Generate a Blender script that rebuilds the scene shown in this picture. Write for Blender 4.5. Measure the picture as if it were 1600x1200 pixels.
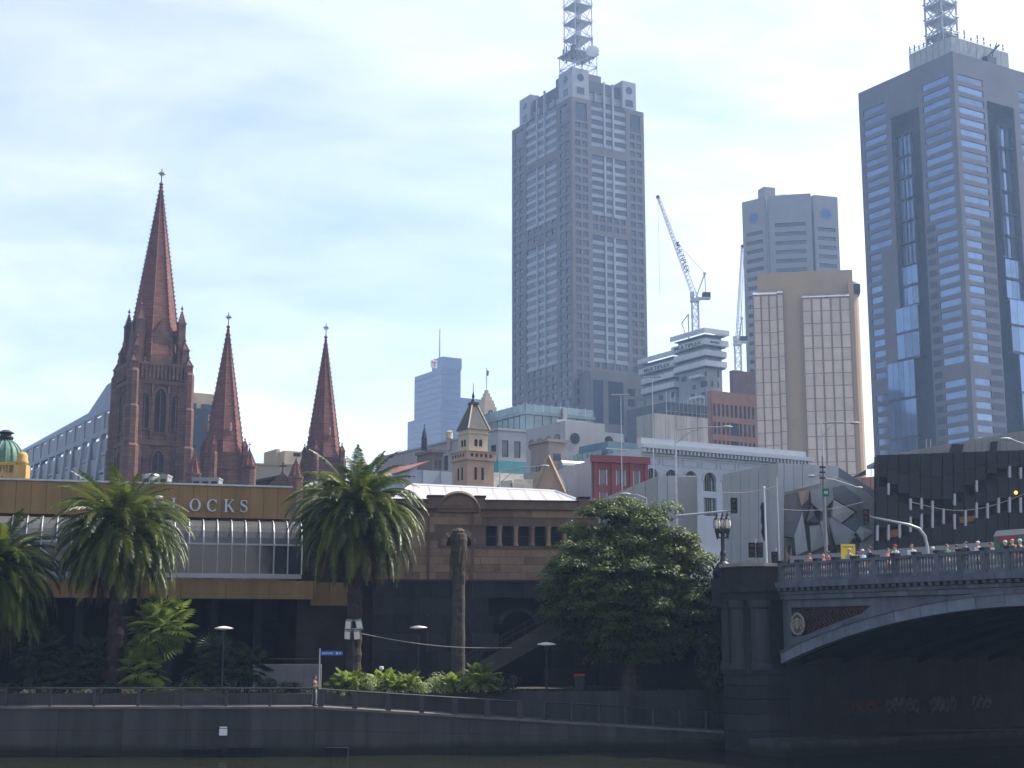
import bpy, bmesh, math, random
from mathutils import Vector, Matrix
R = math.radians
random.seed(11)
sc = bpy.context.scene
for o in list(bpy.data.objects):
    bpy.data.objects.remove(o)
COL = sc.collection

# ------------------------------------------------------------------ camera
F, HC, PITCH = 2222.22, 6.8, R(10.08)
cam_d = bpy.data.cameras.new('camera')
cam_d.sensor_width = 36.0
cam_d.lens = 50.0
cam_d.clip_start = 0.2
cam_d.clip_end = 9000
cam = bpy.data.objects.new('camera', cam_d)
cam.location = (0, 0, HC)
cam.rotation_euler = (math.pi / 2 + PITCH, 0, 0)
COL.objects.link(cam)
sc.camera = cam

# ------------------------------------------------------------------ sky, sun, exposure
SUN_AZ, SUN_EL = R(64), R(52)          # azimuth clockwise from +Y
world = bpy.data.worlds.new('World')
sc.world = world
world.use_nodes = True
wn, wl = world.node_tree.nodes, world.node_tree.links
wn.clear()
w_out = wn.new('ShaderNodeOutputWorld')
w_bg = wn.new('ShaderNodeBackground')
w_bg.inputs['Strength'].default_value = 0.11
w_sky = wn.new('ShaderNodeTexSky')
w_sky.sky_type = 'NISHITA'
w_sky.sun_disc = False
w_sky.sun_elevation = SUN_EL
w_sky.sun_rotation = SUN_AZ
w_sky.altitude = 30
w_sky.air_density = 1.0
w_sky.dust_density = 1.3
w_sky.ozone_density = 2.0
w_tc = wn.new('ShaderNodeTexCoord')
def w_cloud(scale, stretch, detail, lo, hi, off):
    mp = wn.new('ShaderNodeMapping')
    mp.inputs['Scale'].default_value = (scale, scale, scale * stretch)
    mp.inputs['Location'].default_value = off
    mp.inputs['Rotation'].default_value = (0.0, 0.22, 0.0)
    wl.new(w_tc.outputs['Generated'], mp.inputs['Vector'])
    nz = wn.new('ShaderNodeTexNoise')
    nz.inputs['Scale'].default_value = 1.0
    nz.inputs['Detail'].default_value = detail
    nz.inputs['Roughness'].default_value = 0.55
    nz.inputs['Distortion'].default_value = 0.4
    wl.new(mp.outputs['Vector'], nz.inputs['Vector'])
    mr = wn.new('ShaderNodeMapRange')
    mr.interpolation_type = 'SMOOTHSTEP'
    mr.inputs['From Min'].default_value = lo
    mr.inputs['From Max'].default_value = hi
    wl.new(nz.outputs['Fac'], mr.inputs['Value'])
    return mr.outputs['Result']
c_big = w_cloud(2.2, 3.0, 6.0, 0.40, 0.72, (0.9, 0.35, 0.10))
c_thin = w_cloud(5.5, 4.5, 8.0, 0.30, 0.75, (3.1, 1.7, 0.6))
w_max = wn.new('ShaderNodeMath'); w_max.operation = 'MULTIPLY_ADD'
wl.new(c_thin, w_max.inputs[0]); w_max.inputs[1].default_value = 0.45; wl.new(c_big, w_max.inputs[2])
w_cl = wn.new('ShaderNodeMath'); w_cl.operation = 'MULTIPLY'; w_cl.use_clamp = True
wl.new(w_max.outputs[0], w_cl.inputs[0]); w_cl.inputs[1].default_value = 0.9
# hazy air whitens the whole clear sky evenly
w_bw = wn.new('ShaderNodeRGBToBW'); wl.new(w_sky.outputs['Color'], w_bw.inputs[0])
w_tint = wn.new('ShaderNodeMix'); w_tint.data_type = 'RGBA'; w_tint.blend_type = 'MULTIPLY'; w_tint.inputs['Factor'].default_value = 1.0
wl.new(w_bw.outputs[0], w_tint.inputs['A']); w_tint.inputs['B'].default_value = (1.08, 1.0, 1.34, 1)
w_base = wn.new('ShaderNodeMix'); w_base.data_type = 'RGBA'; w_base.inputs['Factor'].default_value = 0.24
wl.new(w_sky.outputs['Color'], w_base.inputs['A']); wl.new(w_tint.outputs['Result'], w_base.inputs['B'])
w_mix = wn.new('ShaderNodeMix'); w_mix.data_type = 'RGBA'
wl.new(w_cl.outputs[0], w_mix.inputs['Factor'])
wl.new(w_base.outputs['Result'], w_mix.inputs['A'])
w_mul = wn.new('ShaderNodeMix'); w_mul.data_type = 'RGBA'; w_mul.blend_type = 'MULTIPLY'
w_mul.inputs['Factor'].default_value = 1.0
wl.new(w_base.outputs['Result'], w_mul.inputs['A'])
w_mul.inputs['B'].default_value = (1.85, 1.55, 1.25, 1)
wl.new(w_mul.outputs['Result'], w_mix.inputs['B'])
wl.new(w_mix.outputs['Result'], w_bg.inputs['Color'])
wl.new(w_bg.outputs['Background'], w_out.inputs['Surface'])

sun_d = bpy.data.lights.new('sun', 'SUN')
sun_d.energy = 4.2
sun_d.angle = R(0.5)
sun_d.color = (1.0, 0.95, 0.86)
sun = bpy.data.objects.new('sun', sun_d)
sdir = Vector((math.sin(SUN_AZ) * math.cos(SUN_EL), math.cos(SUN_AZ) * math.cos(SUN_EL), math.sin(SUN_EL)))
sun.rotation_euler = (-sdir).to_track_quat('-Z', 'Y').to_euler()
sun.location = (200, 150, 300)
COL.objects.link(sun)

vs = sc.view_settings
vs.view_transform = 'Standard'
vs.look = 'None'
vs.gamma = 1.0
vs.use_curve_mapping = False
vs.exposure = 1.2
HAZE_D = 0.00025
sc.render.engine = 'CYCLES'
sc.cycles.use_denoising = True
sc.cycles.max_bounces = 6
sc.cycles.diffuse_bounces = 3
sc.cycles.glossy_bounces = 3
sc.cycles.transmission_bounces = 4
sc.cycles.transparent_max_bounces = 8
sc.cycles.volume_bounces = 0
sc.cycles.sample_clamp_indirect = 6

# ------------------------------------------------------------------ photograph geometry -> world metres
CP, SP = math.cos(PITCH), math.sin(PITCH)
def zat(py, Y):
    u = (600 - py) / F
    return HC + (SP + u * CP) * Y / (CP - u * SP)
def xat(px, Y, Z):
    return (px - 800) / F * (Y * CP + (Z - HC) * SP)
def P(px, py, Y):
    z = zat(py, Y)
    return Vector((xat(px, Y, z), Y, z))
def ulen(x0, y0, ang, px, Z):
    dx, dy = math.cos(ang), math.sin(ang)
    k = (px - 800) / F
    return (k * (y0 * CP + (Z - HC) * SP) - x0) / (dx - k * dy * CP)

# ------------------------------------------------------------------ materials
MATS = {}
def M(name, col, rough=0.85, var=0.18, scale=0.6, bump=0.0, metal=0.0, spec=0.35, streak=0.0, col2=None,
      objvar=0.0, bscale=None, trans=0.0, course=None):
    if name in MATS:
        return MATS[name]
    m = bpy.data.materials.new(name)
    m.use_nodes = True
    nt = m.node_tree; n, l = nt.nodes, nt.links
    b = n['Principled BSDF']
    b.inputs['Roughness'].default_value = rough
    b.inputs['Metallic'].default_value = metal
    b.inputs['Specular IOR Level'].default_value = spec
    geo = n.new('ShaderNodeNewGeometry')
    c1 = col
    c2 = col2 or tuple(max(0.0, c * (1 - 2.0 * var)) for c in col)
    nz = n.new('ShaderNodeTexNoise')
    nz.inputs['Scale'].default_value = scale
    nz.inputs['Detail'].default_value = 6
    nz.inputs['Roughness'].default_value = 0.62
    l.new(geo.outputs['Position'], nz.inputs['Vector'])
    fac = nz.outputs['Fac']
    if streak > 0:
        mp = n.new('ShaderNodeMapping')
        mp.inputs['Scale'].default_value = (scale * 2.5, scale * 2.5, scale * 0.18)
        l.new(geo.outputs['Position'], mp.inputs['Vector'])
        n2 = n.new('ShaderNodeTexNoise')
        n2.inputs['Scale'].default_value = 1.0
        n2.inputs['Detail'].default_value = 5
        l.new(mp.outputs['Vector'], n2.inputs['Vector'])
        mx = n.new('ShaderNodeMix'); mx.data_type = 'FLOAT'
        mx.inputs['Factor'].default_value = streak
        l.new(fac, mx.inputs['A']); l.new(n2.outputs['Fac'], mx.inputs['B'])
        fac = mx.outputs['Result']
    if objvar > 0:
        oi = n.new('ShaderNodeObjectInfo')
        ma = n.new('ShaderNodeMath'); ma.operation = 'MULTIPLY_ADD'
        l.new(oi.outputs['Random'], ma.inputs[0]); ma.inputs[1].default_value = objvar
        l.new(fac, ma.inputs[2])
        sb = n.new('ShaderNodeMath'); sb.operation = 'SUBTRACT'
        l.new(ma.outputs[0], sb.inputs[0]); sb.inputs[1].default_value = objvar * 0.5
        fac = sb.outputs[0]
    rmp = n.new('ShaderNodeValToRGB')
    rmp.color_ramp.elements[0].position = 0.30
    rmp.color_ramp.elements[0].color = (*c2, 1)
    rmp.color_ramp.elements[1].position = 0.70
    rmp.color_ramp.elements[1].color = (*c1, 1)
    l.new(fac, rmp.inputs['Fac'])
    col_out = rmp.outputs['Color']
    if course:
        cb = n.new('ShaderNodeCombineXYZ'); sx_ = n.new('ShaderNodeSeparateXYZ'); l.new(geo.outputs['Position'], sx_.inputs[0])
        ad = n.new('ShaderNodeMath'); ad.operation = 'ADD'; l.new(sx_.outputs['X'], ad.inputs[0]); l.new(sx_.outputs['Y'], ad.inputs[1])
        l.new(ad.outputs[0], cb.inputs['X']); l.new(sx_.outputs['Z'], cb.inputs['Y'])
        bk = n.new('ShaderNodeTexBrick'); l.new(cb.outputs[0], bk.inputs['Vector'])
        bk.inputs['Scale'].default_value = 1.0; bk.inputs['Brick Width'].default_value = course[0]; bk.inputs['Row Height'].default_value = course[1]
        bk.inputs['Mortar Size'].default_value = course[1] * 0.06
        bk.inputs['Color1'].default_value = (1.18, 1.15, 1.12, 1); bk.inputs['Color2'].default_value = (0.72, 0.74, 0.76, 1); bk.inputs['Mortar'].default_value = (0.5, 0.5, 0.5, 1)
        mu = n.new('ShaderNodeMix'); mu.data_type = 'RGBA'; mu.blend_type = 'MULTIPLY'; mu.inputs['Factor'].default_value = 0.85
        l.new(col_out, mu.inputs['A']); l.new(bk.outputs['Color'], mu.inputs['B']); col_out = mu.outputs['Result']
    l.new(col_out, b.inputs['Base Color'])
    if bump > 0:
        bn = n.new('ShaderNodeTexNoise')
        bn.inputs['Scale'].default_value = bscale or scale * 6
        bn.inputs['Detail'].default_value = 5
        l.new(geo.outputs['Position'], bn.inputs['Vector'])
        bp = n.new('ShaderNodeBump')
        bp.inputs['Strength'].default_value = bump
        bp.inputs['Distance'].default_value = 0.05
        l.new(bn.outputs['Fac'], bp.inputs['Height'])
        l.new(bp.outputs['Normal'], b.inputs['Normal'])
    if trans > 0:
        tr = n.new('ShaderNodeBsdfTranslucent')
        l.new(rmp.outputs['Color'], tr.inputs['Color'])
        ms = n.new('ShaderNodeMixShader'); ms.inputs['Fac'].default_value = trans
        l.new(b.outputs['BSDF'], ms.inputs[1]); l.new(tr.outputs['BSDF'], ms.inputs[2])
        l.new(ms.outputs['Shader'], n['Material Output'].inputs['Surface'])
    MATS[name] = m
    return m
def G(name, col, rough=0.12, spec=0.6, var=0.25, objvar=0.35, metal=0.0):
    return M(name, col, rough=rough, spec=spec, var=var, scale=0.25, objvar=objvar, metal=metal)
def EMIT(name, col, st):
    m = bpy.data.materials.new(name); m.use_nodes = True
    b = m.node_tree.nodes['Principled BSDF']
    b.inputs['Base Color'].default_value = (*col, 1)
    b.inputs['Emission Color'].default_value = (*col, 1)
    b.inputs['Emission Strength'].default_value = st
    return m

# ------------------------------------------------------------------ objects
def tag(o, label, cat, group=None):
    o['label'] = label; o['category'] = cat
    if group: o['group'] = group
    return o
def thing(name, label, cat, loc=(0, 0, 0), rotz=0.0, group=None):
    o = bpy.data.objects.new(name, None)
    COL.objects.link(o)
    o.location = loc; o.rotation_euler = (0, 0, rotz)
    o.empty_display_size = 0.3
    return tag(o, label, cat, group)

class MB:
    def __init__(s):
        s.v = []; s.f = []
    def add(s, vs_, fs_):
        k = len(s.v)
        s.v += [tuple(p) for p in vs_]
        s.f += [tuple(i + k for i in f) for f in fs_]
        return s
    def box(s, x0, x1, y0, y1, z0, z1):
        return s.add([(x0, y0, z0), (x1, y0, z0), (x1, y1, z0), (x0, y1, z0), (x0, y0, z1), (x1, y0, z1), (x1, y1, z1), (x0, y1, z1)],
                     [(0, 3, 2, 1), (4, 5, 6, 7), (0, 1, 5, 4), (1, 2, 6, 5), (2, 3, 7, 6), (3, 0, 4, 7)])
    def frustum(s, poly, z0, z1, k=1.0, c=None, cap=True):
        n = len(poly)
        if c is None:
            c = (sum(p[0] for p in poly) / n, sum(p[1] for p in poly) / n)
        top = [(c[0] + (p[0] - c[0]) * k, c[1] + (p[1] - c[1]) * k) for p in poly]
        fs = [(i, (i + 1) % n, n + (i + 1) % n, n + i) for i in range(n)]
        if cap:
            fs += [tuple(range(n - 1, -1, -1)), tuple(range(n, 2 * n))]
        return s.add([(p[0], p[1], z0) for p in poly] + [(p[0], p[1], z1) for p in top], fs)
    def lathe(s, cx, cy, prof, n=12, rot=0.0, cap=True):
        vs_ = []; fs = []
        for (r, z) in prof:
            for i in range(n):
                a = rot + 2 * math.pi * i / n
                vs_.append((cx + r * math.cos(a), cy + r * math.sin(a), z))
        for j in range(len(prof) - 1):
            for i in range(n):
                fs.append((j * n + i, j * n + (i + 1) % n, (j + 1) * n + (i + 1) % n, (j + 1) * n + i))
        if cap:
            fs.append(tuple(range(n - 1, -1, -1)))
            k = (len(prof) - 1) * n
            fs.append(tuple(range(k, k + n)))
        return s.add(vs_, fs)
    def tube(s, pts, r, n=6, cap=True):
        pts = [Vector(p) for p in pts]
        rs = r if isinstance(r, (list, tuple)) else [r] * len(pts)
        vs_ = []; fs = []
        for i, p in enumerate(pts):
            d = (pts[min(i + 1, len(pts) - 1)] - pts[max(i - 1, 0)])
            if d.length < 1e-9: d = Vector((0, 0, 1))
            d.normalize()
            a = d.orthogonal().normalized() if abs(d.z) > 0.99 else d.cross(Vector((0, 0, 1))).normalized()
            b = d.cross(a).normalized()
            for k in range(n):
                t = 2 * math.pi * k / n
                vs_.append(p + (a * math.cos(t) + b * math.sin(t)) * rs[i])
        for j in range(len(pts) - 1):
            for k in range(n):
                fs.append((j * n + k, j * n + (k + 1) % n, (j + 1) * n + (k + 1) % n, (j + 1) * n + k))
        if cap:
            fs.append(tuple(range(n - 1, -1, -1)))
            q = (len(pts) - 1) * n
            fs.append(tuple(range(q, q + n)))
        return s.add(vs_, fs)
    def bar(s, a, b, w):
        return s.tube([a, b], w * 0.7071, 4)
    def poly(s, pts):
        return s.add(pts, [tuple(range(len(pts)))])
    def slab(s, pts, off):
        # polygon in space given a thickness vector
        n = len(pts); off = Vector(off)
        a = [Vector(p) for p in pts]; b = [p + off for p in a]
        return s.add(a + b, [tuple(range(n)), tuple(range(2 * n - 1, n - 1, -1))] +
                     [(i, n + i, n + (i + 1) % n, (i + 1) % n) for i in range(n)])
    def sphere(s, c, rx, ry=None, rz=None, n=10, m=7):
        ry = ry or rx; rz = rz or rx
        vs_ = [(c[0], c[1], c[2] - rz)]; fs = []
        for j in range(1, m):
            t = math.pi * j / m
            for i in range(n):
                a = 2 * math.pi * i / n
                vs_.append((c[0] + rx * math.sin(t) * math.cos(a), c[1] + ry * math.sin(t) * math.sin(a), c[2] - rz * math.cos(t)))
        vs_.append((c[0], c[1], c[2] + rz))
        for i in range(n):
            fs.append((0, 1 + (i + 1) % n, 1 + i))
            q = 1 + (m - 2) * n
            fs.append((len(vs_) - 1, q + i, q + (i + 1) % n))
        for j in range(m - 2):
            for i in range(n):
                fs.append((1 + j * n + i, 1 + j * n + (i + 1) % n, 1 + (j + 1) * n + (i + 1) % n, 1 + (j + 1) * n + i))
        return s.add(vs_, fs)
    def mesh(s, name, mat):
        me = bpy.data.meshes.new(name)
        me.from_pydata(s.v, [], s.f)
        if mat: me.materials.append(mat)
        me.validate()
        bm = bmesh.new(); bm.from_mesh(me)
        bmesh.ops.recalc_face_normals(bm, faces=bm.faces[:])
        bm.to_mesh(me); bm.free()
        return me
    def build(s, name, mat, parent=None, smooth=False, label=None, stuff=False):
        me = s.mesh(name, mat)
        if smooth:
            me.polygons.foreach_set('use_smooth', [True] * len(me.polygons))
        o = bpy.data.objects.new(name, me)
        COL.objects.link(o)
        o.parent = parent
        if label: o['label'] = label
        if stuff: o['kind'] = 'stuff'
        return o
def struct(mb, name, mat):
    o = mb.build(name, mat); o['kind'] = 'structure'; return o
def inst(name, me, parent=None, loc=(0, 0, 0), rot=(0, 0, 0), scale=(1, 1, 1)):
    o = bpy.data.objects.new(name, me)
    COL.objects.link(o)
    o.parent = parent; o.location = loc; o.rotation_euler = rot
    o.scale = scale if isinstance(scale, (tuple, list)) else (scale,) * 3
    return o
UB = {}
def ubox(mat):
    if mat.name not in UB:
        UB[mat.name] = MB().box(0, 1, 0, 1, 0, 1).mesh('block_' + mat.name, mat)
    return UB[mat.name]
def piece(name, parent, x0, x1, y0, y1, z0, z1, mat):
    return inst(name, ubox(mat), parent, (x0, y0, z0), (0, 0, 0), (x1 - x0, y1 - y0, z1 - z0))
def copy_tree(o, parent=None):
    c = o.copy(); COL.objects.link(c); c.parent = parent
    for ch in list(o.children):
        copy_tree(ch, c)
    return c

def plate(outline, holes, th, name='plate'):
    """flat plate in the x/z plane with holes, thickness th towards +y; returns (verts, faces)"""
    cu = bpy.data.curves.new(name, 'CURVE')
    cu.dimensions = '2D'; cu.fill_mode = 'BOTH'; cu.extrude = th / 2
    for lp in [outline] + list(holes):
        sp = cu.splines.new('POLY'); sp.points.add(len(lp) - 1); sp.use_cyclic_u = True
        for i, q in enumerate(lp):
            sp.points[i].co = (q[0], q[1], 0, 1)
    ob = bpy.data.objects.new(name, cu)
    COL.objects.link(ob)
    bpy.context.view_layer.update()
    me = bpy.data.meshes.new_from_object(ob.evaluated_get(bpy.context.evaluated_depsgraph_get()))
    vs_ = [(v.co.x, -v.co.z + th / 2, v.co.y) for v in me.vertices]
    fs = [tuple(p.vertices) for p in me.polygons]
    bpy.data.objects.remove(ob); bpy.data.curves.remove(cu); bpy.data.meshes.remove(me)
    return vs_, fs
def arc(cx, cz, r, a0, a1, n, rz=None):
    rz = rz or r
    return [(cx + r * math.cos(R(a0 + (a1 - a0) * i / n)), cz + rz * math.sin(R(a0 + (a1 - a0) * i / n))) for i in range(n + 1)]
def arch_hole(x0, x1, z0, zs, pointed=False, n=8):
    c = (x0 + x1) / 2; r = (x1 - x0) / 2
    if pointed:
        top = [(x1, zs), (x1 - r * 0.18, zs + r * 0.75), (c, zs + r * 1.5), (x0 + r * 0.18, zs + r * 0.75), (x0, zs)]
    else:
        top = arc(c, zs, r, 0, 180, n)
    return [(x0, z0), (x1, z0)] + top
def text_mesh(txt, size, th, mat, shear=0.0, offset=0.0):
    cu = bpy.data.curves.new('lettering', 'FONT')
    cu.body = txt; cu.size = size; cu.extrude = th / 2; cu.align_x = 'CENTER'; cu.shear = shear; cu.offset = offset
    ob = bpy.data.objects.new('lettering', cu); COL.objects.link(ob)
    bpy.context.view_layer.update()
    me = bpy.data.meshes.new_from_object(ob.evaluated_get(bpy.context.evaluated_depsgraph_get()))
    for v in me.vertices:
        x, y, z = v.co; v.co = (x, -z, y)
    me.materials.clear(); me.materials.append(mat)
    bpy.data.objects.remove(ob); bpy.data.curves.remove(cu)
    return me

def holed(mb, u0, u1, z0, z1, holes, d0, depth, T):
    """wall sheet with rectangular openings and reveals; T maps (u, inward depth, z) to local xyz"""
    us = sorted({round(a, 4) for h in holes for a in (h[0], h[1])} | {round(u0, 4), round(u1, 4)})
    zs = sorted({round(a, 4) for h in holes for a in (h[2], h[3])} | {round(z0, 4), round(z1, 4)})
    ui = {a: i for i, a in enumerate(us)}; zi = {a: i for i, a in enumerate(zs)}
    solid = [[True] * (len(zs) - 1) for _ in range(len(us) - 1)]
    for h in holes:
        for i in range(ui[round(h[0], 4)], ui[round(h[1], 4)]):
            for j in range(zi[round(h[2], 4)], zi[round(h[3], 4)]):
                solid[i][j] = False
    for i in range(len(us) - 1):
        j = 0
        while j < len(zs) - 1:
            if solid[i][j]:
                k = j
                while k < len(zs) - 1 and solid[i][k]: k += 1
                mb.poly([T(us[i], d0, zs[j]), T(us[i + 1], d0, zs[j]), T(us[i + 1], d0, zs[k]), T(us[i], d0, zs[k])])
                j = k
            else: j += 1
    for (a, b, c, d) in holes:
        e = d0 + depth
        mb.poly([T(a, d0, c), T(b, d0, c), T(b, e, c), T(a, e, c)])
        mb.poly([T(a, d0, d), T(b, d0, d), T(b, e, d), T(a, e, d)])
        mb.poly([T(a, d0, c), T(a, d0, d), T(a, e, d), T(a, e, c)])
        mb.poly([T(b, d0, c), T(b, d0, d), T(b, e, d), T(b, e, c)])
TF = lambda u, d, z: (u, d, z)
TL = lambda u, d, z: (d, u, z)
class Panes:
    """window panes of one thing: the largest 300 are parts, the rest one joined part"""
    def __init__(s, parent, mat, name='window', limit=300):
        s.p, s.m, s.n, s.l, s.r = parent, mat, name, limit, []
    def front(s, a, b, c, d, y, t=0.06):
        s.r.append((a, b, y, y + t, c, d))
    def left(s, a, b, c, d, x, t=0.06):
        s.r.append((x, x + t, a, b, c, d))
    def done(s):
        s.r.sort(key=lambda q: -(q[5] - q[4]) * max(q[1] - q[0], q[3] - q[2]))
        for q in s.r[:s.l]:
            piece(s.n, s.p, *q, s.m)
        if len(s.r) > s.l:
            mb = MB()
            for q in s.r[s.l:]: mb.box(*q)
            mb.build(s.n + '_row', s.m, s.p, stuff=True)

class Bld:
    """a building given by its near corner in the photograph, its distance and its street-grid angle"""
    def __init__(s, name, label, cat, px, py, Y, ang=31, base=9.9, group=None):
        s.a = R(ang); s.y = Y; s.b = base
        z = zat(py, Y); s.x = xat(px, Y, z); s.H = z - base; s.Z = z
        s.e = thing(name, label, cat, (s.x, Y, base), s.a, group)
    def w(s, px, z=None):
        return ulen(s.x, s.y, s.a, px, (s.Z if z is None else z + s.b))
    def d(s, px, z=None):
        return ulen(s.x, s.y, s.a + math.pi / 2, px, (s.Z if z is None else z + s.b))
    def h(s, py, u=0.0, v=0.0):
        return zat(py, s.y + u * math.sin(s.a) + v * math.cos(s.a)) - s.b
    def box(s, name, mat, x0, x1, y0, y1, z0, z1):
        return MB().box(x0, x1, y0, y1, z0, z1).build(name, mat, s.e)

# ================================================================== SETTING
GZ = 9.9           # street level of the city
TZ = 3.3           # river terrace level
m_conc = M('river_concrete', (0.066, 0.064, 0.061), var=0.3, scale=0.5, streak=0.75, bump=0.25, objvar=0.10)
m_pave = M('paving', (0.15, 0.14, 0.125), var=0.25, scale=0.8, bump=0.2)
m_asph = M('asphalt', (0.055, 0.055, 0.058), var=0.2, scale=1.2, bump=0.2)
m_soil = M('terrace_soil', (0.075, 0.06, 0.04), var=0.35, scale=0.9, bump=0.4)
m_blue = M('bluestone', (0.033, 0.032, 0.032), var=0.28, scale=0.7, bump=0.4, streak=0.4, objvar=0.3)
m_dark = M('dark_metal', (0.025, 0.027, 0.03), rough=0.5, var=0.2, scale=2.0)
m_steel = M('galvanised_steel', (0.42, 0.43, 0.44), rough=0.42, var=0.15, scale=3.0, metal=0.7)
m_white = M('white_paint', (0.72, 0.72, 0.70), var=0.10, scale=0.8)

# algae and tide line at the foot of the concrete
_n, _l = m_conc.node_tree.nodes, m_conc.node_tree.links
_b = _n['Principled BSDF']; _src = _b.inputs['Base Color'].links[0].from_socket
_g = _n.new('ShaderNodeNewGeometry'); _s = _n.new('ShaderNodeSeparateXYZ'); _l.new(_g.outputs['Position'], _s.inputs[0])
_nz = _n.new('ShaderNodeTexNoise'); _nz.inputs['Scale'].default_value = 0.9; _nz.inputs['Detail'].default_value = 5; _l.new(_g.outputs['Position'], _nz.inputs['Vector'])
_ma = _n.new('ShaderNodeMath'); _ma.operation = 'MULTIPLY_ADD'; _l.new(_nz.outputs['Fac'], _ma.inputs[0]); _ma.inputs[1].default_value = -0.5; _l.new(_s.outputs['Z'], _ma.inputs[2])
_mr = _n.new('ShaderNodeMapRange'); _mr.inputs['From Min'].default_value = 0.05; _mr.inputs['From Max'].default_value = 0.45; _l.new(_ma.outputs[0], _mr.inputs['Value'])
_mx = _n.new('ShaderNodeMix'); _mx.data_type = 'RGBA'; _l.new(_mr.outputs['Result'], _mx.inputs['Factor'])
_mx.inputs['A'].default_value = (0.012, 0.014, 0.008, 1); _l.new(_src, _mx.inputs['B']); _l.new(_mx.outputs['Result'], _b.inputs['Base Color'])
# water
mw = M('river_water', (0.020, 0.022, 0.014), rough=0.06, var=0.2, scale=0.05, spec=0.5)
nt = mw.node_tree
wv = nt.nodes.new('ShaderNodeTexNoise'); wv.inputs['Scale'].default_value = 1.0; wv.inputs['Detail'].default_value = 4
mpw = nt.nodes.new('ShaderNodeMapping'); mpw.inputs['Scale'].default_value = (0.5, 1.6, 1)
gw = nt.nodes.new('ShaderNodeNewGeometry')
nt.links.new(gw.outputs['Position'], mpw.inputs['Vector']); nt.links.new(mpw.outputs['Vector'], wv.inputs['Vector'])
bw = nt.nodes.new('ShaderNodeBump'); bw.inputs['Strength'].default_value = 0.55; bw.inputs['Distance'].default_value = 0.25
nt.links.new(wv.outputs['Fac'], bw.inputs['Height']); nt.links.new(bw.outputs['Normal'], nt.nodes['Principled BSDF'].inputs['Normal'])
struct(MB().poly([(-700, -180, 0), (700, -180, 0), (700, 125, 0), (-700, 125, 0)]), 'river_water', mw)
# city ground: one sheet to the horizon
struct(MB().poly([(-1300, 118, GZ), (34, 118, GZ), (34, 106, GZ), (1300, 106, GZ), (1300, 1500, GZ), (-1300, 1500, GZ)]), 'city_ground', m_asph)

# river wall, path and terrace
xl, xm = -75.0, xat(492, 85, 2.8)
xr = xat(1185, 91, 1.0)
W0, W1, W2 = (xl, 85.0, 2.8), (xm, 85.0, 2.8), (xr, 91.0, 0.9)
rw = thing('river_wall', 'long low grey concrete wall holding the river bank above the water', 'wall', (0, 0, 0))
def wall_run(a, b, n, e):
    a, b = Vector(a), Vector(b)
    d = (b - a).xy.normalized(); nrm = Vector((d.y, -d.x, 0))
    for i in range(n):
        p, q = a.lerp(b, i / n), a.lerp(b, (i + 1) / n)
        g = Vector((d.x, d.y, 0)) * 0.008
        p2, q2 = p + g, q - g
        split = 0.55
        for (lo, hi) in ((0, 1), (1, 2)):
            def zz(pt, k):
                top = pt.z - 0.14
                return (-0.6, top * split, top - 0.0)[k]
            z0p, z1p, z0q, z1q = zz(p, lo), zz(p, hi), zz(q, lo), zz(q, hi)
            if hi == 1: z1p -= 0.012; z1q -= 0.012
            o = random.uniform(0, 0.012)
            MB().slab([(p2.x, p2.y, z0p), (q2.x, q2.y, z0q), (q2.x, q2.y, z1q), (p2.x, p2.y, z1p)], -nrm * (0.5 + o)).build('panel', m_conc, e).location = nrm * o
    cp = MB().slab([(a.x, a.y, a.z - 0.14), (b.x, b.y, b.z - 0.14), (b.x, b.y, b.z), (a.x, a.y, a.z)], -nrm * 0.62)
    c = cp.build('coping', m_pave, e); c.location = nrm * 0.1
    bk = MB().slab([(a.x, a.y, -0.6), (b.x, b.y, -0.6), (b.x, b.y, b.z - 0.2), (a.x, a.y, a.z - 0.2)], -nrm * 0.2)
    k = bk.build('wall_core', m_blue, e); k.location = -nrm * 0.3
wall_run(W0, W1, 17, rw)
wall_run(W1, W2, 9, rw)
wall_run(W2, (xr + 18, 95.0, 0.9), 4, rw)
PB = 3.4   # path width
struct(MB().poly([(xl, 85.3, 2.75), (xm, 85.3, 2.75), (xm, 85.3 + PB, 2.75), (xl, 85.3 + PB, 2.75)])
       .poly([(xm, 85.3, 2.75), (xr, 91.3, 0.85), (xr - 0.6, 91.3 + PB, 0.85), (xm, 85.3 + PB, 2.75)])
       .poly([(xr, 91.3, 0.85), (xr + 40, 106, 0.85), (xr + 40, 125, 0.85), (xr - 0.6, 91.3 + PB, 0.85)]), 'river_path', m_pave)
struct(MB().poly([(xl - 200, 85.3 + PB, TZ), (xm, 85.3 + PB, TZ), (xr - 0.6, 91.3 + PB, TZ), (xr + 8, 118.5, TZ), (xl - 200, 118.5, TZ)]), 'terrace_ground', m_soil)
tw = thing('terrace_wall', 'low grey kerb wall holding up the planted terrace behind the river path', 'wall')
for (a, b, za, zb, n) in (((xl, 85.3 + PB), (xm, 85.3 + PB), 2.6, 2.6, 14), ((xm, 85.3 + PB), (xr - 0.6, 91.3 + PB), 2.6, 0.7, 10)):
    for i in range(n):
        t0, t1 = i / n + 0.0003, (i + 1) / n - 0.0003
        p = (a[0] + (b[0] - a[0]) * t0, a[1] + (b[1] - a[1]) * t0 - 0.02); q = (a[0] + (b[0] - a[0]) * t1, a[1] + (b[1] - a[1]) * t1 - 0.02)
        MB().slab([(p[0], p[1], za + (zb - za) * t0), (q[0], q[1], za + (zb - za) * t1), (q[0], q[1], TZ + 0.1), (p[0], p[1], TZ + 0.1)], (0, 0.3, 0)).build('panel', m_conc, tw)
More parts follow.
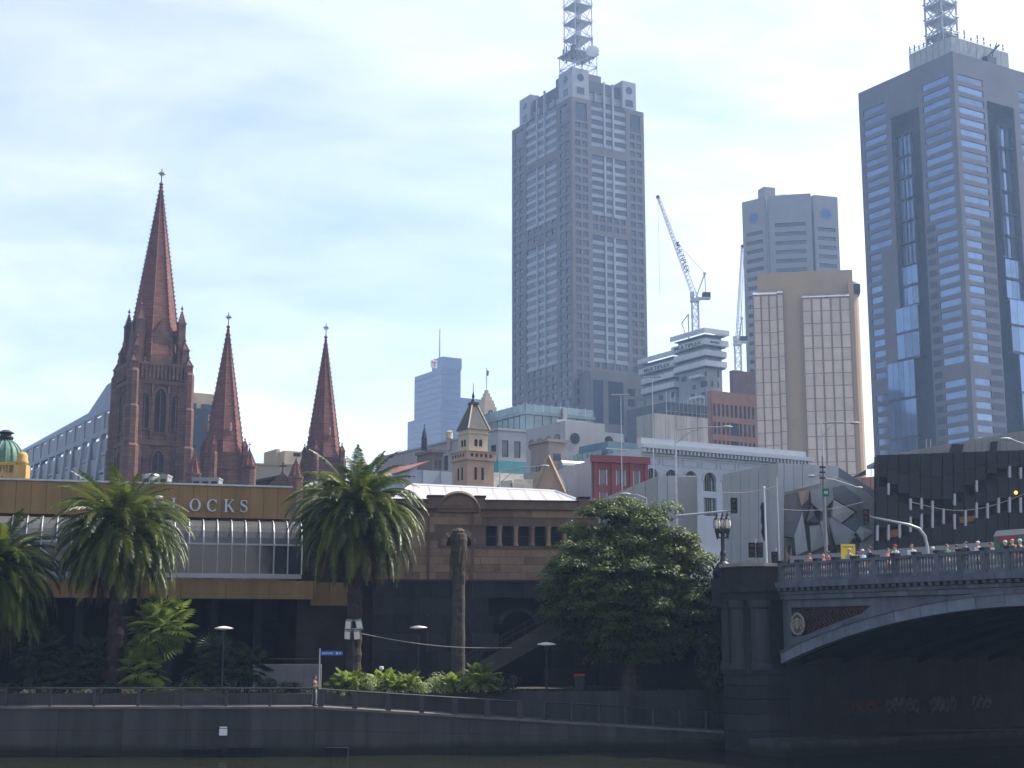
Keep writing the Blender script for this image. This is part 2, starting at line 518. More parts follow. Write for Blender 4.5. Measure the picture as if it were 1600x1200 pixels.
# street-level retaining wall behind the terrace
em = thing('retaining_wall', 'dark bluestone retaining wall under the street behind the palms', 'wall')
for i in range(30):
    x0 = -75 + i * 3.2
    for j in range(4):
        piece('stone', em, x0 + 0.02 + (j % 2) * 1.2, x0 + 3.18 + (j % 2) * 1.2, 117.5, 118.2, TZ - 0.05 + j * 1.66, TZ - 0.07 + (j + 1) * 1.66, m_blue)
struct(MB().poly([(-75, 118.3, TZ), (34, 118.3, TZ), (34, 118.3, GZ), (-75, 118.3, GZ)]), 'bank_face', m_blue)

# dark outlets at the foot of the river wall and the white notice on it
m_out = M('outlet_timber', (0.005, 0.005, 0.005), var=0.3)
for (px0, px1, py0, lab) in ((288, 344, 1172, 'leftmost of the three black timber fenders at the foot of the river wall'),
                             (357, 412, 1170, 'black timber fender on the river wall right below the white notice'),
                             (510, 545, 1169, 'narrow black timber fender standing alone at the foot of the river wall')):
    p = P(px0, py0, 84.9); q = P(px1, py0, 84.9)
    t = thing('fender', lab, 'fender', (p.x, 84.9, 0), 0, 'black timber fenders on the river wall')
    w = q.x - p.x; n = 4
    for i in range(n):
        piece('plank', t, i * w / n + 0.01, (i + 1) * w / n - 0.01, -0.42, -0.02, -0.6, p.z, m_out)
    piece('cap', t, -0.02, w + 0.02, -0.45, 0.0, p.z, p.z + 0.05, m_out)
p = P(349, 1149, 84.95)
t = thing('wall_notice', 'small white notice fixed on the river wall above the black fenders', 'sign', (p.x, 84.9, p.z))
piece('plate', t, -0.23, 0.23, -0.05, -0.01, 0, 0.38, m_white)
piece('top_strip', t, -0.21, 0.21, -0.06, -0.01, 0.42, 0.5, m_white)

# ------------------------------------------------------------------ railings along the path
m_rail = M('railing_paint', (0.03, 0.035, 0.04), rough=0.45, var=0.2, scale=2.0)
def railing(label, a, b, n, h, pw):
    a, b = Vector(a), Vector(b)
    t = thing('railing', label, 'railing', a)
    d = b - a
    for i in range(n + 1):
        p = d * (i / n)
        piece('post', t, p.x - pw / 2, p.x + pw / 2, p.y - 0.05, p.y + 0.05, p.z - 0.05, p.z + h, m_rail)
    MB().bar((0, 0, h), d + Vector((0, 0, h)), 0.07).build('top_rail', m_rail, t)
    for i in range(n):
        p, q = d * (i / n), d * ((i + 1) / n)
        mb = MB()
        for k in range(1, 18):
            r = p.lerp(q, k / 18)
            mb.tube([r + Vector((0, 0, 0.1)), r + Vector((0, 0, h - 0.04))], 0.008, 3)
        mb.bar(p + Vector((0, 0, 0.1)), q + Vector((0, 0, 0.1)), 0.03)
        mb.build('mesh_infill', m_rail, t)
railing('long dark metal railing along the left part of the river path', (xat(-60, 85.25, 2.8), 85.25, 2.78), (xm - 0.1, 85.25, 2.78), 8, 1.05, 0.14)
ra, rb = Vector((xm + 0.3, 85.3, 2.76)), Vector((xat(812, 87.9, 2), 87.9, 1.93))
railing('dark metal railing sloping down in front of the sunlit planted terrace', ra, rb, 6, 1.02, 0.3)
rc = Vector((xat(850, 88.3, 2), 88.25, 1.82)); rd = Vector((xat(1145, 90.6, 1.0), 90.7, 1.04))
railing('low dark railing along the ramp below the big round tree', rc, rd, 7, 1.1, 0.12)

# ================================================================== BRIDGE
m_biron = M('bridge_iron', (0.12, 0.135, 0.16), rough=0.7, var=0.3, scale=0.7, streak=0.6, bump=0.15, objvar=0.2)
m_bring = M('arch_iron', (0.175, 0.20, 0.24), rough=0.6, var=0.24, scale=0.8, streak=0.4, bump=0.15, objvar=0.25)
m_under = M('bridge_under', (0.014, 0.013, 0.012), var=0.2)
m_lattice = M('lattice_red', (0.075, 0.034, 0.029), var=0.25, scale=2.0)
m_gold = M('crest_gold', (0.45, 0.40, 0.30), var=0.3, scale=4)
BA = R(-59)
BX, BY = xat(1222, 88, 9.5), 88.0
br = thing('road_bridge', 'grey iron arch road bridge with stone balustrade crossing the river at right', 'bridge', (BX, BY, 0), BA)
HS, ZS, RISE, RT = 19.0, 5.2, 3.15, 0.64
def soff(x):
    Rr = (HS * HS + RISE * RISE) / (2 * RISE)
    return ZS + RISE - Rr + math.sqrt(max(0, Rr * Rr - (x - HS) ** 2))
XE = 60.0
MB().box(0.02, XE, 0.25, 29.8, 9.35, GZ - 0.02).build('deck', m_asph, br)
MB().box(0.02, XE, 0.2, 4.6, GZ - 0.018, GZ + 0.13).build('footpath', m_pave, br)
NV = 20
for i in range(NV):                                     # arch ring, segment by segment
    x0, x1 = 2 * HS * i / NV + 0.015, 2 * HS * (i + 1) / NV - 0.015
    mb = MB()
    for sgn in (0,):
        a0, a1 = soff(x0), soff(x1)
        s0 = (soff(x0 + .01) - soff(x0 - .01)) / .02; s1 = (soff(x1 + .01) - soff(x1 - .01)) / .02
        l0 = math.hypot(1, s0); l1 = math.hypot(1, s1)
        e0 = (x0 - s0 / l0 * RT, a0 + RT / l0); e1 = (x1 - s1 / l1 * RT, a1 + RT / l1)
        e0 = (max(e0[0], 0.0), e0[1])
        mb.slab([(x0, -0.30, a0), (x1, -0.30, a1), (e1[0], -0.30, e1[1]), (e0[0], -0.30, e0[1])], (0, 0.6, 0))
    mb.build('arch_segment', m_bring, br)
    mb = MB().slab([(e0[0], -0.38, e0[1] - 0.02), (e1[0], -0.38, e1[1] - 0.02), (e1[0], -0.38, e1[1] + 0.14), (e0[0], -0.38, e0[1] + 0.14)], (0, 0.4, 0))
    mb.build('arch_moulding', m_biron, br)
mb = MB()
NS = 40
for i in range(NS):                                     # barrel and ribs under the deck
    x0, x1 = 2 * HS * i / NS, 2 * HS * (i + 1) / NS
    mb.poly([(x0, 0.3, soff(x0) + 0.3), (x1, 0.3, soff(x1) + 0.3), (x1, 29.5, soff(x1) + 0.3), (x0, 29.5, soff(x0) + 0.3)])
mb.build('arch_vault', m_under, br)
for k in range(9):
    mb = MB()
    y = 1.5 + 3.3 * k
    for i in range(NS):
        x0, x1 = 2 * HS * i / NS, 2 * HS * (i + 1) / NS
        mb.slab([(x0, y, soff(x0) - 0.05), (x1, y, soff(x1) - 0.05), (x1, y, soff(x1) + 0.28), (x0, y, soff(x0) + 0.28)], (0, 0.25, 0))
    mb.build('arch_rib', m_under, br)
# spandrels
ext = [(x, soff(x) + RT * 1.02) for x in [HS * 2 * i / 30 for i in range(31)]]
ext = [(x, min(z, 9.02)) for x, z in ext]
inn = [(0.75, 8.55), (0.75, soff(0.75) + 1.35)] + [(x, soff(x) + 1.05) for x in (2, 3.2, 4.4, 5.6, 6.6)] + [(7.4, 8.55)]
v, f = plate([(0, 9.0)] + [(0.0, soff(0) + 0.3)] + ext + [(2 * HS, 9.0)], [inn], 0.3)
MB().add(v, f).build('spandrel', m_biron, br)
MB().poly([(q[0], 0.2, q[1]) for q in inn]).build('spandrel_back', m_lattice, br)
mb = MB()
import itertools
def in_sp(x, z): return 0.8 < x < 7.4 and soff(x) + 1.1 < z < 8.5
for s in (-1, 1):
    for k in range(-24, 40):
        x0 = k * 0.34
        pts = [(x0 + t * 0.1, 5.6 + (t * 0.1 if s > 0 else 3 - t * 0.1)) for t in range(31)]
        run = [q for q in pts if in_sp(*q)]
        if len(run) > 1:
            mb.bar((run[0][0], 0.12 + 0.02 * s, run[0][1]), (run[-1][0], 0.12 + 0.02 * s, run[-1][1]), 0.05)
mb.build('lattice', m_lattice, br, stuff=True)
# coat of arms medallion
cm = inst('medallion', MB().add(*plate(arc(0, 0, 0.58, 0, 357, 40), [], 0.14)).mesh('medallion', m_biron), br, (1.42, -0.1, 7.55))
mb = MB()
for i in range(32):
    a0, a1 = 2 * math.pi * i / 32, 2 * math.pi * (i + 1) / 32
    mb.bar((0.55 * math.cos(a0), -0.03, 0.62 * math.sin(a0)), (0.55 * math.cos(a1), -0.03, 0.62 * math.sin(a1)), 0.10)
    if i % 4 == 0: mb.sphere((0.55 * math.cos(a0), -0.07, 0.62 * math.sin(a0)), 0.05, n=6, m=4)
mb.build('crest_ring', m_gold, cm)
mb = MB().slab([(-0.2, -0.08, 0.16), (0.2, -0.08, 0.16), (0.2, -0.08, -0.08), (0.0, -0.08, -0.34), (-0.2, -0.08, -0.08)], (0, 0.06, 0))
mb.box(-0.03, 0.03, -0.12, -0.05, -0.25, 0.15).box(-0.19, 0.19, -0.12, -0.05, -0.02, 0.04)
mb.build('crest_shield', m_gold, cm)
mb = MB().box(-0.14, 0.14, -0.1, -0.02, 0.2, 0.26)
for k in range(5): mb.frustum([(-0.14 + k * .07 - .03, -0.09), (-0.14 + k * .07 + .03, -0.09), (-0.14 + k * .07 + .03, -0.03), (-0.14 + k * .07 - .03, -0.03)], 0.26, 0.4 - abs(k - 2) * 0.03, 0.15)
for s in (-1, 1): mb.tube([(s * 0.28, -0.06, -0.3), (s * 0.36, -0.06, -0.05), (s * 0.33, -0.06, 0.2), (s * 0.27, -0.06, 0.3)], [0.05, 0.07, 0.06, 0.03], 5)
mb.build('crest_crown', m_gold, cm)
# cornice: stacked mouldings in lengths
LM = 2.1
for i in range(int(XE / LM)):
    x0, x1 = i * LM + 0.012, (i + 1) * LM - 0.012
    piece('frieze_panel', br, x0, x1, -0.22, 0.2, 9.02, 9.28, m_biron)
    piece('frieze_panel', br, x0, x1, -0.30, 0.2, 9.31, 9.50, m_biron)
    piece('cornice_block', br, x0, x1, -0.62, 0.24, 9.72, 10.06, m_biron)
    mb = MB()
    for k in range(4): mb.box(k * 0.525 + 0.1, k * 0.525 + 0.38, -0.5, 0.0, 9.53, 9.70)
    inst('dentils', mb.mesh('dentils', m_biron), br, (x0, 0, 0))
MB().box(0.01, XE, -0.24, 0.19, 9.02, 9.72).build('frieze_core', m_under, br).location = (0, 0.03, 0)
# balustrade
PS = 1.56
bal = MB().lathe(0, 0, [(0.045, 0), (0.075, 0.06), (0.05, 0.14), (0.085, 0.3), (0.08, 0.42), (0.045, 0.62), (0.06, 0.74), (0.07, 0.8)], 6).mesh('baluster', m_biron)
NP = 24
for i in range(NP + 1):
    x = i * PS + 0.3
    piece('pedestal', br, x - 0.16, x + 0.16, -0.40, -0.06, 10.06, 11.24, m_biron)
    piece('pedestal_cap', br, x - 0.2, x + 0.2, -0.44, -0.02, 11.24, 11.38, m_blue)
    if i < NP:
        piece('base_rail', br, x + 0.16, x + PS - 0.16, -0.36, -0.10, 10.06, 10.26, m_biron)
        piece('top_rail', br, x + 0.16, x + PS - 0.16, -0.38, -0.08, 11.06, 11.22, m_biron)
        for k in range(6):
            inst('baluster', bal, br, (x + 0.16 + (k + 0.5) * (PS - 0.32) / 6, -0.23, 10.26))
# abutment and end pier
ab = MB().box(-46, -0.02, 0.3, 29.9, -0.6, GZ - 0.01)
ab.build('abutment', m_blue, br)
MB().poly([(-46, 0.3, GZ + .004), (0, 0.3, GZ + .004), (0, 29.9, GZ + .004), (-46, 29.9, GZ + .004)]).build('approach_road', m_asph, br)
octp = [(-3.9, 0.3), (-3.9, -1.3), (-3.0, -2.3), (-1.0, -2.3), (-0.05, -1.3), (-0.05, 0.3)]
def ring_of(k, d): return [(-1.98 + (x + 1.98) * k, 0.3 + (y - 0.3) * d) for x, y in octp]
zc = [-0.6, 1.2, 2.2, 3.1, 3.9, 4.55]
for a, b in zip(zc[:-1], zc[1:]):
    MB().frustum(ring_of(1.0, 1.0), a + 0.015, b - 0.015).build('pier_course', m_blue, br)
MB().frustum(ring_of(1.04, 1.05), 4.55, 4.85).build('pier_string', m_blue, br)
MB().frustum(ring_of(0.9, 0.85), 4.85, 9.0).build('pier_shaft', m_blue, br)
m_col = M('pier_column_stone', (0.05, 0.052, 0.056), var=0.2, scale=0.9, streak=0.5, bump=0.3)
for (x, y) in ((-1.98, -1.75), (-0.55, -1.35), (-3.4, -1.35)):
    MB().lathe(x, y, [(0.68, 4.85), (0.68, 5.1), (0.56, 5.25), (0.54, 8.3), (0.52, 8.45), (0.64, 8.6), (0.7, 9.0)], 16).build('pier_column', m_col, br, smooth=False)
MB().frustum(ring_of(1.0, 1.0), 9.0, 9.5).build('pier_architrave', m_blue, br)
MB().frustum(ring_of(1.08, 1.1), 9.5, 9.85).build('pier_cornice', m_blue, br)
MB().frustum(ring_of(0.98, 0.98), 9.85, 11.05).build('pier_parapet', m_blue, br)
MB().frustum(ring_of(1.04, 1.05), 11.05, 11.25).build('pier_coping', M('coping_sunlit', (0.30, 0.27, 0.22), var=0.15), br)  # paler beige than the pier, sunlight on the coping put into its colour
# next pier out in the river
MB().frustum([(38.05, -1.8), (39.5, -3.2), (41, -1.8), (41, 29.5), (38.05, 29.5)], -0.6, 9.0).build('river_pier', m_blue, br)
# graffiti on the abutment wall under the arch
mg = [M('graffiti_pale', (0.08, 0.083, 0.09), var=0.3, scale=1.5), M('graffiti_red', (0.085, 0.035, 0.025), var=0.3, scale=1.5)]
mb = MB().box(-0.02, 3.2, -3, 29.9, -0.6, 0.86)
mb.build('foot_ledge', m_conc, br)
gr = random.Random(5)
for j, (y0, n, mm) in enumerate(((5.2, 5, 1), (8.6, 5, 0), (12.6, 4, 0), (16.5, 3, 0))):
    for i in range(n):
        y = y0 + i * 0.62
        pts = []
        for k in range(10):
            a = 2 * math.pi * k / 10; rr = gr.uniform(0.26, 0.42)
            pts.append((0.0, y + rr * math.cos(a), 2.5 + rr * 1.35 * math.sin(a) + gr.uniform(-.08, .08)))
        mb = MB().slab(pts, (0.012, 0, 0))
        o = mb.build('graffiti', mg[mm], br)
        mb = MB(); mb.tube([(0.02, y - .14, 2.3 + gr.uniform(-.1, .1)), (0.02, y + gr.uniform(-.1, .1), 2.5), (0.02, y + .14, 2.5 + gr.uniform(-.3, .3))], 0.035, 4)
        mb.build('graffiti', m_under, br)

# ================================================================== STATION BLOCK WITH LETTERED FASCIA
m_ochre = M('ochre_panel', (0.27, 0.17, 0.07), var=0.16, scale=0.5, streak=0.7, objvar=0.15, bump=0.05)
m_canopy = G('canopy_glass', (0.10, 0.095, 0.085), rough=0.25, var=0.2)
m_wpane = G('shop_glass', (0.05, 0.055, 0.06), rough=0.1)
m_silver = M('silver_paint', (0.36, 0.37, 0.38), rough=0.4, var=0.1, metal=0.3)
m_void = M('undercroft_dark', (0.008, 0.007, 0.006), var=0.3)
xa = xat(-70, 99.2, 17); xb = xat(456, 105.6, 17)
ang = math.degrees(math.atan2(105.6 - 99.2, xb - xa))
b = Bld('station_block', 'ochre panelled station building with curved glass canopy and raised lettering', 'building', -70, 749, 99.2, ang, base=TZ)
WL = b.w(456); e = b.e
u3 = b.w(300)
H = lambda py: b.h(py, u3)
zt, zf = H(758), H(808)
NPN = 23; pw_ = WL / NPN
for i in range(NPN):
    piece('fascia_panel', e, i * pw_ + 0.012, (i + 1) * pw_ - 0.012, random.uniform(0, .015), 0.2, zf, zt, m_ochre)
MB().box(0, WL, 0.1, 16, zf, zt - 0.05).build('upper_storey', m_ochre, e)
MB().box(-0.02, WL + 0.05, -0.1, 16.1, zt, zt + 0.13).build('roof_edge', m_steel, e)
for i in range(3, NPN, 2):
    inst('roof_finial', MB().lathe(0, 0, [(0.04, 0), (0.04, 0.08), (0.06, 0.11), (0.02, 0.18)], 8).mesh('roof_finial', m_blue), e, (i * pw_, 0.1, zt + 0.13))
zc0, zc1 = H(812), H(851)
WC = b.w(468, zc0)
prof = [(-1.65 * math.sin(R(a)), zc1 + (zc0 - zc1) * math.cos(R(a))) for a in range(0, 91, 15)]
NB = 24; bw_ = WC / NB
for i in range(NB):
    mb = MB()
    x0, x1 = i * bw_ + 0.05, (i + 1) * bw_ - 0.05
    for (p, q) in zip(prof[:-1], prof[1:]):
        mb.poly([(x0, p[0], p[1]), (x1, p[0], p[1]), (x1, q[0], q[1]), (x0, q[0], q[1])])
    mb.build('canopy_pane', m_canopy, e)
zs0, zs1 = H(897), H(904)
rib = MB().tube([(0, y - 0.04, z + 0.03) for y, z in prof] + [(0, -1.72, zs0)], 0.055, 5).mesh('canopy_rib', m_silver)
for i in range(NB + 1):
    inst('canopy_rib', rib, e, (i * bw_, 0, 0))
MB().box(0, WC, -1.72, -1.6, zc1 - 0.08, zc1 + 0.04).build('transom', m_silver, e)
for i in range(NB):
    piece('window', e, i * bw_ + 0.06, (i + 1) * bw_ - 0.06, -1.62, -1.57, zs0, zc1 - 0.08, m_wpane)
MB().box(0, WC, -1.8, -1.5, zs1, zs0).build('window_sill', m_silver, e)
zy0, zy1 = H(907), H(936)
xs = b.w(485, zy0)
NY = 8
for i in range(NY):
    piece('spandrel_panel', e, i * xs / NY + 0.01, (i + 1) * xs / NY - 0.01, -1.62, -1.45, zy1, zy0, m_ochre)
xe = b.w(550, zy0)
MB().box(xs + 0.02, xe, -0.2, 0.1, H(945), H(908)).build('end_beam', m_ochre, e)
MB().slab([(xs, -1.62, zy0), (xs + 0.02, -1.62, zy0), (xs + 0.4, -0.4, zy0), (xs + 0.4, -0.4, zy1 + 0.1), (xs, -1.62, zy1)][0:1] + [(xs + 0.35, -1.3, zy0), (xs + 0.05, -1.62, zy1)], (0, 0.4, 0)).build('end_fin', m_ochre, e)
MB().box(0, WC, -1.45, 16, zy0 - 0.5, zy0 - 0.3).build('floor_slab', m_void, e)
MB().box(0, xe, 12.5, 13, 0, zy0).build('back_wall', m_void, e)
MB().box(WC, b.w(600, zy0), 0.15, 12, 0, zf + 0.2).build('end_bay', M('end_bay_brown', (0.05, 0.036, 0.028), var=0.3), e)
for i in range(9):
    x = 2.5 + i * (xe - 3) / 8.0
    piece('column', e, x - 0.28, x + 0.28, 0.8, 1.4, 0, zy0 - 0.45, m_blue)
    if i % 2: piece('column', e, x - 0.28, x + 0.28, 7.0, 7.6, 0, zy0 - 0.45, m_blue)
# lettering with serifs, built from strokes
def stroke_letter(ch):
    S = []   # list of polygons (x,z) in a unit-high letter
    def rect(x0, x1, z0, z1): S.append([(x0, z0), (x1, z0), (x1, z1), (x0, z1)])
    def band(pts, ws):
        for i in range(len(pts) - 1):
            (xa, za), (xb, zb) = pts[i], pts[i + 1]
            d = Vector((xb - xa, zb - za))
            if d.length < 1e-6: continue
            d.normalize(); nrm = Vector((-d.y, d.x))
            def off(k):
                j0, j1 = max(k - 1, 0), min(k + 1, len(pts) - 1)
                t = Vector((pts[j1][0] - pts[j0][0], pts[j1][1] - pts[j0][1])).normalized()
                nn = Vector((-t.y, t.x)) * ws[k] / 2
                return nn
            n0, n1 = off(i), off(i + 1)
            S.append([(xa - n0.x, za - n0.y), (xb - n1.x, zb - n1.y), (xb + n1.x, zb + n1.y), (xa + n0.x, za + n0.y)])
    if ch == 'L':
        rect(0.12, 0.27, 0.04, 0.96); rect(0.02, 0.38, 0.96, 1.0); rect(0.02, 0.62, 0.0, 0.045)
        S.append([(0.55, 0.045), (0.62, 0.045), (0.66, 0.24), (0.63, 0.24)])
    elif ch in 'OC':
        r0 = 0 if ch == 'O' else 42; r1 = 360 if ch == 'O' else 318
        n = 28
        pts = [(0.42 + 0.34 * math.cos(R(r0 + (r1 - r0) * i / n)), 0.5 + 0.45 * math.sin(R(r0 + (r1 - r0) * i / n))) for i in range(n + 1)]
        ws = [0.07 + 0.10 * abs(math.cos(R(r0 + (r1 - r0) * i / n))) ** 2 for i in range(n + 1)]
        band(pts, ws)
        if ch == 'C': rect(0.68, 0.72, 0.66, 0.95)
    elif ch == 'K':
        rect(0.12, 0.27, 0.04, 0.96); rect(0.02, 0.38, 0.96, 1.0); rect(0.02, 0.38, 0.0, 0.04)
        band([(0.27, 0.42), (0.68, 0.97)], [0.06, 0.06]); band([(0.38, 0.56), (0.74, 0.03)], [0.14, 0.14])
        rect(0.56, 0.80, 0.96, 1.0); rect(0.62, 0.86, 0.0, 0.04)
    elif ch == 'S':
        ctl = [(0.60, 0.80), (0.50, 0.93), (0.35, 0.955), (0.20, 0.88), (0.16, 0.74), (0.24, 0.62), (0.38, 0.53), (0.54, 0.44), (0.62, 0.30), (0.58, 0.14), (0.44, 0.05), (0.26, 0.06), (0.14, 0.20)]
        band(ctl, [0.05, 0.06, 0.06, 0.09, 0.12, 0.14, 0.15, 0.14, 0.12, 0.09, 0.06, 0.06, 0.05])
        rect(0.58, 0.62, 0.70, 0.93); rect(0.12, 0.16, 0.06, 0.30)
    mb = MB()
    for q in S: mb.slab([(x, 0, z) for x, z in q], (0, 0.12, 0))
    return mb
hl = (H(779) - H(799))
m_lett = M('letter_metal', (0.50, 0.55, 0.62), rough=0.45, var=0.1, metal=0.2)
for ch, px in zip('CLOCKS', (240, 267, 296, 323, 349, 373)):
    o = inst('letter', stroke_letter(ch).mesh('letter', m_lett), e, (b.w(px, H(790)), -0.16, H(799)), (0, 0, 0), (hl * 1.02, 1, hl))
# roof plant
def roof_unit(px0, px1, py0, py1, dy, lab):
    p = P(px0, py1, 112 + dy); q = P(px1, py0, 112 + dy)
    zb = b.b + zt
    t = thing('rooftop_unit', lab, 'roof unit', (p.x, 112 + dy, zb))
    w = q.x - p.x; h = q.z - zb
    piece('casing', t, 0, w, 0, 1.5, 0, h * 0.92, M('plant_grey', (.22, .23, .23), var=.15)); piece('lid', t, -0.04, w + 0.04, -0.05, 1.55, h * 0.92, h, MATS['plant_grey'])
    for k in range(3): piece('louvre', t, 0.1 + k * w / 3, (k + 0.8) * w / 3, -0.03, 0.0, h * 0.15, h * 0.8, m_dark)
roof_unit(300, 342, 746, 757, 0, 'grey air conditioning unit on the station roof by the right cathedral spire')
roof_unit(222, 262, 741, 757, 1, 'grey plant box on the station roof behind the tall palm crown')
p = P(238, 740, 110)
t = thing('roof_cowl', 'small domed metal vent cowl on the station roof above the palm', 'vent', (p.x, 110, b.b + zt))
MB().lathe(0, 0, [(0.25, 0), (0.25, p.z - b.b - zt - 0.35), (0.62, p.z - b.b - zt - 0.3), (0.5, p.z - b.b - zt - .05), (0.15, p.z - b.b - zt)], 12).build('cowl', m_silver, t, smooth=True)
MB().lathe(0, 0, [(0.7, -0.05), (0.7, 0.05)], 12).build('flashing', m_steel, t)

# dome turret of the station at far left
m_copper = M('copper_green', (0.10, 0.22, 0.16), rough=0.6, var=0.3, scale=0.9, streak=0.5)
m_yell = M('yellow_render', (0.52, 0.34, 0.10), var=0.18, scale=0.8, streak=0.4)
Yd = 150.0
pd = P(6, 730, Yd)
t = thing('domed_tower', 'green copper dome on an ochre base at the left edge of the view', 'dome', (pd.x, Yd, GZ))
k = Yd / F
MB().frustum([(-2.0, -2.4), (2.0, -2.4), (2.0, 2.4), (-2.0, 2.4)], 0, P(0, 726, Yd).z - GZ).build('base', m_yell, t)
zb = P(0, 727, Yd).z - GZ; zd = P(0, 688, Yd).z - GZ; rd_ = 29 * k
MB().lathe(0, 0, [(rd_, zb), (rd_ * 1.0, zb + 0.3), (rd_ * 0.97, zb + (zd - zb) * .35), (rd_ * 0.84, zb + (zd - zb) * .62), (rd_ * 0.6, zb + (zd - zb) * .84), (rd_ * .3, zd)], 24).build('dome', m_copper, t, smooth=True)
for i in range(16):
    a = 2 * math.pi * i / 16
    pts = [(r * 1.02 * math.cos(a), r * 1.02 * math.sin(a), z) for r, z in [(rd_, zb), (rd_ * 0.97, zb + (zd - zb) * .35), (rd_ * 0.84, zb + (zd - zb) * .62), (rd_ * 0.6, zb + (zd - zb) * .84), (rd_ * .3, zd)]]
    MB().tube(pts, 0.09, 5).build('dome_rib', m_copper, t)
MB().lathe(0, 0, [(0.7, zd - .1), (0.85, zd + .3), (0.5, zd + .6), (0.9, zd + .8), (0.3, zd + 1.1)], 10).build('lantern', m_dark, t)
zq = P(0, 748, Yd).z - GZ
for i in range(6):
    piece('baluster', t, -0.2 + i * 0.33, -0.05 + i * 0.33, -2.9, -2.75, zb - 1.1, zb - .35, m_yell)
MB().box(-2.5, 2.3, -3.0, -2.6, zb - .35, zb - .1).build('balustrade_rail', m_yell, t)
MB().box(-2.5, 2.3, -3.0, -2.6, 0, zb - 1.1).build('parapet', m_yell, t)
ct = 41.5 * k
MB().box(ct - 0.70, ct + 0.62, -3.1, -1.8, 0, zb - .3).build('turret', m_yell, t)
MB().lathe(ct - .04, -2.45, [(0.62, zb - .3), (0.66, zb + .1), (0.55, zb + .25), (0.55, zb + .7), (0.4, zb + 1.0), (0.1, zb + 1.12)], 14).build('turret_cap', m_yell, t, smooth=True)

# ================================================================== SANDSTONE HALL
m_sand = M('sandstone', (0.27, 0.175, 0.11), var=0.22, scale=0.7, streak=0.3, bump=0.35, objvar=0.45, col2=(0.15, 0.097, 0.064))
m_sandd = M('sandstone_trim', (0.16, 0.108, 0.072), var=0.25, scale=0.8, streak=0.5, bump=0.3)
m_roofw = M('white_roof_metal', (0.40, 0.365, 0.35), rough=0.55, var=0.06, scale=0.4, streak=0.5)
m_ridge = M('ridge_white', (0.85, 0.85, 0.84), rough=0.5, var=0.05)
b = Bld('sandstone_hall', 'brown sandstone hall with arched pediment and long pale metal roof', 'building', 585, 785, 103.5, 7, base=TZ)
e = b.e
W = b.w(935); um = b.w(760)
H = lambda py: b.h(py, um)
U = lambda px: b.w(px, H(860))
zt, zl, zb_ = H(796), H(907), 0
aw0, aw1, aws = U(697), U(737), H(852)
wins = [(U(759 + 25.5 * i), U(776 + 25.5 * i), H(853), H(822)) for i in range(6)]
MB().box(0, W, 0.35, 9, 0, zt).build('hall_core', m_void, e)
outline = [(0, zl), (W, zl), (W, zt), (0, zt)]
ah = arch_hole(aw0, aw1, H(853), H(853) + 0.02, n=12)
v, f = plate(outline, [ah] + [[(a, c), (bb, c), (bb, d), (a, d)] for a, bb, c, d in wins], 0.3)
MB().add(v, f).build('upper_wall', m_sandd, e)
m_grn = G('hall_glass', (0.012, 0.016, 0.017), rough=0.5, spec=0.1)
for (a, bb, c, d) in wins:
    fo = piece('window', e, a, bb, 0.24, 0.30, c, d, m_grn)
    MB().box(a - .03, a + .06, 0.12, 0.2, c, d).box(bb - .06, bb + .03, .12, .2, c, d).box(a, bb, .12, .2, (c + d) / 2 - .03, (c + d) / 2 + .03).build('window_frame', m_dark, e)
for i in range(5):
    a = (wins[i][1] + wins[i + 1][0]) / 2
    MB().lathe(a, -0.12, [(0.2, wins[0][2]), (0.2, wins[0][2] + .12), (0.14, wins[0][2] + .2), (0.13, wins[0][3] - .25), (0.2, wins[0][3] - .1), (0.22, wins[0][3])], 10).build('colonnette', m_sand, e)
MB().poly([(q[0], 0.25, q[1]) for q in ah]).build('arch_window', m_grn, e)
for k in (0.25, 0.5, 0.75):
    x = aw0 + (aw1 - aw0) * k
    piece('mullion', e, x - .04, x + .04, .15, .22, H(853), H(853) + math.sqrt(max(0, ((aw1 - aw0) / 2) ** 2 - (x - (aw0 + aw1) / 2) ** 2)), m_dark)
# ashlar blocks, course by course
def blocked(x0, x1, z0, z1):
    if x1 > aw0 - .25 and x0 < aw1 + .25 and z1 > H(853) - .05 and z0 < H(853) + (aw1 - aw0) / 2 + .2: return True
    return x1 > wins[0][0] - .15 and z1 > wins[0][2] - .1 and z0 < wins[0][3] + .1
nc = 9; ch_ = (zt - zl) / nc
for j in range(nc):
    x = -random.uniform(0, 0.8)
    while x < W:
        L = random.uniform(1.0, 1.9)
        x0, x1 = max(x, 0) + .012, min(x + L, W) - .012
        z0, z1 = zl + j * ch_ + .012, zl + (j + 1) * ch_ - .012
        if x1 - x0 > .2 and not blocked(x0, x1, z0, z1):
            piece('stone', e, x0, x1, -0.05 - random.uniform(0, .03), 0.05, z0, z1, m_sand)
        x += L
piece('sill_course', e, wins[0][0] - .2, W, -0.14, 0.05, wins[0][2] - .22, wins[0][2], m_sandd)
piece('lintel_course', e, wins[0][0] - .2, W, -0.10, 0.05, wins[0][3], wins[0][3] + .25, m_sandd)
n = 14
for i in range(n):
    a0, a1 = math.pi * i / n, math.pi * (i + 1) / n
    c = ((aw0 + aw1) / 2, H(853)); r0, r1 = (aw1 - aw0) / 2, (aw1 - aw0) / 2 + .38
    MB().slab([(c[0] + r * math.cos(a), -.1, c[1] + r * math.sin(a)) for r, a in ((r0, a0 + .01), (r1, a0 + .01), (r1, a1 - .01), (r0, a1 - .01))], (0, .25, 0)).build('voussoir', m_sand, e)
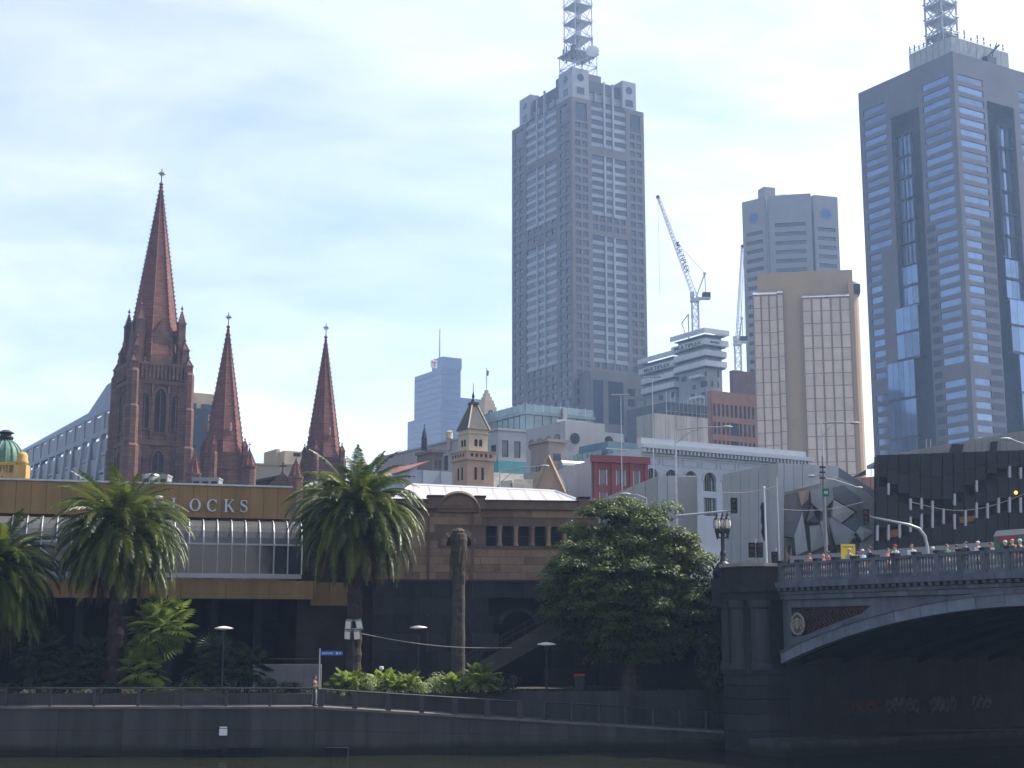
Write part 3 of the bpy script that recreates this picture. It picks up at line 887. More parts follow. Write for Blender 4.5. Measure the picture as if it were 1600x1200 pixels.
# cornice, parapet, pediment, pedestals
MB().box(-0.1, W + .1, -0.45, 0.4, zt, zt + .28).build('cornice', m_sandd, e)
zp = H(783)
MB().box(0, W, -0.1, 0.5, zt + .28, zp).build('parapet', m_sandd, e)
MB().box(-0.05, W + .05, -0.18, 0.55, zp, zp + .1).build('parapet_coping', m_blue, e)
pc = U(716); pr = U(748) - pc
rise = H(777) - H(801)
v, f = plate(arc(pc, H(801), pr, 0, 180, 20, rise + .25), [], 0.5)
MB().add([(x, y - .35, z) for x, y, z in v], f).build('pediment', m_sand, e)
for i in range(16):
    a0, a1 = math.pi * i / 16, math.pi * (i + 1) / 16
    MB().bar((pc + pr * math.cos(a0), -.4, H(801) + (rise + .25) * math.sin(a0)), (pc + pr * math.cos(a1), -.4, H(801) + (rise + .25) * math.sin(a1)), .22).build('pediment_moulding', m_sandd, e)
for (p0, p1) in ((668, 692), (742, 757), (905, 920)):
    MB().box(U(p0), U(p1), -.3, .75, zt + .28, H(778)).build('pedestal', m_sandd, e)
    MB().box(U(p0) - .08, U(p1) + .08, -.38, .83, H(778), H(775)).build('pedestal_cap', m_blue, e)
# pilaster strips and bluestone base
for px in (669, 738):
    piece('pilaster', e, U(px) - .1, U(px) + .1, -.12, .05, 0.2, zt, m_sandd)
nb = 6
for j in range(nb):
    x = -random.uniform(0, .8)
    while x < W:
        L = random.uniform(1.2, 2.2); x0, x1 = max(x, 0) + .012, min(x + L, W) - .012
        z0, z1 = j * zl / nb + .012, (j + 1) * zl / nb - .012
        if x1 - x0 > .2 and not (x1 > U(785) and x0 < U(835) and z0 < H(950)):
            piece('base_stone', e, x0, x1, -0.12 - random.uniform(0, .03), .05, z0, z1, m_blue)
        x += L
MB().box(-.02, W + .02, -.25, .2, zl - .12, zl + .05).build('string_course', m_blue, e)
n = 10
c0, c1 = U(785), U(835)
for i in range(n):
    a0, a1 = math.pi * i / n, math.pi * (i + 1) / n
    cx, r0 = (c0 + c1) / 2, (c1 - c0) / 2
    MB().slab([(cx + r * math.cos(a), -.16, H(975) + r * .75 * math.sin(a)) for r, a in ((r0, a0 + .01), (r0 + .4, a0 + .01), (r0 + .4, a1 - .01), (r0, a1 - .01))], (0, .3, 0)).build('voussoir', m_blue, e)
# roof: hipped sheet-metal roof with standing seams
ez = H(792); r0x, r1x = b.w(652, 12), b.w(890, 12)
ry = 7.0
rz = b.h(757.5, r0x, ry); rz1 = b.h(767.5, r1x, ry); rzm = (rz + rz1) / 2
l0, l1 = b.w(600, ez), b.w(930, ez)
rf = MB()
A0, A1, A2, A3 = (l0, .6, ez + .15), (l1, .6, ez + .15), (l1, 14, ez + .15), (l0, 14, ez + .15)
T0, T1 = (r0x, ry, rz), (r1x, ry, rz1)
rf.poly([A0, A1, T1, T0]).poly([A1, A2, T1]).poly([A2, A3, T0, T1]).poly([A3, A0, T0])
ro = rf.build('roof', m_roofw, e)
ns = 9
for i in range(ns + 1):
    k = i / ns
    p = Vector((r0x + (r1x - r0x) * k, ry, rz + (rz1 - rz) * k)); q = Vector((r0x + (r1x - r0x) * k, .6, ez + .15))
    MB().bar(p + Vector((0, 0, .02)), q + Vector((0, 0, .02)), .02).build('roof_seam', m_roofw, ro)
mb = MB().tube([A0, T0, T1, A1], .13, 6)
mb.build('ridge_cap', m_ridge, ro)
# low link roof at the left end, between palm and hall
mb = MB().slab([(b.w(590, ez), .2, H(783)), (l0 + 2.5, .2, H(783)), (l0 + 2.5, 4, H(770)), (b.w(590, ez), 4, H(770))], (0, 0, -.15))
mb.build('side_roof', m_roofw, e)

# ------------------------------------------------------------------ stairs rising to the bridge behind the tree
m_stair = M('stair_stone', (0.07, 0.066, 0.06), var=0.2, scale=1.0, bump=0.2)
ps, pe = P(690, 1052, 98), P(895, 955, 98)
st = thing('stone_stair', 'long stone stair climbing to the bridge behind the big round tree', 'stairs', (ps.x, 98, TZ))
L, Hh = pe.x - ps.x, min(pe.z, GZ) - TZ
N = 26
for i in range(N):
    piece('step', st, i * L / N, (i + 1) * L / N + .05, 0, 2.6, 0 if i == 0 else (i - 1) * Hh / N, (i + 1) * Hh / N, m_stair)
MB().slab([(0, -.3, 0), (L * .15, -.3, 0), (L + .3, -.3, Hh - .9), (L + .3, -.3, Hh + .45), (0, -.3, .35)], (0, .3, 0)).build('stringer', m_stair, st)
mb = MB()
for z in (.6, 1.0): mb.tube([(0, -.15, z + .35), (L, -.15, Hh + z)], .035, 5)
mb.build('handrail', m_dark, st)
for i in range(12):
    x = L * i / 11; z = Hh * i / 11 + .35 * (1 - i / 11)
    piece('rail_post', st, x - .03, x + .03, -.18, -.12, z, z + 1.0, m_dark)
MB().box(L, L + 9, 0, 3.5, Hh - .5, Hh).build('landing', m_stair, st)

# ================================================================== CATHEDRAL
m_cath = M('cathedral_stone', (0.185, 0.095, 0.062), var=0.25, scale=0.35, streak=0.55, bump=0.3, course=(1.5, .62), col2=(0.07, 0.037, 0.027))
m_spire = M('spire_stone', (0.185, 0.078, 0.058), var=0.2, scale=0.3, streak=0.4, bump=0.3, course=(1.2, .6), col2=(0.13, 0.05, 0.04))
m_cdark = M('cathedral_louvre', (0.035, 0.028, 0.026), var=0.3)
m_cpale = M('statue_stone', (0.36, 0.24, 0.17), var=0.2)
GA = R(31)
def octagon(r, rot=0.0): return [(r * math.cos(rot + R(22.5 + 45 * i)), r * math.sin(rot + R(22.5 + 45 * i))) for i in range(8)]
def spire_part(par, cx, cy, r, z0, z1, mat=None, courses=9, crockets=24, rot=0.0, cr=0.16):
    mat = mat or m_spire
    zz = [z0 + (z1 - z0) * (i / courses) for i in range(courses + 1)]
    for i in range(courses):
        k0, k1 = 1 - i / courses * 0.985, 1 - (i + 1) / courses * 0.985
        poly = [(cx + x * k0, cy + y * k0) for x, y in octagon(r, rot)]
        MB().frustum(poly, zz[i], zz[i + 1] - 0.04, k1 / k0).build('spire_course', mat, par)
    for j in range(8):
        mb = MB()
        x, y = octagon(r, rot)[j]
        mb.tube([(cx + x, cy + y, z0), (cx + x * .02, cy + y * .02, z1)], [cr * 0.75, cr * .5], 4)
        for i in range(crockets):
            k = 1 - (i + .5) / crockets * .97
            d = 1 + cr * .9 / max(r * k, .3)
            mb.sphere((cx + x * k * d, cy + y * k * d, z0 + (z1 - z0) * (i + .5) / crockets), cr * (0.65 + .35 * k), n=5, m=3)
        mb.build('crocket_rib', mat, par)
def finial(par, cx, cy, z, s, mat):
    mb = MB().lathe(cx, cy, [(.22 * s, z - .2 * s), (.5 * s, z + .2 * s), (.25 * s, z + .5 * s), (.12 * s, z + .6 * s), (.09 * s, z + 3.6 * s)], 8)
    mb.build('finial', mat, par)
    mb = MB().box(cx - .75 * s, cx + .75 * s, cy - .07 * s, cy + .07 * s, z + 2.3 * s, z + 2.5 * s)
    mb.box(cx - .08 * s, cx + .08 * s, cy - .75 * s, cy + .75 * s, z + 2.32 * s, z + 2.48 * s)
    for a in range(4):
        mb.sphere((cx + .45 * s * math.cos(a * math.pi / 2 + .78), cy, z + 2.4 * s + .45 * s * math.sin(a * math.pi / 2 + .78)), .16 * s, n=6, m=4)
    mb.build('cross', m_dark, par)
def pinnacle(par, cx, cy, z0, zs, z1, r, mat=None):
    mat = mat or m_cath
    mb = MB().lathe(cx, cy, [(r, z0), (r, zs), (r * 1.18, zs), (r * 1.18, zs + r * .3), (r * .85, zs + r * .35), (r * .06, z1 - r)], 4, rot=math.pi / 4)
    mb.lathe(cx, cy, [(r * .1, z1 - r), (r * .32, z1 - r * .7), (r * .12, z1 - r * .4), (r * .04, z1)], 6)
    for i in range(5):
        k = (i + .5) / 5.5; rr = r * .85 * (1 - k) + .05
        for a in range(4):
            mb.sphere((cx + rr * math.cos(math.pi / 4 + a * math.pi / 2), cy + rr * math.sin(math.pi / 4 + a * math.pi / 2), zs + r * .35 + (z1 - r - zs - r * .35) * k), .09 * r + .05, n=4, m=3)
    mb.build('pinnacle', mat, par)
def lancet_face(par, T, items, z_base):
    """pointed recessed windows: dark opening, frame ring and mullion"""
    for (x0, x1, z0, zs) in items:
        ho = arch_hole(x0, x1, z0, zs, True)
        c = (x0 + x1) / 2; r = (x1 - x0) / 2
        out = arch_hole(x0 - .3, x1 + .3, z0 - .3, zs, True)
        v, f = plate(out, [ho], .35)
        MB().add([T(x, y - .35, z) for x, y, z in v], f).build('window_frame', m_cath, par)
        MB().poly([T(x, -.06, z) for x, z in ho]).build('louvre_window', m_cdark, par)
        MB().slab([T(c - .1, -.3, z0), T(c + .1, -.3, z0), T(c + .1, -.3, zs + r), T(c - .1, -.3, zs + r)], Vector(T(0, .2, 0)) - Vector(T(0, 0, 0))).build('mullion', m_cath, par)
# --- crossing tower and great spire
Yc = 270.0
pc_ = P(238, 600, Yc)
ct = thing('cathedral_tower', 'brown stone cathedral tower carrying the tallest crocketed spire', 'tower', (pc_.x, Yc, GZ), GA)
s = Yc / F           # metres per photograph pixel here
zh = lambda py: zat(py, Yc) - GZ
hw = 5.5             # half side
h_a, h_b, h_c, h_d = zh(700), zh(602), zh(586), zh(507)
MB().box(-hw, hw, -hw, hw, 0, h_b).build('shaft', m_cath, ct)
for z in (zh(697), zh(604)):
    MB().box(-hw - .35, hw + .35, -hw - .35, hw + .35, z - .5, z + .3).build('string_course', m_cath, ct)
TFr = lambda u, d, z: (u, -hw + d, z)
TLf = lambda u, d, z: (-hw + d, -u, z)
bz0, bz1 = zh(676), zh(632)
items = [(x - .85, x + .85, bz0, bz1) for x in (-3.0, 0.0, 3.0)]
items[1] = (-1.1, 1.1, bz0 - .6, bz1 + .7)
low = [(-1.05, 1.05, zh(742), zh(722)), (-3.6, -2.9, zh(735), zh(722)), (2.9, 3.6, zh(735), zh(722))]
for T in (TFr, TLf):
    lancet_face(ct, T, items, 0); lancet_face(ct, T, low, 0)
    for x in (-4.15, -1.55, 1.55, 4.15):
        MB().slab([T(x - .22, -.35, zh(692)), T(x + .22, -.35, zh(692)), T(x + .22, -.35, h_b - .4), T(x - .22, -.35, h_b - .4)], Vector(T(0, .4, 0)) - Vector(T(0, 0, 0))).build('pilaster', m_cath, ct)
    for i in range(13):
        x = -4.5 + i * .75
        MB().slab([T(x - .2, -.45, h_b + .3), T(x + .2, -.45, h_b + .3), T(x + .2, -.45, h_c + .9), T(x - .2, -.45, h_c + .9)], Vector(T(0, .3, 0)) - Vector(T(0, 0, 0))).build('parapet_pier', m_cath, ct)
    MB().slab([T(-hw, -.5, h_c + .9), T(hw, -.5, h_c + .9), T(hw, -.5, h_c + 1.4), T(-hw, -.5, h_c + 1.4)], Vector(T(0, .45, 0)) - Vector(T(0, 0, 0))).build('parapet_rail', m_cath, ct)
for (sx, sy) in ((-1, -1), (1, -1), (-1, 1), (1, 1)):      # corner buttresses and tiers of pinnacles
    cx, cy = sx * (hw - .2), sy * (hw - .2)
    for (r, z0, z1) in ((1.25, 0, zh(700)), (1.05, zh(700), zh(640)), (.9, zh(640), h_c)):
        MB().lathe(cx, cy, [(r * 1.3, z0), (r * 1.3, z1 - .5), (r * 1.05, z1)], 8, rot=R(22.5)).build('buttress', m_cath, ct)
    pinnacle(ct, cx, cy, h_c - .4, zh(577), zh(557), .95)
    pinnacle(ct, sx * (hw - .85), sy * (hw - .85), h_c, zh(552), zh(530), .95)
    pinnacle(ct, sx * (hw - 1.5), sy * (hw - 1.5), h_c, zh(510), zh(480), .95)
    for (ox, oy) in ((1.6, 0), (0, 1.6)):
        MB().lathe(cx - sx * ox, cy - sy * oy, [(.62, 0), (.62, zh(640)), (.5, h_b)], 6).build('buttress_shaft', m_cath, ct)
        pinnacle(ct, cx - sx * ox * 1.3, cy - sy * oy * 1.3, h_c - .4, zh(582), zh(566), .7)
    mb = MB().box(-.3, .3, -.3, .3, 0, 1)
    mb = MB().bar((cx * .97, cy * .97, zh(590)), (sx * 3.0, sy * 3.0, zh(520)), .8)
    mb.build('flying_buttress', m_cath, ct)
for sx, sy in ((0, -1), (-1, 0), (1, 0), (0, 1)):           # gabled lucarnes of the lantern stage
    T = (lambda u, d, z, sx=sx, sy=sy: (u if sx == 0 else sx * (4.45 - d), sy * (4.45 - d) if sx == 0 else u, z))
    out = [(-1.9, h_c), (1.9, h_c), (1.9, zh(535)), (0, zh(505)), (-1.9, zh(535))]
    ho = arch_hole(-.75, .75, zh(582), zh(550), True)
    v, f = plate(out, [ho], .6)
    MB().add([T(x, y, z) for x, y, z in v], f).build('lucarne', m_cath, ct)
    MB().poly([T(x, .5, z) for x, z in ho]).build('louvre_window', m_cdark, ct)
    MB().slab([T(-.08, .2, zh(582)), T(.08, .2, zh(582)), T(.08, .2, zh(545)), T(-.08, .2, zh(545))], Vector(T(0, .2, 0)) - Vector(T(0, 0, 0))).build('mullion', m_cath, ct)
MB().frustum(octagon(5.3), h_c - .3, zh(560), .97).build('lantern', m_cath, ct)
MB().box(-hw + .5, hw - .5, -hw + .5, hw - .5, h_b - .1, h_c + 1.1).build('parapet_core', m_cath, ct)
spire_part(ct, 0, 0, 5.15, zh(562), zh(289), courses=14, crockets=40, cr=.2)
finial(ct, 0, 0, zh(289), 0.95, m_spire)
# --- the two front spires
def west_tower(px, tip, base_py, rpx, Y, lab):
    p0 = P(px, base_py, Y); s = Y / F
    t = thing('cathedral_spire', lab, 'spire', (p0.x, Y, GZ), GA, 'smaller cathedral spires')
    zh = lambda py: zat(py, Y) - GZ
    r = rpx * s
    h = r * .86
    MB().box(-h, h, -h, h, 0, zh(base_py + 10)).build('shaft', m_cath, t)
    for z in (zh(base_py + 12), zh(base_py + 34)):
        MB().box(-h - .2, h + .2, -h - .2, h + .2, z - .25, z + .2).build('string_course', m_cath, t)
    for (sx, sy) in ((-1, -1), (1, -1), (-1, 1), (1, 1)):
        MB().lathe(sx * h, sy * h, [(.75, 0), (.75, zh(base_py + 14)), (.6, zh(base_py + 10))], 8).build('buttress', m_cath, t)
        pinnacle(t, sx * h * .97, sy * h * .97, zh(base_py + 14), zh(base_py), zh(base_py - 16), .62, m_spire)
    spire_part(t, 0, 0, r * 1.04, zh(base_py + 10), zh(tip), courses=11, crockets=26, cr=.17)
    finial(t, 0, 0, zh(tip), .8, m_spire)
    for sx, sy in ((0, -1), (-1, 0), (1, 0), (0, 1)):
        T = (lambda u, d, z, sx=sx, sy=sy: (u if sx == 0 else sx * (h * .98 - d), sy * (h * .98 - d) if sx == 0 else u, z))
        out = [(-.95, zh(base_py + 12)), (.95, zh(base_py + 12)), (.95, zh(base_py - 10)), (0, zh(base_py - 24)), (-.95, zh(base_py - 10))]
        ho = arch_hole(-.5, .5, zh(base_py + 8), zh(base_py - 7), True)
        v, f = plate(out, [ho], .5)
        MB().add([T(x, y, z) for x, y, z in v], f).build('lucarne', m_cath, t)
        MB().poly([T(x, .4, z) for x, z in ho]).build('louvre_window', m_cdark, t)
        T2 = Vector(T(0, -.1, 0))
        MB().lathe(T2.x, T2.y, [(.25, zh(base_py - 24)), (.2, zh(base_py - 30)), (.28, zh(base_py - 33)), (.1, zh(base_py - 37))], 6).build('statue', m_cpale, t)
    return t
west_tower(350, 512, 700, 30, 252, 'reddish cathedral spire standing just right of the tallest one')
west_tower(505, 528, 707, 26.5, 262, 'reddish cathedral spire rising behind the middle palm crown')
# nave roof with gable cross and small pinnacles
Yn = 246.0
zn = lambda py: zat(py, Yn) - GZ
pn = P(442, 720, Yn)
nv = thing('cathedral_gable', 'dark cathedral roof gable topped by a stone cross between the small spires', 'gable', (pn.x, Yn, GZ), 0)
k = Yn / F
MB().slab([(-3.0, 0, 0), (3.0, 0, 0), (3.0, 0, zn(762)), (0, 0, zn(738)), (-3.0, 0, zn(762))], (0, .6, 0)).build('gable_wall', m_cath, nv)
MB().slab([(-13.5, 1, zn(765)), (0, .6, zn(740)), (0, 14, zn(742)), (-13.5, 14, zn(765))], (0, 0, -.3)).build('roof_slope', M('slate_brown', (0.10, 0.07, 0.065), var=.2), nv)
MB().slab([(3.2, .6, zn(763)), (0, .6, zn(740)), (0, 14, zn(742)), (3.2, 14, zn(763))], (0, 0, -.3)).build('roof_slope', MATS['slate_brown'], nv)
MB().slab([(-13.5, 1, 0), (-3, 1, 0), (-3, 1, zn(764)), (-13.5, 1, zn(765))], (0, .5, 0)).build('nave_wall', m_cath, nv)
mb = MB().lathe(0, .3, [(.35, zn(742)), (.2, zn(735)), (.12, zn(732))], 6)
mb.box(-.12, .12, .2, .4, zn(733), zn(722)).box(-.6, .6, .22, .38, zn(729), zn(726.5)); mb.build('cross', m_cath, nv)
for i, (px, tp, bs, lab) in enumerate(((389, 696, 728, 'crocketed stone pinnacle beside the gable on the roof ridge'), (462, 712, 745, 'dark red pinnacle left of the rightmost cathedral spire'),
                                    (303, 700, 740, 'dark pinnacle between the great tower and the next spire'))):
    p = P(px, bs, Yn - 2)
    t = thing('stone_pinnacle', lab, 'pinnacle', (p.x, Yn - 2, GZ), .3, 'cathedral pinnacles')
    zz = lambda py: zat(py, Yn - 2) - GZ
    MB().lathe(0, 0, [(1.25, 0), (1.25, zz(bs) - .4), (1.35, zz(bs) - .3), (1.35, zz(bs))], 8).build('turret', m_cath, t)
    spire_part(t, 0, 0, 1.15, zz(bs), zz(tp + 6), courses=5, crockets=9, cr=.13)
    finial(t, 0, 0, zz(tp + 6), .35, m_spire)

# ================================================================== BLUE-GREY HOTEL BEHIND THE CATHEDRAL
m_hotel = M('hotel_cladding', (0.14, 0.18, 0.235), rough=.5, var=.12, scale=.2, metal=.2)
m_beige = M('beige_render', (0.42, 0.34, 0.24), var=.12, scale=.3)
m_hglass = G('hotel_glass', (0.05, 0.07, 0.10), rough=.4, spec=.3)
b = Bld('hotel', 'blue grey hotel with sloping glass bays behind the cathedral tower', 'hotel', 236, 608, 300, 31)
e = b.e; D = b.d(16, b.h(683)); W = b.w(338)
top = b.H
MB().box(.3, W, .3, D, 0, top - 14).build('core', m_beige, e)
zr = .5 * (b.h(630, 0, b.d(170, 50)) + b.h(683, 0, D)) + 1.5; print('hotel', D, b.h(630, 0, b.d(170, 50)), b.h(683, 0, D))
MB().slab([(0, 0, zr - 5), (0, D, zr - 5.5), (2.5, D, zr - 3.0), (2.5, D * .45, zr - 2.0), (2.5, D * .33, zr + 2.8), (2.5, 0, zr + 2.8)], (1.0, 0, 0)).build('roof_edge', m_hotel, e)
Dn = 15; dd = D / Dn
for i in range(Dn):
    y0, y1 = i * dd, (i + 1) * dd
    piece('top_window', e, -.25, .3, y0 + dd * .22, y1 - dd * .22, zr - 9.6, zr - 6.2, m_hglass)
    piece('top_pier', e, -.4, .4, y0 - dd * .16, y0 + dd * .16, zr - 10, zr - 5.6, m_hotel)
MB().box(-.9, .3, 0, D, zr - 11, zr - 9.9).build('ledge', m_hotel, e)
nb = 8; bd = D / nb
for i in range(nb):
    y0 = i * bd
    for (off, wdt) in ((.02, .1), (.55, .1)):
        mb = MB().slab([(-2.6, y0 + bd * off, 0), (-2.4, y0 + bd * off, zr - 26), (-.9, y0 + bd * off, zr - 10.5), (.2, y0 + bd * off, zr - 10.5), (.2, y0 + bd * off, 0)], (0, bd * wdt, 0))
        mb.build('bay_fin', m_hotel, e)
    for j in range(6):
        zt_ = zr - 12 - j * 4.2
        xo = -.6 - (zr - 10.5 - zt_) / 15.5 * 1.2
        xo = max(xo, -1.8)
        piece('bay_window', e, xo - .1, xo + .4, y0 + bd * .64, y0 + bd * .98, zt_ - 3.2, zt_ - .3, m_hglass)
        piece('balcony', e, xo - .4, .3, y0 + bd * .64, y0 + bd * .98, zt_ - 4.0, zt_ - 3.25, m_hotel)
        piece('bay_glass', e, xo - .1, xo + .3, y0 + bd * .13, y0 + bd * .54, zt_ - 4.0, zt_ - .1, m_hglass)
MB().box(6, W - 2, -1, 6, 0, b.h(633)).build('glass_front', m_hglass, e)
MB().box(1, W, .3, 12, 0, b.h(607)).build('end_block', m_beige, e)
for i in range(3):
    piece('window', e, 3 + i * 4.2, 6 + i * 4.2, .1, .4, b.h(640), b.h(624), m_hglass)
MB().box(3, 12, D * .62, D * .98, top - 16, b.h(648)).build('roof_block', m_beige, e)

# right of the spires: low beige block
m_cream = M('cream_render', (0.47, 0.40, 0.29), var=.1, scale=.3)
b = Bld('beige_block', 'pale beige office block seen between the two smaller spires', 'building', 445, 704, 300, 31)
e = b.e
MB().box(0, b.w(490), 0, b.d(417), 0, b.H).build('wall', m_cream, e)
MB().box(-.6, b.d(417) * .02, b.d(436), b.d(417) * 1.02, 0, b.h(699)).build('stair_tower', m_cream, e)
piece('window', e, 2.0, 3.6, -.1, .1, b.h(712), b.h(706), m_cdark)
for i in range(3): piece('window', e, -.1, .1, 4 + i * 3, 5.5 + i * 3, b.h(716), b.h(707), m_cdark)
b = Bld('rendered_hall', 'long plain cream wall building behind the cathedral gable', 'building', 398, 727, 278, 14)
MB().box(0, b.w(478), 0, 18, 0, b.H).build('wall', m_cream, b.e); MB().box(-.2, b.w(478) + .2, -.2, 18.2, b.H, b.H + .4).build('coping', m_beige, b.e)

# ================================================================== FAR BLUE TOWER
m_blueg = G('blue_curtain_wall', (0.06, 0.11, 0.20), rough=.2, spec=.7, var=.1)
b = Bld('blue_glass_tower', 'far plain blue glass tower with a tall mast and a small square sign', 'tower', 690, 566, 1000, 31)
e = b.e
def tiers(px0, px1, py, name, yo=0):
    pass
k = 1000 / F
x1 = b.w(720); dz = b.d(648)
MB().box(0, x1, 0, dz, 0, b.h(575)).build('shaft', m_blueg, e)
MB().box(0.5, x1 + .5, -0.5, b.d(674), b.h(575), b.h(557)).build('upper_block', m_blueg, e)
MB().box(1, x1, dz, b.d(636), 0, b.h(656, 0, dz)).build('side_wing', m_blueg, e)
MB().box(x1 + .3, b.w(775), 3, dz, 0, b.h(617)).build('low_wing', m_blueg, e)
m_bl2 = G('blue_floor_line', (0.08, 0.14, 0.24), rough=.3, spec=.5, var=.1)
for j in range(34):
    z = b.h(575) - 4 - j * 4.3
    piece('floor_line', e, -.25, x1, -.25, .1, z, z + .5, m_bl2)
    piece('floor_line', e, -.25, .1, .12, dz, z, z + .5, m_bl2)
MB().tube([(x1 * .1, 6, b.h(562)), (x1 * .1, 6, b.h(511))], [.7, .35], 6).build('mast', m_steel, e)
sg = thing('tower_sign', 'small white square sign with a red mark atop the far blue tower', 'sign', P(678, 575, 985), R(31))
MB().box(-2.5, 2.5, -.3, .3, 0, 5.6).build('sign_panel', m_white, sg)
m_sred = M('sign_red', (0.6, 0.08, 0.06), var=.05)
MB().box(-1.9, 1.9, -.5, -.3, 3.6, 4.6).box(-.2, .9, -.5, -.3, 1.0, 3.6).build('sign_mark', m_sred, sg)

# ================================================================== CENTRAL GRANITE TOWER
m_gran = M('granite_grey', (0.15, 0.135, 0.13), var=.12, scale=.12, bump=.05)
m_spand = M('pale_spandrel', (0.29, 0.31, 0.33), rough=.5, var=.10, scale=.15)
m_tg = G('tower_glass', (0.045, 0.055, 0.075), rough=.2, spec=.5, objvar=.9)
b = Bld('granite_tower', 'tall grey granite tower with round-windowed crown and lattice mast', 'tower', 893, 150, 600, 31)
e = b.e
W = b.w(1006, b.h(175)); D = b.d(800, b.h(190)); Ht = b.H
print('granite W,D,H', W, D, Ht)
fl = 4.15
pn = Panes(e, m_tg)
def face(T, L, fr, panes, crown):
    a0, a1 = L * fr[0], L * fr[1]             # central panel limits
    holes = []; nf = int(Ht / fl)
    pan = []
    for j in range(nf):
        z0 = Ht - 14 - j * fl
        if z0 < 2: break
        py_ = j
        zA = Ht - 14
        inpanel = any(z0 < d_ and z0 + 2.5 > c_ for c_, d_ in ((zA - 9.3 * fl, zA - 2.7 * fl), (zA - 25.3 * fl, zA - 11.6 * fl)))
        intop = z0 + 2.5 > zA - 1.7 * fl
        for (u, w_) in ((.055, .15), (.60, .15)):
            pass
        cs = [(0.0, a0), (a1, L)]
        for (c0, c1) in cs:
            g = (c1 - c0)
            for kk in (0, 1):
                u0 = c0 + g * (.16 + .38 * kk); u1 = u0 + g * .28
                holes.append((u0, u1, z0, z0 + 2.5)); panes(u0, u1, z0, z0 + 2.5)
        if not inpanel and not intop:
            g = (a1 - a0)
            for kk in range(5):
                u0 = a0 + g * (.04 + .19 * kk); holes.append((u0, u0 + g * .13, z0, z0 + 2.5)); panes(u0, u0 + g * .13, z0, z0 + 2.5)
    zA = Ht - 14
    zones = [(zA - 9.3 * fl, zA - 2.7 * fl), (zA - 25.3 * fl, zA - 11.6 * fl), (zA - 1.7 * fl, Ht)]
    for (c, d) in zones: holes.append((a0 + .5, a1 - .5, c, d))
    # tall windows at the head of the corner blocks
    for (c0, c1) in ((0.0, a0), (a1, L)):
        g = c1 - c0
        holes.append((c0 + g * .2, c1 - g * .2, Ht - 10.5, Ht - 2.2)); panes(c0 + g * .2, c1 - g * .2, Ht - 10.5, Ht - 2.2)
    return holes, zones, a0, a1
for (T, L, fr, isf) in ((TF, W, (.255, .755), True), (TL, D, (.24, .765), False)):
    fn = (lambda a, bb, c, d: pn.front(a, bb, c, d, .42)) if isf else (lambda a, bb, c, d: pn.left(a, bb, c, d, .42))
    holes, zones, a0, a1 = face(T, L, fr, fn, None)
    mb = MB(); holed(mb, 0, L, 0, Ht, holes, 0, .45, T)
    mb.build('granite_face', m_gran, e)
    for (c, d) in zones:
        n = max(1, int(round((d - c) / fl))); st = (d - c) / n
        g = a1 - a0
        for j in range(n):
            z0 = c + j * st
            mb = MB(); p0, p1 = T(a0 + .5, .25, z0), T(a1 - .5, .5, z0 + st * .42)
            piece('spandrel', e, p0[0], p1[0], p0[1], p1[1], p0[2], p1[2], m_spand)
            for (f0, f1) in ((.02, .36), (.40, .60), (.64, .98)):
                fn2 = pn.front if isf else pn.left
                fn2(a0 + g * f0 + .3, a0 + g * f1 - .3, z0 + st * .42, z0 + st, .48)
        for f0 in (.38, .62):
            p0, p1 = T(a0 + g * f0 - .45, -.25, c), T(a0 + g * f0 + .45, .5, d if d < Ht else Ht + 10)
            piece('mullion_fin', e, p0[0], p1[0], p0[1], p1[1], p0[2], p1[2], m_spand)
pn.done()
MB().box(.5, W - .02, .5, D - .02, 0, Ht - .3).build('core', m_gran, e)
# crown
zc = b.h(107, 3, 3); ins = 3.0
def turret(x0, x1, y0, y1, z1, name='crown_turret'):
    MB().box(x0, x1, y0, y1, Ht - 8, z1).build(name, m_spand, e)
    for (cx, T2) in (((x0 + x1) / 2, 'f'), ((y0 + y1) / 2, 'l')):
        r = 1.75
        pts = arc(0, 0, r, 0, 345, 23)
        rz = z1 - 4.2
        if T2 == 'f': MB().slab([(cx + x, y0 - .06, rz + z) for x, z in pts], (0, .3, 0)).build('round_window', m_tg, e)
        else: MB().slab([(x0 - .06, cx + x, rz + z) for x, z in pts], (.3, 0, 0)).build('round_window', m_tg, e)
        if T2 == 'f': piece('window', e, cx - 2.0, cx + 2.0, y0 - .08, y0 + .1, z1 - 12, z1 - 8.8, m_tg)
        else: piece('window', e, x0 - .08, x0 + .1, cx - 2.0, cx + 2.0, z1 - 12, z1 - 8.8, m_tg)
cw = W * .21; cd = D * .21
turret(ins - 1.5, ins + cw - 1, ins - 1.5, ins + cd - 1, zc)
turret(W * .74, W * .93, ins - 1.0, ins + cd, zc - .5)
turret(ins - 1.0, ins + cw, D * .74, D * .93, zc - .5)
MB().box(ins + 1, W - ins, ins + 1, D - ins, Ht - 10, zc - 9).build('crown_core', m_spand, e)
m_louv = M('crown_louvre', (0.10, 0.10, 0.11), var=.2)
MB().box(ins + .6, W - ins - .3, ins + .6, D - ins - .3, zc - 9, zc - 3.5).build('crown_louvre', m_louv, e)
for f0 in (.38, .5, .62):
    piece('crown_fin', e, W * f0 - .5, W * f0 + .5, ins - .3, ins + 1.2, Ht - 5, zc - 9.2, m_spand)
    piece('crown_fin', e, ins - .3, ins + 1.2, D * f0 - .5, D * f0 + .5, Ht - 5, zc - 9.2, m_spand)
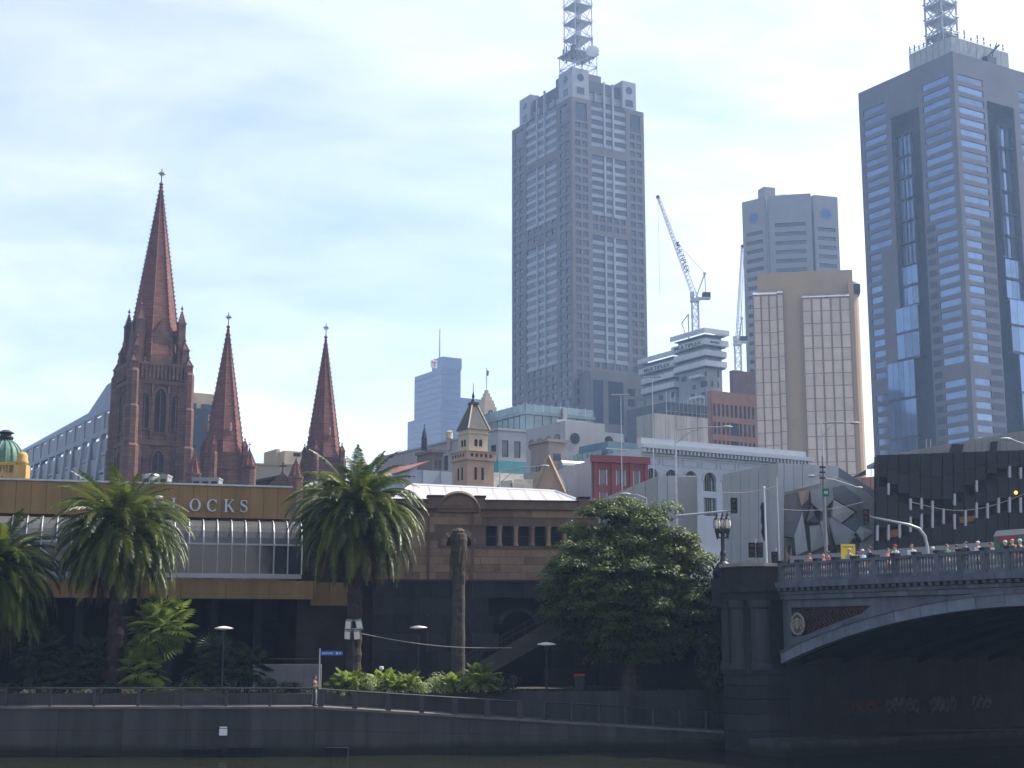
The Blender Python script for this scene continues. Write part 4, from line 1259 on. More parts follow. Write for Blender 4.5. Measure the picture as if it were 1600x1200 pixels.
# lattice mast on the roof
def lattice_mast(par, cx, cy, z0, z1, w, n, mat, leg=.35, br_=.22, plat=True):
    h = w / 2; mb = MB()
    for (sx, sy) in ((-1, -1), (1, -1), (1, 1), (-1, 1)):
        MB().bar((cx + sx * h, cy + sy * h, z0), (cx + sx * h, cy + sy * h, z1), leg).build('mast_leg', mat, par)
    cs = [(-h, -h), (h, -h), (h, h), (-h, h)]
    for j in range(n):
        a, c = z0 + (z1 - z0) * j / n, z0 + (z1 - z0) * (j + 1) / n
        mb = MB()
        for i in range(4):
            p, q = cs[i], cs[(i + 1) % 4]
            mb.bar((cx + p[0], cy + p[1], a), (cx + q[0], cy + q[1], c), br_).bar((cx + q[0], cy + q[1], a), (cx + p[0], cy + p[1], c), br_)
            mb.bar((cx + p[0], cy + p[1], c), (cx + q[0], cy + q[1], c), br_ * 1.2)
        mb.build('mast_bracing', mat, par)
        if plat:
            mb = MB().box(cx - h * 1.1, cx + h * 1.1, cy - h * 1.1, cy + h * 1.1, c - .12, c + .12)
            for i in range(4):
                p, q = cs[i], cs[(i + 1) % 4]
                mb.bar((cx + p[0] * 1.15, cy + p[1] * 1.15, c + 1.2), (cx + q[0] * 1.15, cy + q[1] * 1.15, c + 1.2), br_ * .7)
            mb.build('mast_platform', mat, par)
mx, my = W * .46, D * .42
m_mast = M('mast_paint', (0.40, 0.42, 0.45), rough=.5, var=.1)
m_tank = MATS['granite_grey']
MB().box(mx - 8, mx + 8, my - 7, my + 7, zc - 6, zc + 5.0).build('plant_room', m_gran, e)
zm0, zm1 = b.h(88, mx, my), b.h(-62, mx, my)
lattice_mast(e, mx, my, zc + 3, zm0, 12.5, 2, m_mast, .3, .25, False)
MB().box(mx - 7.2, mx + 7.2, my - 7, my + 7, zm0 - .3, zm0 + .2).build('mast_deck', m_mast, e)
lattice_mast(e, mx, my, zm0, zm1, 9.3, 6, m_mast, .36, .26)
MB().tube([(mx, my, zm0 - 4), (mx, my, zm1)], 1.0, 8).build('mast_column', m_mast, e)
for i in range(14):
    a = i * 1.9; x, y = mx + 7.0 * math.cos(a), my + 6.8 * math.sin(a)
    MB().box(x - .25, x + .25, y - .25, y + .25, zm0 - random.uniform(0, 2.5), zm0 + random.uniform(1, 3.5)).build('antenna', m_dark, e)
MB().box(mx - 8.6, mx - 6.9, my - 8.0, my - 6.6, zm0 - 5.5, zm0 + 1).build('antenna', m_dark, e)
dx = b.w(933, b.h(80))
dish = MB()
dish.lathe(0, 0, [(.3, -1.0), (1.6, -.8), (2.6, -.25), (3.1, .4), (3.0, .5), (0.2, .55)], 20)
o = dish.build('dish', m_white, e, smooth=True)
o.location = (dx * .93, 2, b.h(80, dx * .9, 2)); o.rotation_euler = (R(80), 0, R(-40))
MB().tube([(dx * .93, 2.5, zm0 - 6), (dx * .93, 2.5, zm0 + 1)], .35, 6).build('dish_mount', m_dark, e)
# podium in front
px0 = b.w(905, b.h(590)); pw = b.w(1034, b.h(590)); pz = b.h(584)
mb = MB(); hs = []
pn2 = Panes(e, m_tg, 'podium_window')
for (f0, f1, z0, z1) in ((.02, .14, pz - 22, pz - 3.5), (.2, .38, pz - 22, pz - 3.5), (.80, .97, pz - 22, pz - 3.5)):
    hs.append((px0 + (pw - px0) * f0, px0 + (pw - px0) * f1, z0, z1))
for j in range(7):
    for kk in range(8):
        u = px0 + (pw - px0) * (.03 + .12 * kk); z0 = pz - 30 - j * 4.4
        hs.append((u, u + (pw - px0) * .085, z0, z0 + 2.8))
for kk in range(3):
    for j in range(4):
        u = px0 + (pw - px0) * (.43 + .125 * kk); z0 = pz - 9 - j * 4.6
        hs.append((u, u + (pw - px0) * .09, z0, z0 + 3.2))
holed(mb, px0, pw, 0, pz, hs, -9, .4, TF)
mb.box(px0, pw, -8.55, 0, 0, pz - .02)
mb.build('podium_face', m_gran, e)
for h_ in hs: pn2.front(*h_, -8.64)
pn2.done()
# base storeys of the left face
for kk in range(8):
    for j in range(3):
        piece('base_window', e, -.02, .05, D * (.06 + .115 * kk), D * (.06 + .115 * kk) + 3.2, pz - 8 - j * 5 - 6, pz - 8 - j * 5 - 2.6, m_tg)

# ================================================================== RIGHT-HAND BLUE TOWER
m_g101 = M('tower_granite', (0.13, 0.13, 0.145), var=.12, scale=.15)
m_b101 = G('tower_blue_glass', (0.12, 0.21, 0.36), rough=.1, spec=.8, var=.2, objvar=.9, metal=.45)
m_d101 = M('slot_dark', (0.05, 0.055, 0.075), var=.2)
b = Bld('blue_band_tower', 'tall tower with bands of blue glass and recessed glazed slots at right edge', 'tower', 1488, 80, 440, 31)
e = b.e; Ht = b.H
D = b.d(1343, b.h(132)); W = 46.0
fl = 3.75
def band_face(T, L, segs, slot, isf):
    mb = MB(); holes = []
    nf = int((Ht - 16) / fl)
    for j in range(nf):
        z0 = Ht - 9.5 - j * fl
        if z0 < 1: break
        if j in (26,): continue
        for (u0, u1) in segs(j):
            holes.append((u0, u1, z0, z0 + 2.2))
    hs = list(holes)
    hs.append((slot[0], slot[1], 0, Ht - 14))
    holed(mb, 0, L, 0, Ht, hs, 0, .35, T)
    mb.build('granite_face', m_g101, e)
    P_ = Panes(e, m_b101, 'glass_band', 180)
    for h_ in holes:
        n = max(1, int((h_[1] - h_[0]) / 99))
        (P_.front if isf else P_.left)(*h_, .3)
    P_.done()
    return
la0, la1 = D * .36, D * .66       # slot on the left face (measured from the near corner)
def segsL(j): 
    return [(D * .05, D * .32 if j < 14 else D * .255), (D * .71 if j < 14 else D * .83, D * .955)]
band_face(TL, D, segsL, (la0, la1), False)
wa0, wa1 = W * .33, W * .62
def segsF(j): return [(W * .04, W * .30 if j < 13 else W * .2), (W * .68, W * .96)]
band_face(TF, W, segsF, (wa0, wa1), True)
SD = 5.5
MB().box(SD, W - .1, SD, D - .1, 0, Ht - .3).build('core', m_d101, e)
MB().box(.4, wa0, .4, la0, 0, Ht - .3).build('corner_core', m_d101, e)
MB().box(.4, SD, la1, D - .1, 0, Ht - .3).build('corner_core', m_d101, e)
MB().box(wa1, W - .1, .4, SD, 0, Ht - .3).build('corner_core', m_d101, e)
MB().box(.4, SD, la0 - .1, la1 + .1, Ht - 14, Ht - .4).build('slot_head', m_g101, e)
MB().box(wa0 - .1, wa1 + .1, .4, SD, Ht - 14, Ht - .4).build('slot_head', m_g101, e)
# glazed bays inside the slots: framed cage above, wide blue panels below
def bay(isf, a0, a1, Lx):
    g = a1 - a0
    mk = (lambda u0, u1, d0, d1, z0, z1, nm, mt: piece(nm, e, u0, u1, d0, d1, z0, z1, mt)) if isf else (lambda u0, u1, d0, d1, z0, z1, nm, mt: piece(nm, e, d0, d1, u0, u1, z0, z1, mt))
    zt_ = Ht - 21
    f0, f1 = (.42, .98)
    for j in range(6):
        z1 = zt_ - j * 7.6
        mk(a0 + g * f0 + .6, a0 + g * f1 - .6, 2.2, 2.5, z1 - 7.0, z1, 'bay_glass', m_b101)
        mk(a0 + g * f0 - .2, a0 + g * f1 + .2, 1.0, 2.6, z1, z1 + .5, 'bay_beam', m_d101)
    for f in (f0, (f0 + f1) / 2, f1):
        mk(a0 + g * f - .25, a0 + g * f + .25, .9, 1.5, zt_ - 45, zt_ + 1, 'bay_post', m_d101)
    z = zt_ - 46
    for j, (h_, w0) in enumerate(((7, .30), (7, .30), (9, .10), (9, .10)) + ((13, -.02),) * 12):
        n = 3 if w0 > .05 else 5
        for i in range(n):
            u0 = a0 + g * (.42 if w0 > .2 else .36 if w0 > .05 else .58); u1 = a1 + (g * .0 if w0 > .2 else g * .12 if w0 > .05 else g * .5)
            mk(u0 + (u1 - u0) * i / n + .06, u0 + (u1 - u0) * (i + 1) / n - .06, -.35 if w0 < .2 else 1.2, -.06 if w0 < .2 else 1.5, z - h_ + .9, z, 'bay_panel', m_b101)
        mk(u0 - .2, u1 + .2, -.45 if w0 < .2 else .8, 1.4, z - h_ + .02, z - h_ + .8, 'bay_beam', m_d101)
        z -= h_
        if z < 14: break
bay(False, la0, la1, D); bay(True, wa0, wa1, W)
# stepped dark recesses beside the slots
for j in range(13, 46):
    z0 = Ht - 9.5 - j * fl
    if z0 < 2: break
    piece('dark_window', e, -.03, .4, D * .268, D * .345, z0, z0 + 2.1, m_d101)
    piece('dark_window', e, W * .21, W * .32, -.03, .4, z0, z0 + 2.1, m_d101)
# crown
cz = b.h(53, 2, 2)
c0, c1, c2, c3 = 3.0, W * .68, 3.0, b.d(1412, b.h(90))
for i in range(7):
    u = (c1 - c0) / 7
    piece('crown_panel', e, c0 + i * u + .1, c0 + (i + 1) * u - .1, c0, c0 + .3, Ht, cz, M('crown_panel', (0.34, 0.35, 0.34), var=.1))
    u = (c3 - c0) / 7
    piece('crown_panel', e, c0, c0 + .3, c0 + i * u + .1, c0 + (i + 1) * u - .1, Ht, cz, MATS['crown_panel'])
MB().box(c0 + .2, c1, c0 + .2, c3, Ht, cz - .4).build('crown_core', m_d101, e)
mb = MB()
for (p, q) in (((c0 - .6, c0 - .6), (c1, c0 - .6)), ((c0 - .6, c0 - .6), (c0 - .6, c3))):
    for z in (cz + .1, cz + 1.1):
        mb.bar((*p, z), (*q, z), .16)
mb.build('crown_rail', m_steel, e)
for i in range(18):
    if i % 2: x, y = c0 - .4, c0 + (c3 - c0) * i / 18
    else: x, y = c0 + (c1 - c0) * i / 18, c0 - .4
    MB().box(x - .16, x + .16, y - .16, y + .16, cz, cz + random.uniform(1.2, 3.4)).build('antenna', m_dark, e)
mx, my = W * .22, D * .30
lattice_mast(e, mx, my, cz - 1, b.h(-60, mx, my), 7.2, 6, m_mast, .5, .4)
for (sx, sy) in ((-1, 0), (1, 0)):
    MB().bar((mx + sx * 1.7, my, cz - 1), (mx + sx * 1.7, my, b.h(-60, mx, my)), .45).build('mast_leg', m_mast, e)
bx_ = b.w(1555, b.h(95))
MB().box(bx_ - 2.2, bx_ + 2.2, 1.0, 4, Ht + .5, Ht + 3.0).build('cleaning_cradle', m_dark, e)
MB().bar((bx_ - 1, 2, Ht + 3), (bx_ + 3.0, 0, Ht + 7.5), .4).bar((bx_ + 1, 2, Ht + 3), (bx_ + 1.8, 0, Ht + 8), .3).build('cradle_jib', m_dark, e)

# ================================================================== CHAMFERED PALE TOWER (behind the gold one)
m_pale = M('pale_precast', (0.27, 0.265, 0.26), var=.08, scale=.15)
m_pg = G('precast_window', (0.07, 0.08, 0.10), rough=.15)
b = Bld('precast_tower', 'pale concrete tower with chamfered faces and blue emblems near its top', 'tower', 1232, 303, 640, 18)
e = b.e; Ht = b.H; s = 640 / F
m_emb = M('emblem_blue', (0.06, 0.14, 0.34), var=.1)
def slab_face(px0, px1, Ydep, rot, py_top, nm, emblem, par):
    p = P((px0 + px1) / 2, py_top, Ydep)
    w = (px1 - px0) * s / math.cos(rot + R(11.7)) / 2
    bx = thing.__call__ if False else None
    f = bpy.data.objects.new(nm, None)
    h = p.z - GZ
    holes = []; n = 26; fh = 4.35
    for j in range(n):
        z0 = h - (15.5 if not emblem else 17.5) - j * fh
        if z0 < 2: break
        holes.append((-w * .72, w * .72, z0, z0 + 1.9))
    T = lambda u, d, z: (u, d, z)
    mb = MB(); holed(mb, -w, w, 0, h, holes, 0, .8, T)
    mb.box(-w, w, .85, 4, 0, h - .05)
    loc = Vector((p.x - b.x, Ydep - b.y, 0)); loc.rotate(Matrix.Rotation(-b.a, 4, 'Z'))
    o = mb.build('face_wall', m_pale, e); o.location = loc; o.rotation_euler = (0, 0, rot - b.a)
    for hh in holes:
        inst('window', ubox(m_pg), o, (hh[0], .6, hh[2]), (0, 0, 0), (hh[1] - hh[0], .1, hh[3] - hh[2]))
    if emblem:
        mb = MB().slab([(x, -.15, z) for x, z in arc(0, h - 9, 2.0, 0, 345, 23)], (0, .14, 0))
        for k in range(12):
            a = k * math.pi / 6
            mb.slab([(2.3 * math.cos(a - .13), -.15, h - 9 + 2.3 * math.sin(a - .13)), (3.3 * math.cos(a), -.15, h - 9 + 3.3 * math.sin(a)), (2.3 * math.cos(a + .13), -.15, h - 9 + 2.3 * math.sin(a + .13))], (0, .14, 0))
        inst('emblem', mb.mesh('emblem', m_emb), o)
slab_face(1158, 1196, 645, R(-42), 312, 'face', True, e)
slab_face(1199, 1267, 640, R(-12), 304, 'face', False, e)
slab_face(1270, 1309, 645, R(16), 306, 'face', True, e)
o_c = MB().box(-15, 15, 10.0, 24, 0, Ht - 4.5).build('core', m_pale, e); o_c.rotation_euler = (0, 0, R(-12) - b.a)
pr_ = P(1212, 288, 650)
MB().box(-8.5, -2.5, 8, 14, Ht - 1, Ht + 5.2).build('lift_room', m_pale, e)
mb = MB()
for z in (.9, 1.8): mb.bar((-2, 4, Ht + z), (10, 4, Ht + z), .15)
for i in range(7): mb.bar((-2 + 2 * i, 4, Ht - .1), (-2 + 2 * i, 4, Ht + 1.8), .12)
mb.build('roof_rail', m_steel, e)

# ================================================================== GOLD GLASS TOWER
m_tan = M('tan_concrete', (0.42, 0.31, 0.19), var=.08, scale=.2, streak=.3)
m_goldg = G('gold_glass', (0.58, 0.45, 0.34), rough=.3, spec=.5, var=.10, objvar=.35, metal=.2)
m_mull = M('bronze_mullion', (0.30, 0.22, 0.17), rough=.5, var=.1)
b = Bld('gold_glass_tower', 'tan tower with bays of pale gold glass left of the blue tower', 'tower', 1250, 418, 390, -9)
e = b.e; s = 390 / F
xL, xR = b.w(1184), b.w(1333)
MB().box(xL, xR, 4, 18, 0, b.h(419)).build('upper_mass', m_tan, e)
MB().lathe(xR - 2.0, 12, [(4.2, 0), (4.2, b.h(431))], 20).build('round_end', m_tan, e, smooth=False)
MB().box(xR - .5, xR + 2.4, 8, 18, b.h(450), b.h(436)).build('louvre', m_d101, e)
MB().box(b.w(1222), b.w(1252), .4, 6, 0, b.h(452)).build('shaft_wall', m_tan, e)
MB().box(b.w(1325), xR, 2, 8, 0, b.h(440)).build('end_wall', m_tan, e)
piece('vent', e, b.w(1289), b.w(1296), 3.9, 4.1, b.h(462), b.h(455), m_d101)
def gold_bay(x0, x1, n, ztop, yf):
    MB().box(x0, x1, yf + .15, 5, 0, ztop - .2).build('bay_core', m_mull, e)
    w = (x1 - x0) / n; fh = 3.55
    for i in range(n):
        z = ztop - .5
        j = 0
        while z > 3:
            h_ = fh * .94
            piece('gold_pane', e, x0 + i * w + w * .09, x0 + (i + 1) * w - w * .09, yf, yf + .2, z - h_, z, m_goldg)
            z -= fh; j += 1
    for i in range(n + 1):
        piece('mullion', e, x0 + i * w - w * .06, x0 + i * w + w * .06, yf - .25, yf + .1, 0, ztop, m_mull)
    MB().slab([(x0, yf - .2, ztop), (x1, yf - .2, ztop), (x1, yf + 2.5, ztop + 1.4), (x0, yf + 2.5, ztop + 1.4)], (0, .6, .2)).build('bay_cap', m_steel, e)
gold_bay(b.w(1175), b.w(1212), 3, b.h(459), -.6)
gold_bay(b.w(1212.5), b.w(1222), 1, b.h(457), -.2)
gold_bay(b.w(1251), b.w(1325), 5, b.h(466), -.6)

# ================================================================== BRICK OFFICE, CONSTRUCTION TOWERS, CRANES
m_brick = M('orange_brick', (0.30, 0.15, 0.085), var=.15, scale=.4, bump=.1)
b = Bld('brick_office', 'orange brick office block with grid of dark windows below the site cranes', 'building', 1112, 610, 470, 31)
e = b.e; W = b.w(1186); Ht = b.H
hs = []
for j in range(13):
    z0 = Ht - 8.5 - j * 6.2
    if z0 < 1: break
    n = 11
    for i in range(n):
        if j > 0 and i in (4, 5): continue
        hs.append((W * (i + .22) / n, W * (i + .78) / n, z0, z0 + 4.2))
    if j > 0 : hs.append((W * 4.1 / n, W * 6.0 / n, z0, z0 + 4.2))
mb = MB(); holed(mb, 0, W, 0, Ht, hs, 0, .5, TF); mb.box(0, W, .52, 2.6, 0, Ht - .02)
mb.build('brick_wall', m_brick, e)
pp = Panes(e, m_tg)
for h_ in hs: pp.front(*h_, .42)
pp.done()
MB().box(b.w(1148), W, .6, 2.5, Ht, b.h(580, 15)).build('plant_storey', M('brown_cladding', (0.16, 0.10, 0.09), var=.15), e)

m_rawc = M('raw_concrete', (0.30, 0.30, 0.29), var=.2, scale=.25, streak=.4, bump=.1)
m_form = M('formwork_screen', (0.55, 0.56, 0.55), rough=.7, var=.12, scale=.3)
m_ltr = M('lettering_dark', (0.04, 0.045, 0.06), var=.1)
def site_tower(px, py, Y, pxl, pxr, lab, lower):
    b = Bld('tower_under_construction', lab, 'building', px, py, Y, 31, group='towers under construction')
    e = b.e; W, D, Ht = b.w(pxr), b.d(pxl), b.H
    MB().box(1.2, W - 1.2, 1.2, D - 1.2, 0, Ht - 3).build('concrete_core', m_rawc, e)
    fh = 4.3
    for j in range(4):
        z = Ht - j * fh
        x = .9 if j == 1 else (0.3 if j else 1.2)
        mb = MB(); th = 2.3 if j else 2.0
        mb.box(-x, W + x, -x, -x + .4, z - th, z).box(-x, -x + .4, -x + .41, D + x, z - th, z)
        mb.box(W + x - .4, W + x, -x + .41, D + x, z - th, z)
        mb.build('screen_band', m_form, e)
        MB().box(0, W, 0, D, z - th - .6, z - th - .3).build('floor_slab', m_d101, e)
    n = 10
    for j in range(4, 16):
        z = Ht - j * fh - 2
        if z < 0: break
        for kk in range(3):
            if random.random() < .6:
                u = W * (.06 + .3 * kk)
                piece('opening', e, u, u + W * random.uniform(.05, .12), 1.05, 1.3, z, z + random.uniform(1.5, 2.8), m_d101)
            if random.random() < .7:
                u = D * (.1 + .3 * kk)
                piece('opening', e, 1.05, 1.3, u, u + D * random.uniform(.08, .16), z, z + random.uniform(1.5, 2.8), m_d101)
        if random.random() < .5:
            piece('loading_bay', e, -1.5, 1.3, D * .1, D * .45, z - .3, z + .7, m_form)
    return b, W, D, Ht
b, W, D, Ht = site_tower(1101, 513, 560, 1053, 1133, 'raw concrete tower under construction below the white crane, lettered screens at top', True)
tx = text_mesh('MULTIPLEX', 3.0, .12, m_ltr, offset=.03)
tw_ = max(v.co.x for v in tx.vertices) - min(v.co.x for v in tx.vertices)
inst('banner_lettering', tx, b.e, (-1.05, D * .5, Ht - 4.3 - 2.0), (0, 0, R(-90)), (D * .86 / tw_, 1, .72))
tx2 = text_mesh('MULTIPLEX', 2.0, .12, m_ltr, offset=.02)
inst('banner_lettering', tx2, b.e, (W * .4, -1.05, Ht - 4.3 - 1.6), (0, 0, 0), (W * .5 / tw_ * 1.3, 1, .6))
MB().tube([(3, D * .7, Ht - 2), (3, D * .7, Ht + 9), (3, D * .92, Ht + 6), (3, D * .80, Ht + .5)], .3, 5).build('concrete_boom', m_steel, b.e)
cr_b = b
b2, W2, D2, Ht2 = site_tower(1052, 548, 580, 1002, 1075, 'shorter concrete tower under construction half hidden by the granite tower', True)
tx3 = text_mesh('MULTIPLEX', 3.0, .12, m_ltr, offset=.03)
inst('banner_lettering', tx3, b2.e, (-1.05, D2 * .46, Ht2 - 4.3 - 2.0), (0, 0, R(-90)), (D2 * .8 / tw_, 1, .72))
# scaffolded floors below
b3 = Bld('scaffolded_block', 'dark scaffolded floors under the construction towers', 'building', 1040, 628, 500, 31)
MB().box(0, b3.w(1112), 0, 24, 0, b3.H).build('netted_floors', M('scaffold_net', (0.10, 0.105, 0.11), var=.3, scale=.5, streak=.4), b3.e)
for i in range(12):
    x = b3.w(1112) * i / 11
    piece('scaffold_tube', b3.e, x - .12, x + .12, -.6, -.35, 0, b3.H + random.uniform(0, 5), m_steel)
for j in range(9):
    piece('scaffold_lift', b3.e, 0, b3.w(1112), -.8, -.3, b3.H - j * 3.4, b3.H - j * 3.4 + .22, m_rawc)

m_crane = M('crane_white', (0.62, 0.62, 0.62), rough=.5, var=.1)
def boom(mb, a, c, w, n, r):
    a, c = Vector(a), Vector(c); d = (c - a); dn = d.normalized()
    s1 = Vector((1, 0, 0)) if abs(dn.x) < .9 else Vector((0, 1, 0))
    p1 = dn.cross(Vector((0, 1, 0))).normalized(); p2 = dn.cross(p1).normalized()
    q = [p1 * w / 2 + p2 * w / 2, -p1 * w / 2 + p2 * w / 2, -p2 * w / 2]
    pts = [[a + d * (i / n) + o * (1 - .45 * (i / n)) for o in q] for i in range(n + 1)]
    for k in range(3):
        mb.bar(pts[0][k], pts[-1][k], r)
    for i in range(n):
        for k in range(3):
            mb.bar(pts[i][k], pts[i + 1][(k + 1) % 3], r * .7)
def crane(label, Y, base, slew, tip, back, group, lettered=False):
    """pixel points give the crane's own plane at distance Y"""
    pb = P(*base, Y); ps_ = P(*slew, Y); pt = P(*tip, Y); pk = P(*back, Y)
    t = thing('tower_crane', label, 'crane', (pb.x, Y, pb.z - 1.0), 0, group)
    o = Vector((pb.x, Y, pb.z - 1.0))
    L = lambda p: p - o
    mb = MB(); zs = ps_.z - o.z
    n = max(4, int(zs / 3.2)); w = 2.6
    for (sx, sy) in ((-1, -1), (1, -1), (1, 1), (-1, 1)):
        mb.bar((sx * w / 2, sy * w / 2, 0), (sx * w / 2, sy * w / 2, zs), .38)
    for j in range(n):
        for (p, q) in (((-1, -1), (1, -1)), ((1, -1), (1, 1)), ((1, 1), (-1, 1)), ((-1, 1), (-1, -1))):
            z0, z1 = zs * j / n, zs * (j + 1) / n
            if j % 2: p, q = q, p
            mb.bar((p[0] * w / 2, p[1] * w / 2, z0), (q[0] * w / 2, q[1] * w / 2, z1), .26)
            mb.bar((p[0] * w / 2, p[1] * w / 2, z1), (q[0] * w / 2, q[1] * w / 2, z1), .22)
    mb.build('mast', m_crane, t)
    MB().box(-1.8, 1.8, -1.8, 1.8, zs - .4, zs + .8).box(-2.2, -.6, -2.4, -1.2, zs + .8, zs + 3.2).build('slewing_cab', m_crane, t)
    MB().box(.5, L(pk).x + 1.0, -1.5, 1.5, zs + .6, zs + 1.3).build('counter_jib', m_crane, t)
    MB().box(L(pk).x - 2.2, L(pk).x + 1.0, -1.7, 1.7, zs + 1.3, zs + 3.3).build('counterweight', m_dark, t)
    mb = MB(); boom(mb, (0, 0, zs + 1.2), L(pt), 2.2, 26, .24); mb.build('jib', m_crane, t)
    af = Vector((L(pk).x - 1.0, 0, zs + 11.5))
    mb = MB().bar((0.4, -1, zs + 1), af, .4).bar((0.4, 1, zs + 1), af, .4).bar((L(pk).x - .8, 0, zs + 2), af, .35)
    mb.sphere(af, .8, n=6, m=4); mb.build('a_frame', m_crane, t)
    mb = MB().tube([af, L(pt) * .55 + Vector((0, 0, zs * .45 + 1.5)), L(pt)], .10, 3); mb.build('pendant_line', m_dark, t)
    mb = MB().tube([L(pt), L(pt) + Vector((0, 0, -42))], .07, 3); mb.build('hoist_rope', m_dark, t)
    MB().sphere(L(pt), .9, n=6, m=4).build('jib_head', m_dark, t)
    if lettered:
        d = L(pt) - Vector((0, 0, zs + 1.2))
        tx = text_mesh('MULTIPLEX', 2.6, .1, m_ltr, offset=.03)
        mid = Vector((0, 0, zs + 1.2)) + d * .40
        a = math.atan2(d.z, d.x)
        o_ = inst('jib_lettering', tx, t, mid + Vector((0, -1.5, -.6)), (0, -(a + math.pi), 0), (1.05, 1, 1))
    return t
crane('white luffing tower crane with lettered jib atop the construction tower', 566, (1087, 518), (1087, 470), (1028, 308), (1106, 470), 'site cranes', True)
crane('second white crane partly hidden behind the gold glass tower', 600, (1154, 590), (1154, 538), (1160, 385), (1164, 538), 'site cranes')

# ================================================================== STREET-SCALE BUILDINGS, MIDDLE
m_wht = M('white_render', (0.38, 0.385, 0.39), var=.10, scale=.4, streak=.5)
m_whtb = M('blue_white_paint', (0.36, 0.39, 0.43), var=.08, scale=.4, streak=.4)
m_teal = M('teal_panel', (0.10, 0.34, 0.34), var=.1, scale=.5, rough=.5)
m_tealglass = G('teal_glass', (0.16, 0.26, 0.29), rough=.12, spec=.8, objvar=.3)
m_wdk = G('window_dark', (0.07, 0.08, 0.095), rough=.15)
# stepped cream tower with flag
b = Bld('stepped_tower', 'cream tower with stepped pyramid top and a flagpole', 'tower', 757, 640, 430, 31)
e = b.e; W, D = b.w(776), b.d(744)
MB().box(0, W, 0, D, 0, b.H).build('wall', m_cream, e)
n = 6
for i in range(n):
    k = i / n * .5
    MB().box(W * k * .95, W * (1 - k * .95), D * k * .95, D * (1 - k * .95), b.H + i * (b.h(607) - b.H) / n, b.H + (i + 1) * (b.h(607) - b.H) / n).build('step', m_cream, e)
zt_ = b.h(607)
MB().tube([(W / 2, D / 2, zt_ - .2), (W / 2, D / 2, b.h(572))], .16, 5).build('flagpole', m_steel, e)
MB().slab([(W / 2, D / 2, b.h(575)), (W / 2 + .9, D / 2, b.h(576)), (W / 2 + .7, D / 2, b.h(584)), (W / 2, D / 2, b.h(584))], (0, .05, 0)).build('flag', M('flag_blue', (.05, .08, .25), var=.1), e)
MB().slab([(W * .5 + x, -.05, b.h(644) + z) for x, z in arch_hole(-.9, .9, -2.2, 0)], (0, .1, 0)).build('arched_window', m_wdk, e)
MB().slab([(-.05, D * .4 + x, b.h(644) + z) for x, z in arch_hole(-.9, .9, -2.2, 0)], (.1, 0, 0)).build('arched_window', m_wdk, e)

# long white building with windows, teal band at its right
b = Bld('white_long_building', 'long white building with a row of square windows and a teal band', 'building', 779, 672, 232, 31)
e = b.e; D, W, Ht = b.d(588), b.w(890), b.H
hs = [(D * (i + .25) / 14, D * (i + .78) / 14, Ht - 4.9, Ht - 2.3) for i in range(14)]
mb = MB(); holed(mb, 0, D, 0, Ht, hs, 0, .3, TL)
hf = [(W * (i + .28) / 6, W * (i + .82) / 6, Ht - 4.4, Ht - 1.6) for i in range(6)]
holed(mb, 0, W, 0, Ht, hf, 0, .3, TF)
mb.box(.4, W, .4, D, 0, Ht - .05)
mb.build('wall', m_wht, e)
for h_ in hs: piece('window', e, .22, .3, *h_, m_wdk)
for h_ in hf: piece('window', e, h_[0], h_[1], .22, .3, h_[2], h_[3], m_wdk)
MB().box(-.15, W * .7, -.2, -.02, Ht - 9.5, Ht - 5).build('teal_band', m_teal, e)
MB().box(-.2, -.02, -.02, D * .12, Ht - 9.5, Ht - 5).build('teal_band', m_teal, e)
MB().box(-.25, W + .2, -.25, .1, Ht, Ht + .35).box(-.25, .1, .11, D + .2, Ht, Ht + .35).build('parapet', m_wht, e)
# roof clutter on it
for (px, py0, py1, w_, lab) in ((663, 664, 690, 1.0, 'slim dark spirelet above the long white building'), (702, 675, 690, .9, 'small round vent pot on the long white building')):
    p = P(px, py1, 246)
    t = thing('roof_ornament', lab, 'roof ornament', (p.x, 246, p.z - 1.5))
    h_ = P(px, py0, 246).z - p.z + 1.5
    if w_ == 1.0:
        MB().lathe(0, 0, [(.6, 0), (.5, h_ * .4), (.55, h_ * .45), (.06, h_ * .95)], 8).build('spirelet', m_dark, t); MB().sphere((0, 0, h_), .15, n=6, m=4).build('ball', m_dark, t)
    else:
        MB().lathe(0, 0, [(.35, 0), (.35, h_ * .6), (.6, h_ * .62), (.6, h_)], 10).build('pot', m_cream, t); MB().lathe(0, 0, [(.7, h_), (.3, h_ + .2)], 10).build('cap', m_cream, t)
# dim brown blocks below it
m_brn = M('brown_render', (0.17, 0.14, 0.125), var=.2, scale=.3, streak=.5)
b = Bld('brown_annex', 'weathered brown plant block in front of the long white building', 'building', 676, 706, 215, 31)
MB().box(0, b.w(692), 0, b.d(652), 0, b.H).build('wall', m_brn, b.e); MB().box(-.4, b.w(692) + .3, -.4, b.d(652), b.H - .1, b.H + .35).build('ledge', m_brn, b.e)
for i in range(2): piece('vent', b.e, .4 + i * .7, .8 + i * .7, -.05, .1, b.H - 2.5, b.H - 1.2, m_d101)
b = Bld('grey_annex', 'pale grey low block with rust roof left of the brick turret', 'building', 641, 733, 205, 31)
MB().box(0, b.w(716), 0, b.d(588), 0, b.H).build('wall', m_whtb, b.e)
for i in range(3): piece('pilaster', b.e, 2 + i * 3.0, 2.4 + i * 3.0, -.15, .02, 0, b.H, m_whtb)
MB().slab([(-.3, -.3, b.H), (-.3, b.d(588), b.H - .3), (3, b.d(588), b.H + 1.5), (3, -.3, b.H + 1.4)], (0, 0, -.2)).build('rust_roof', M('rust_roof', (.24, .11, .08), var=.2), b.e)

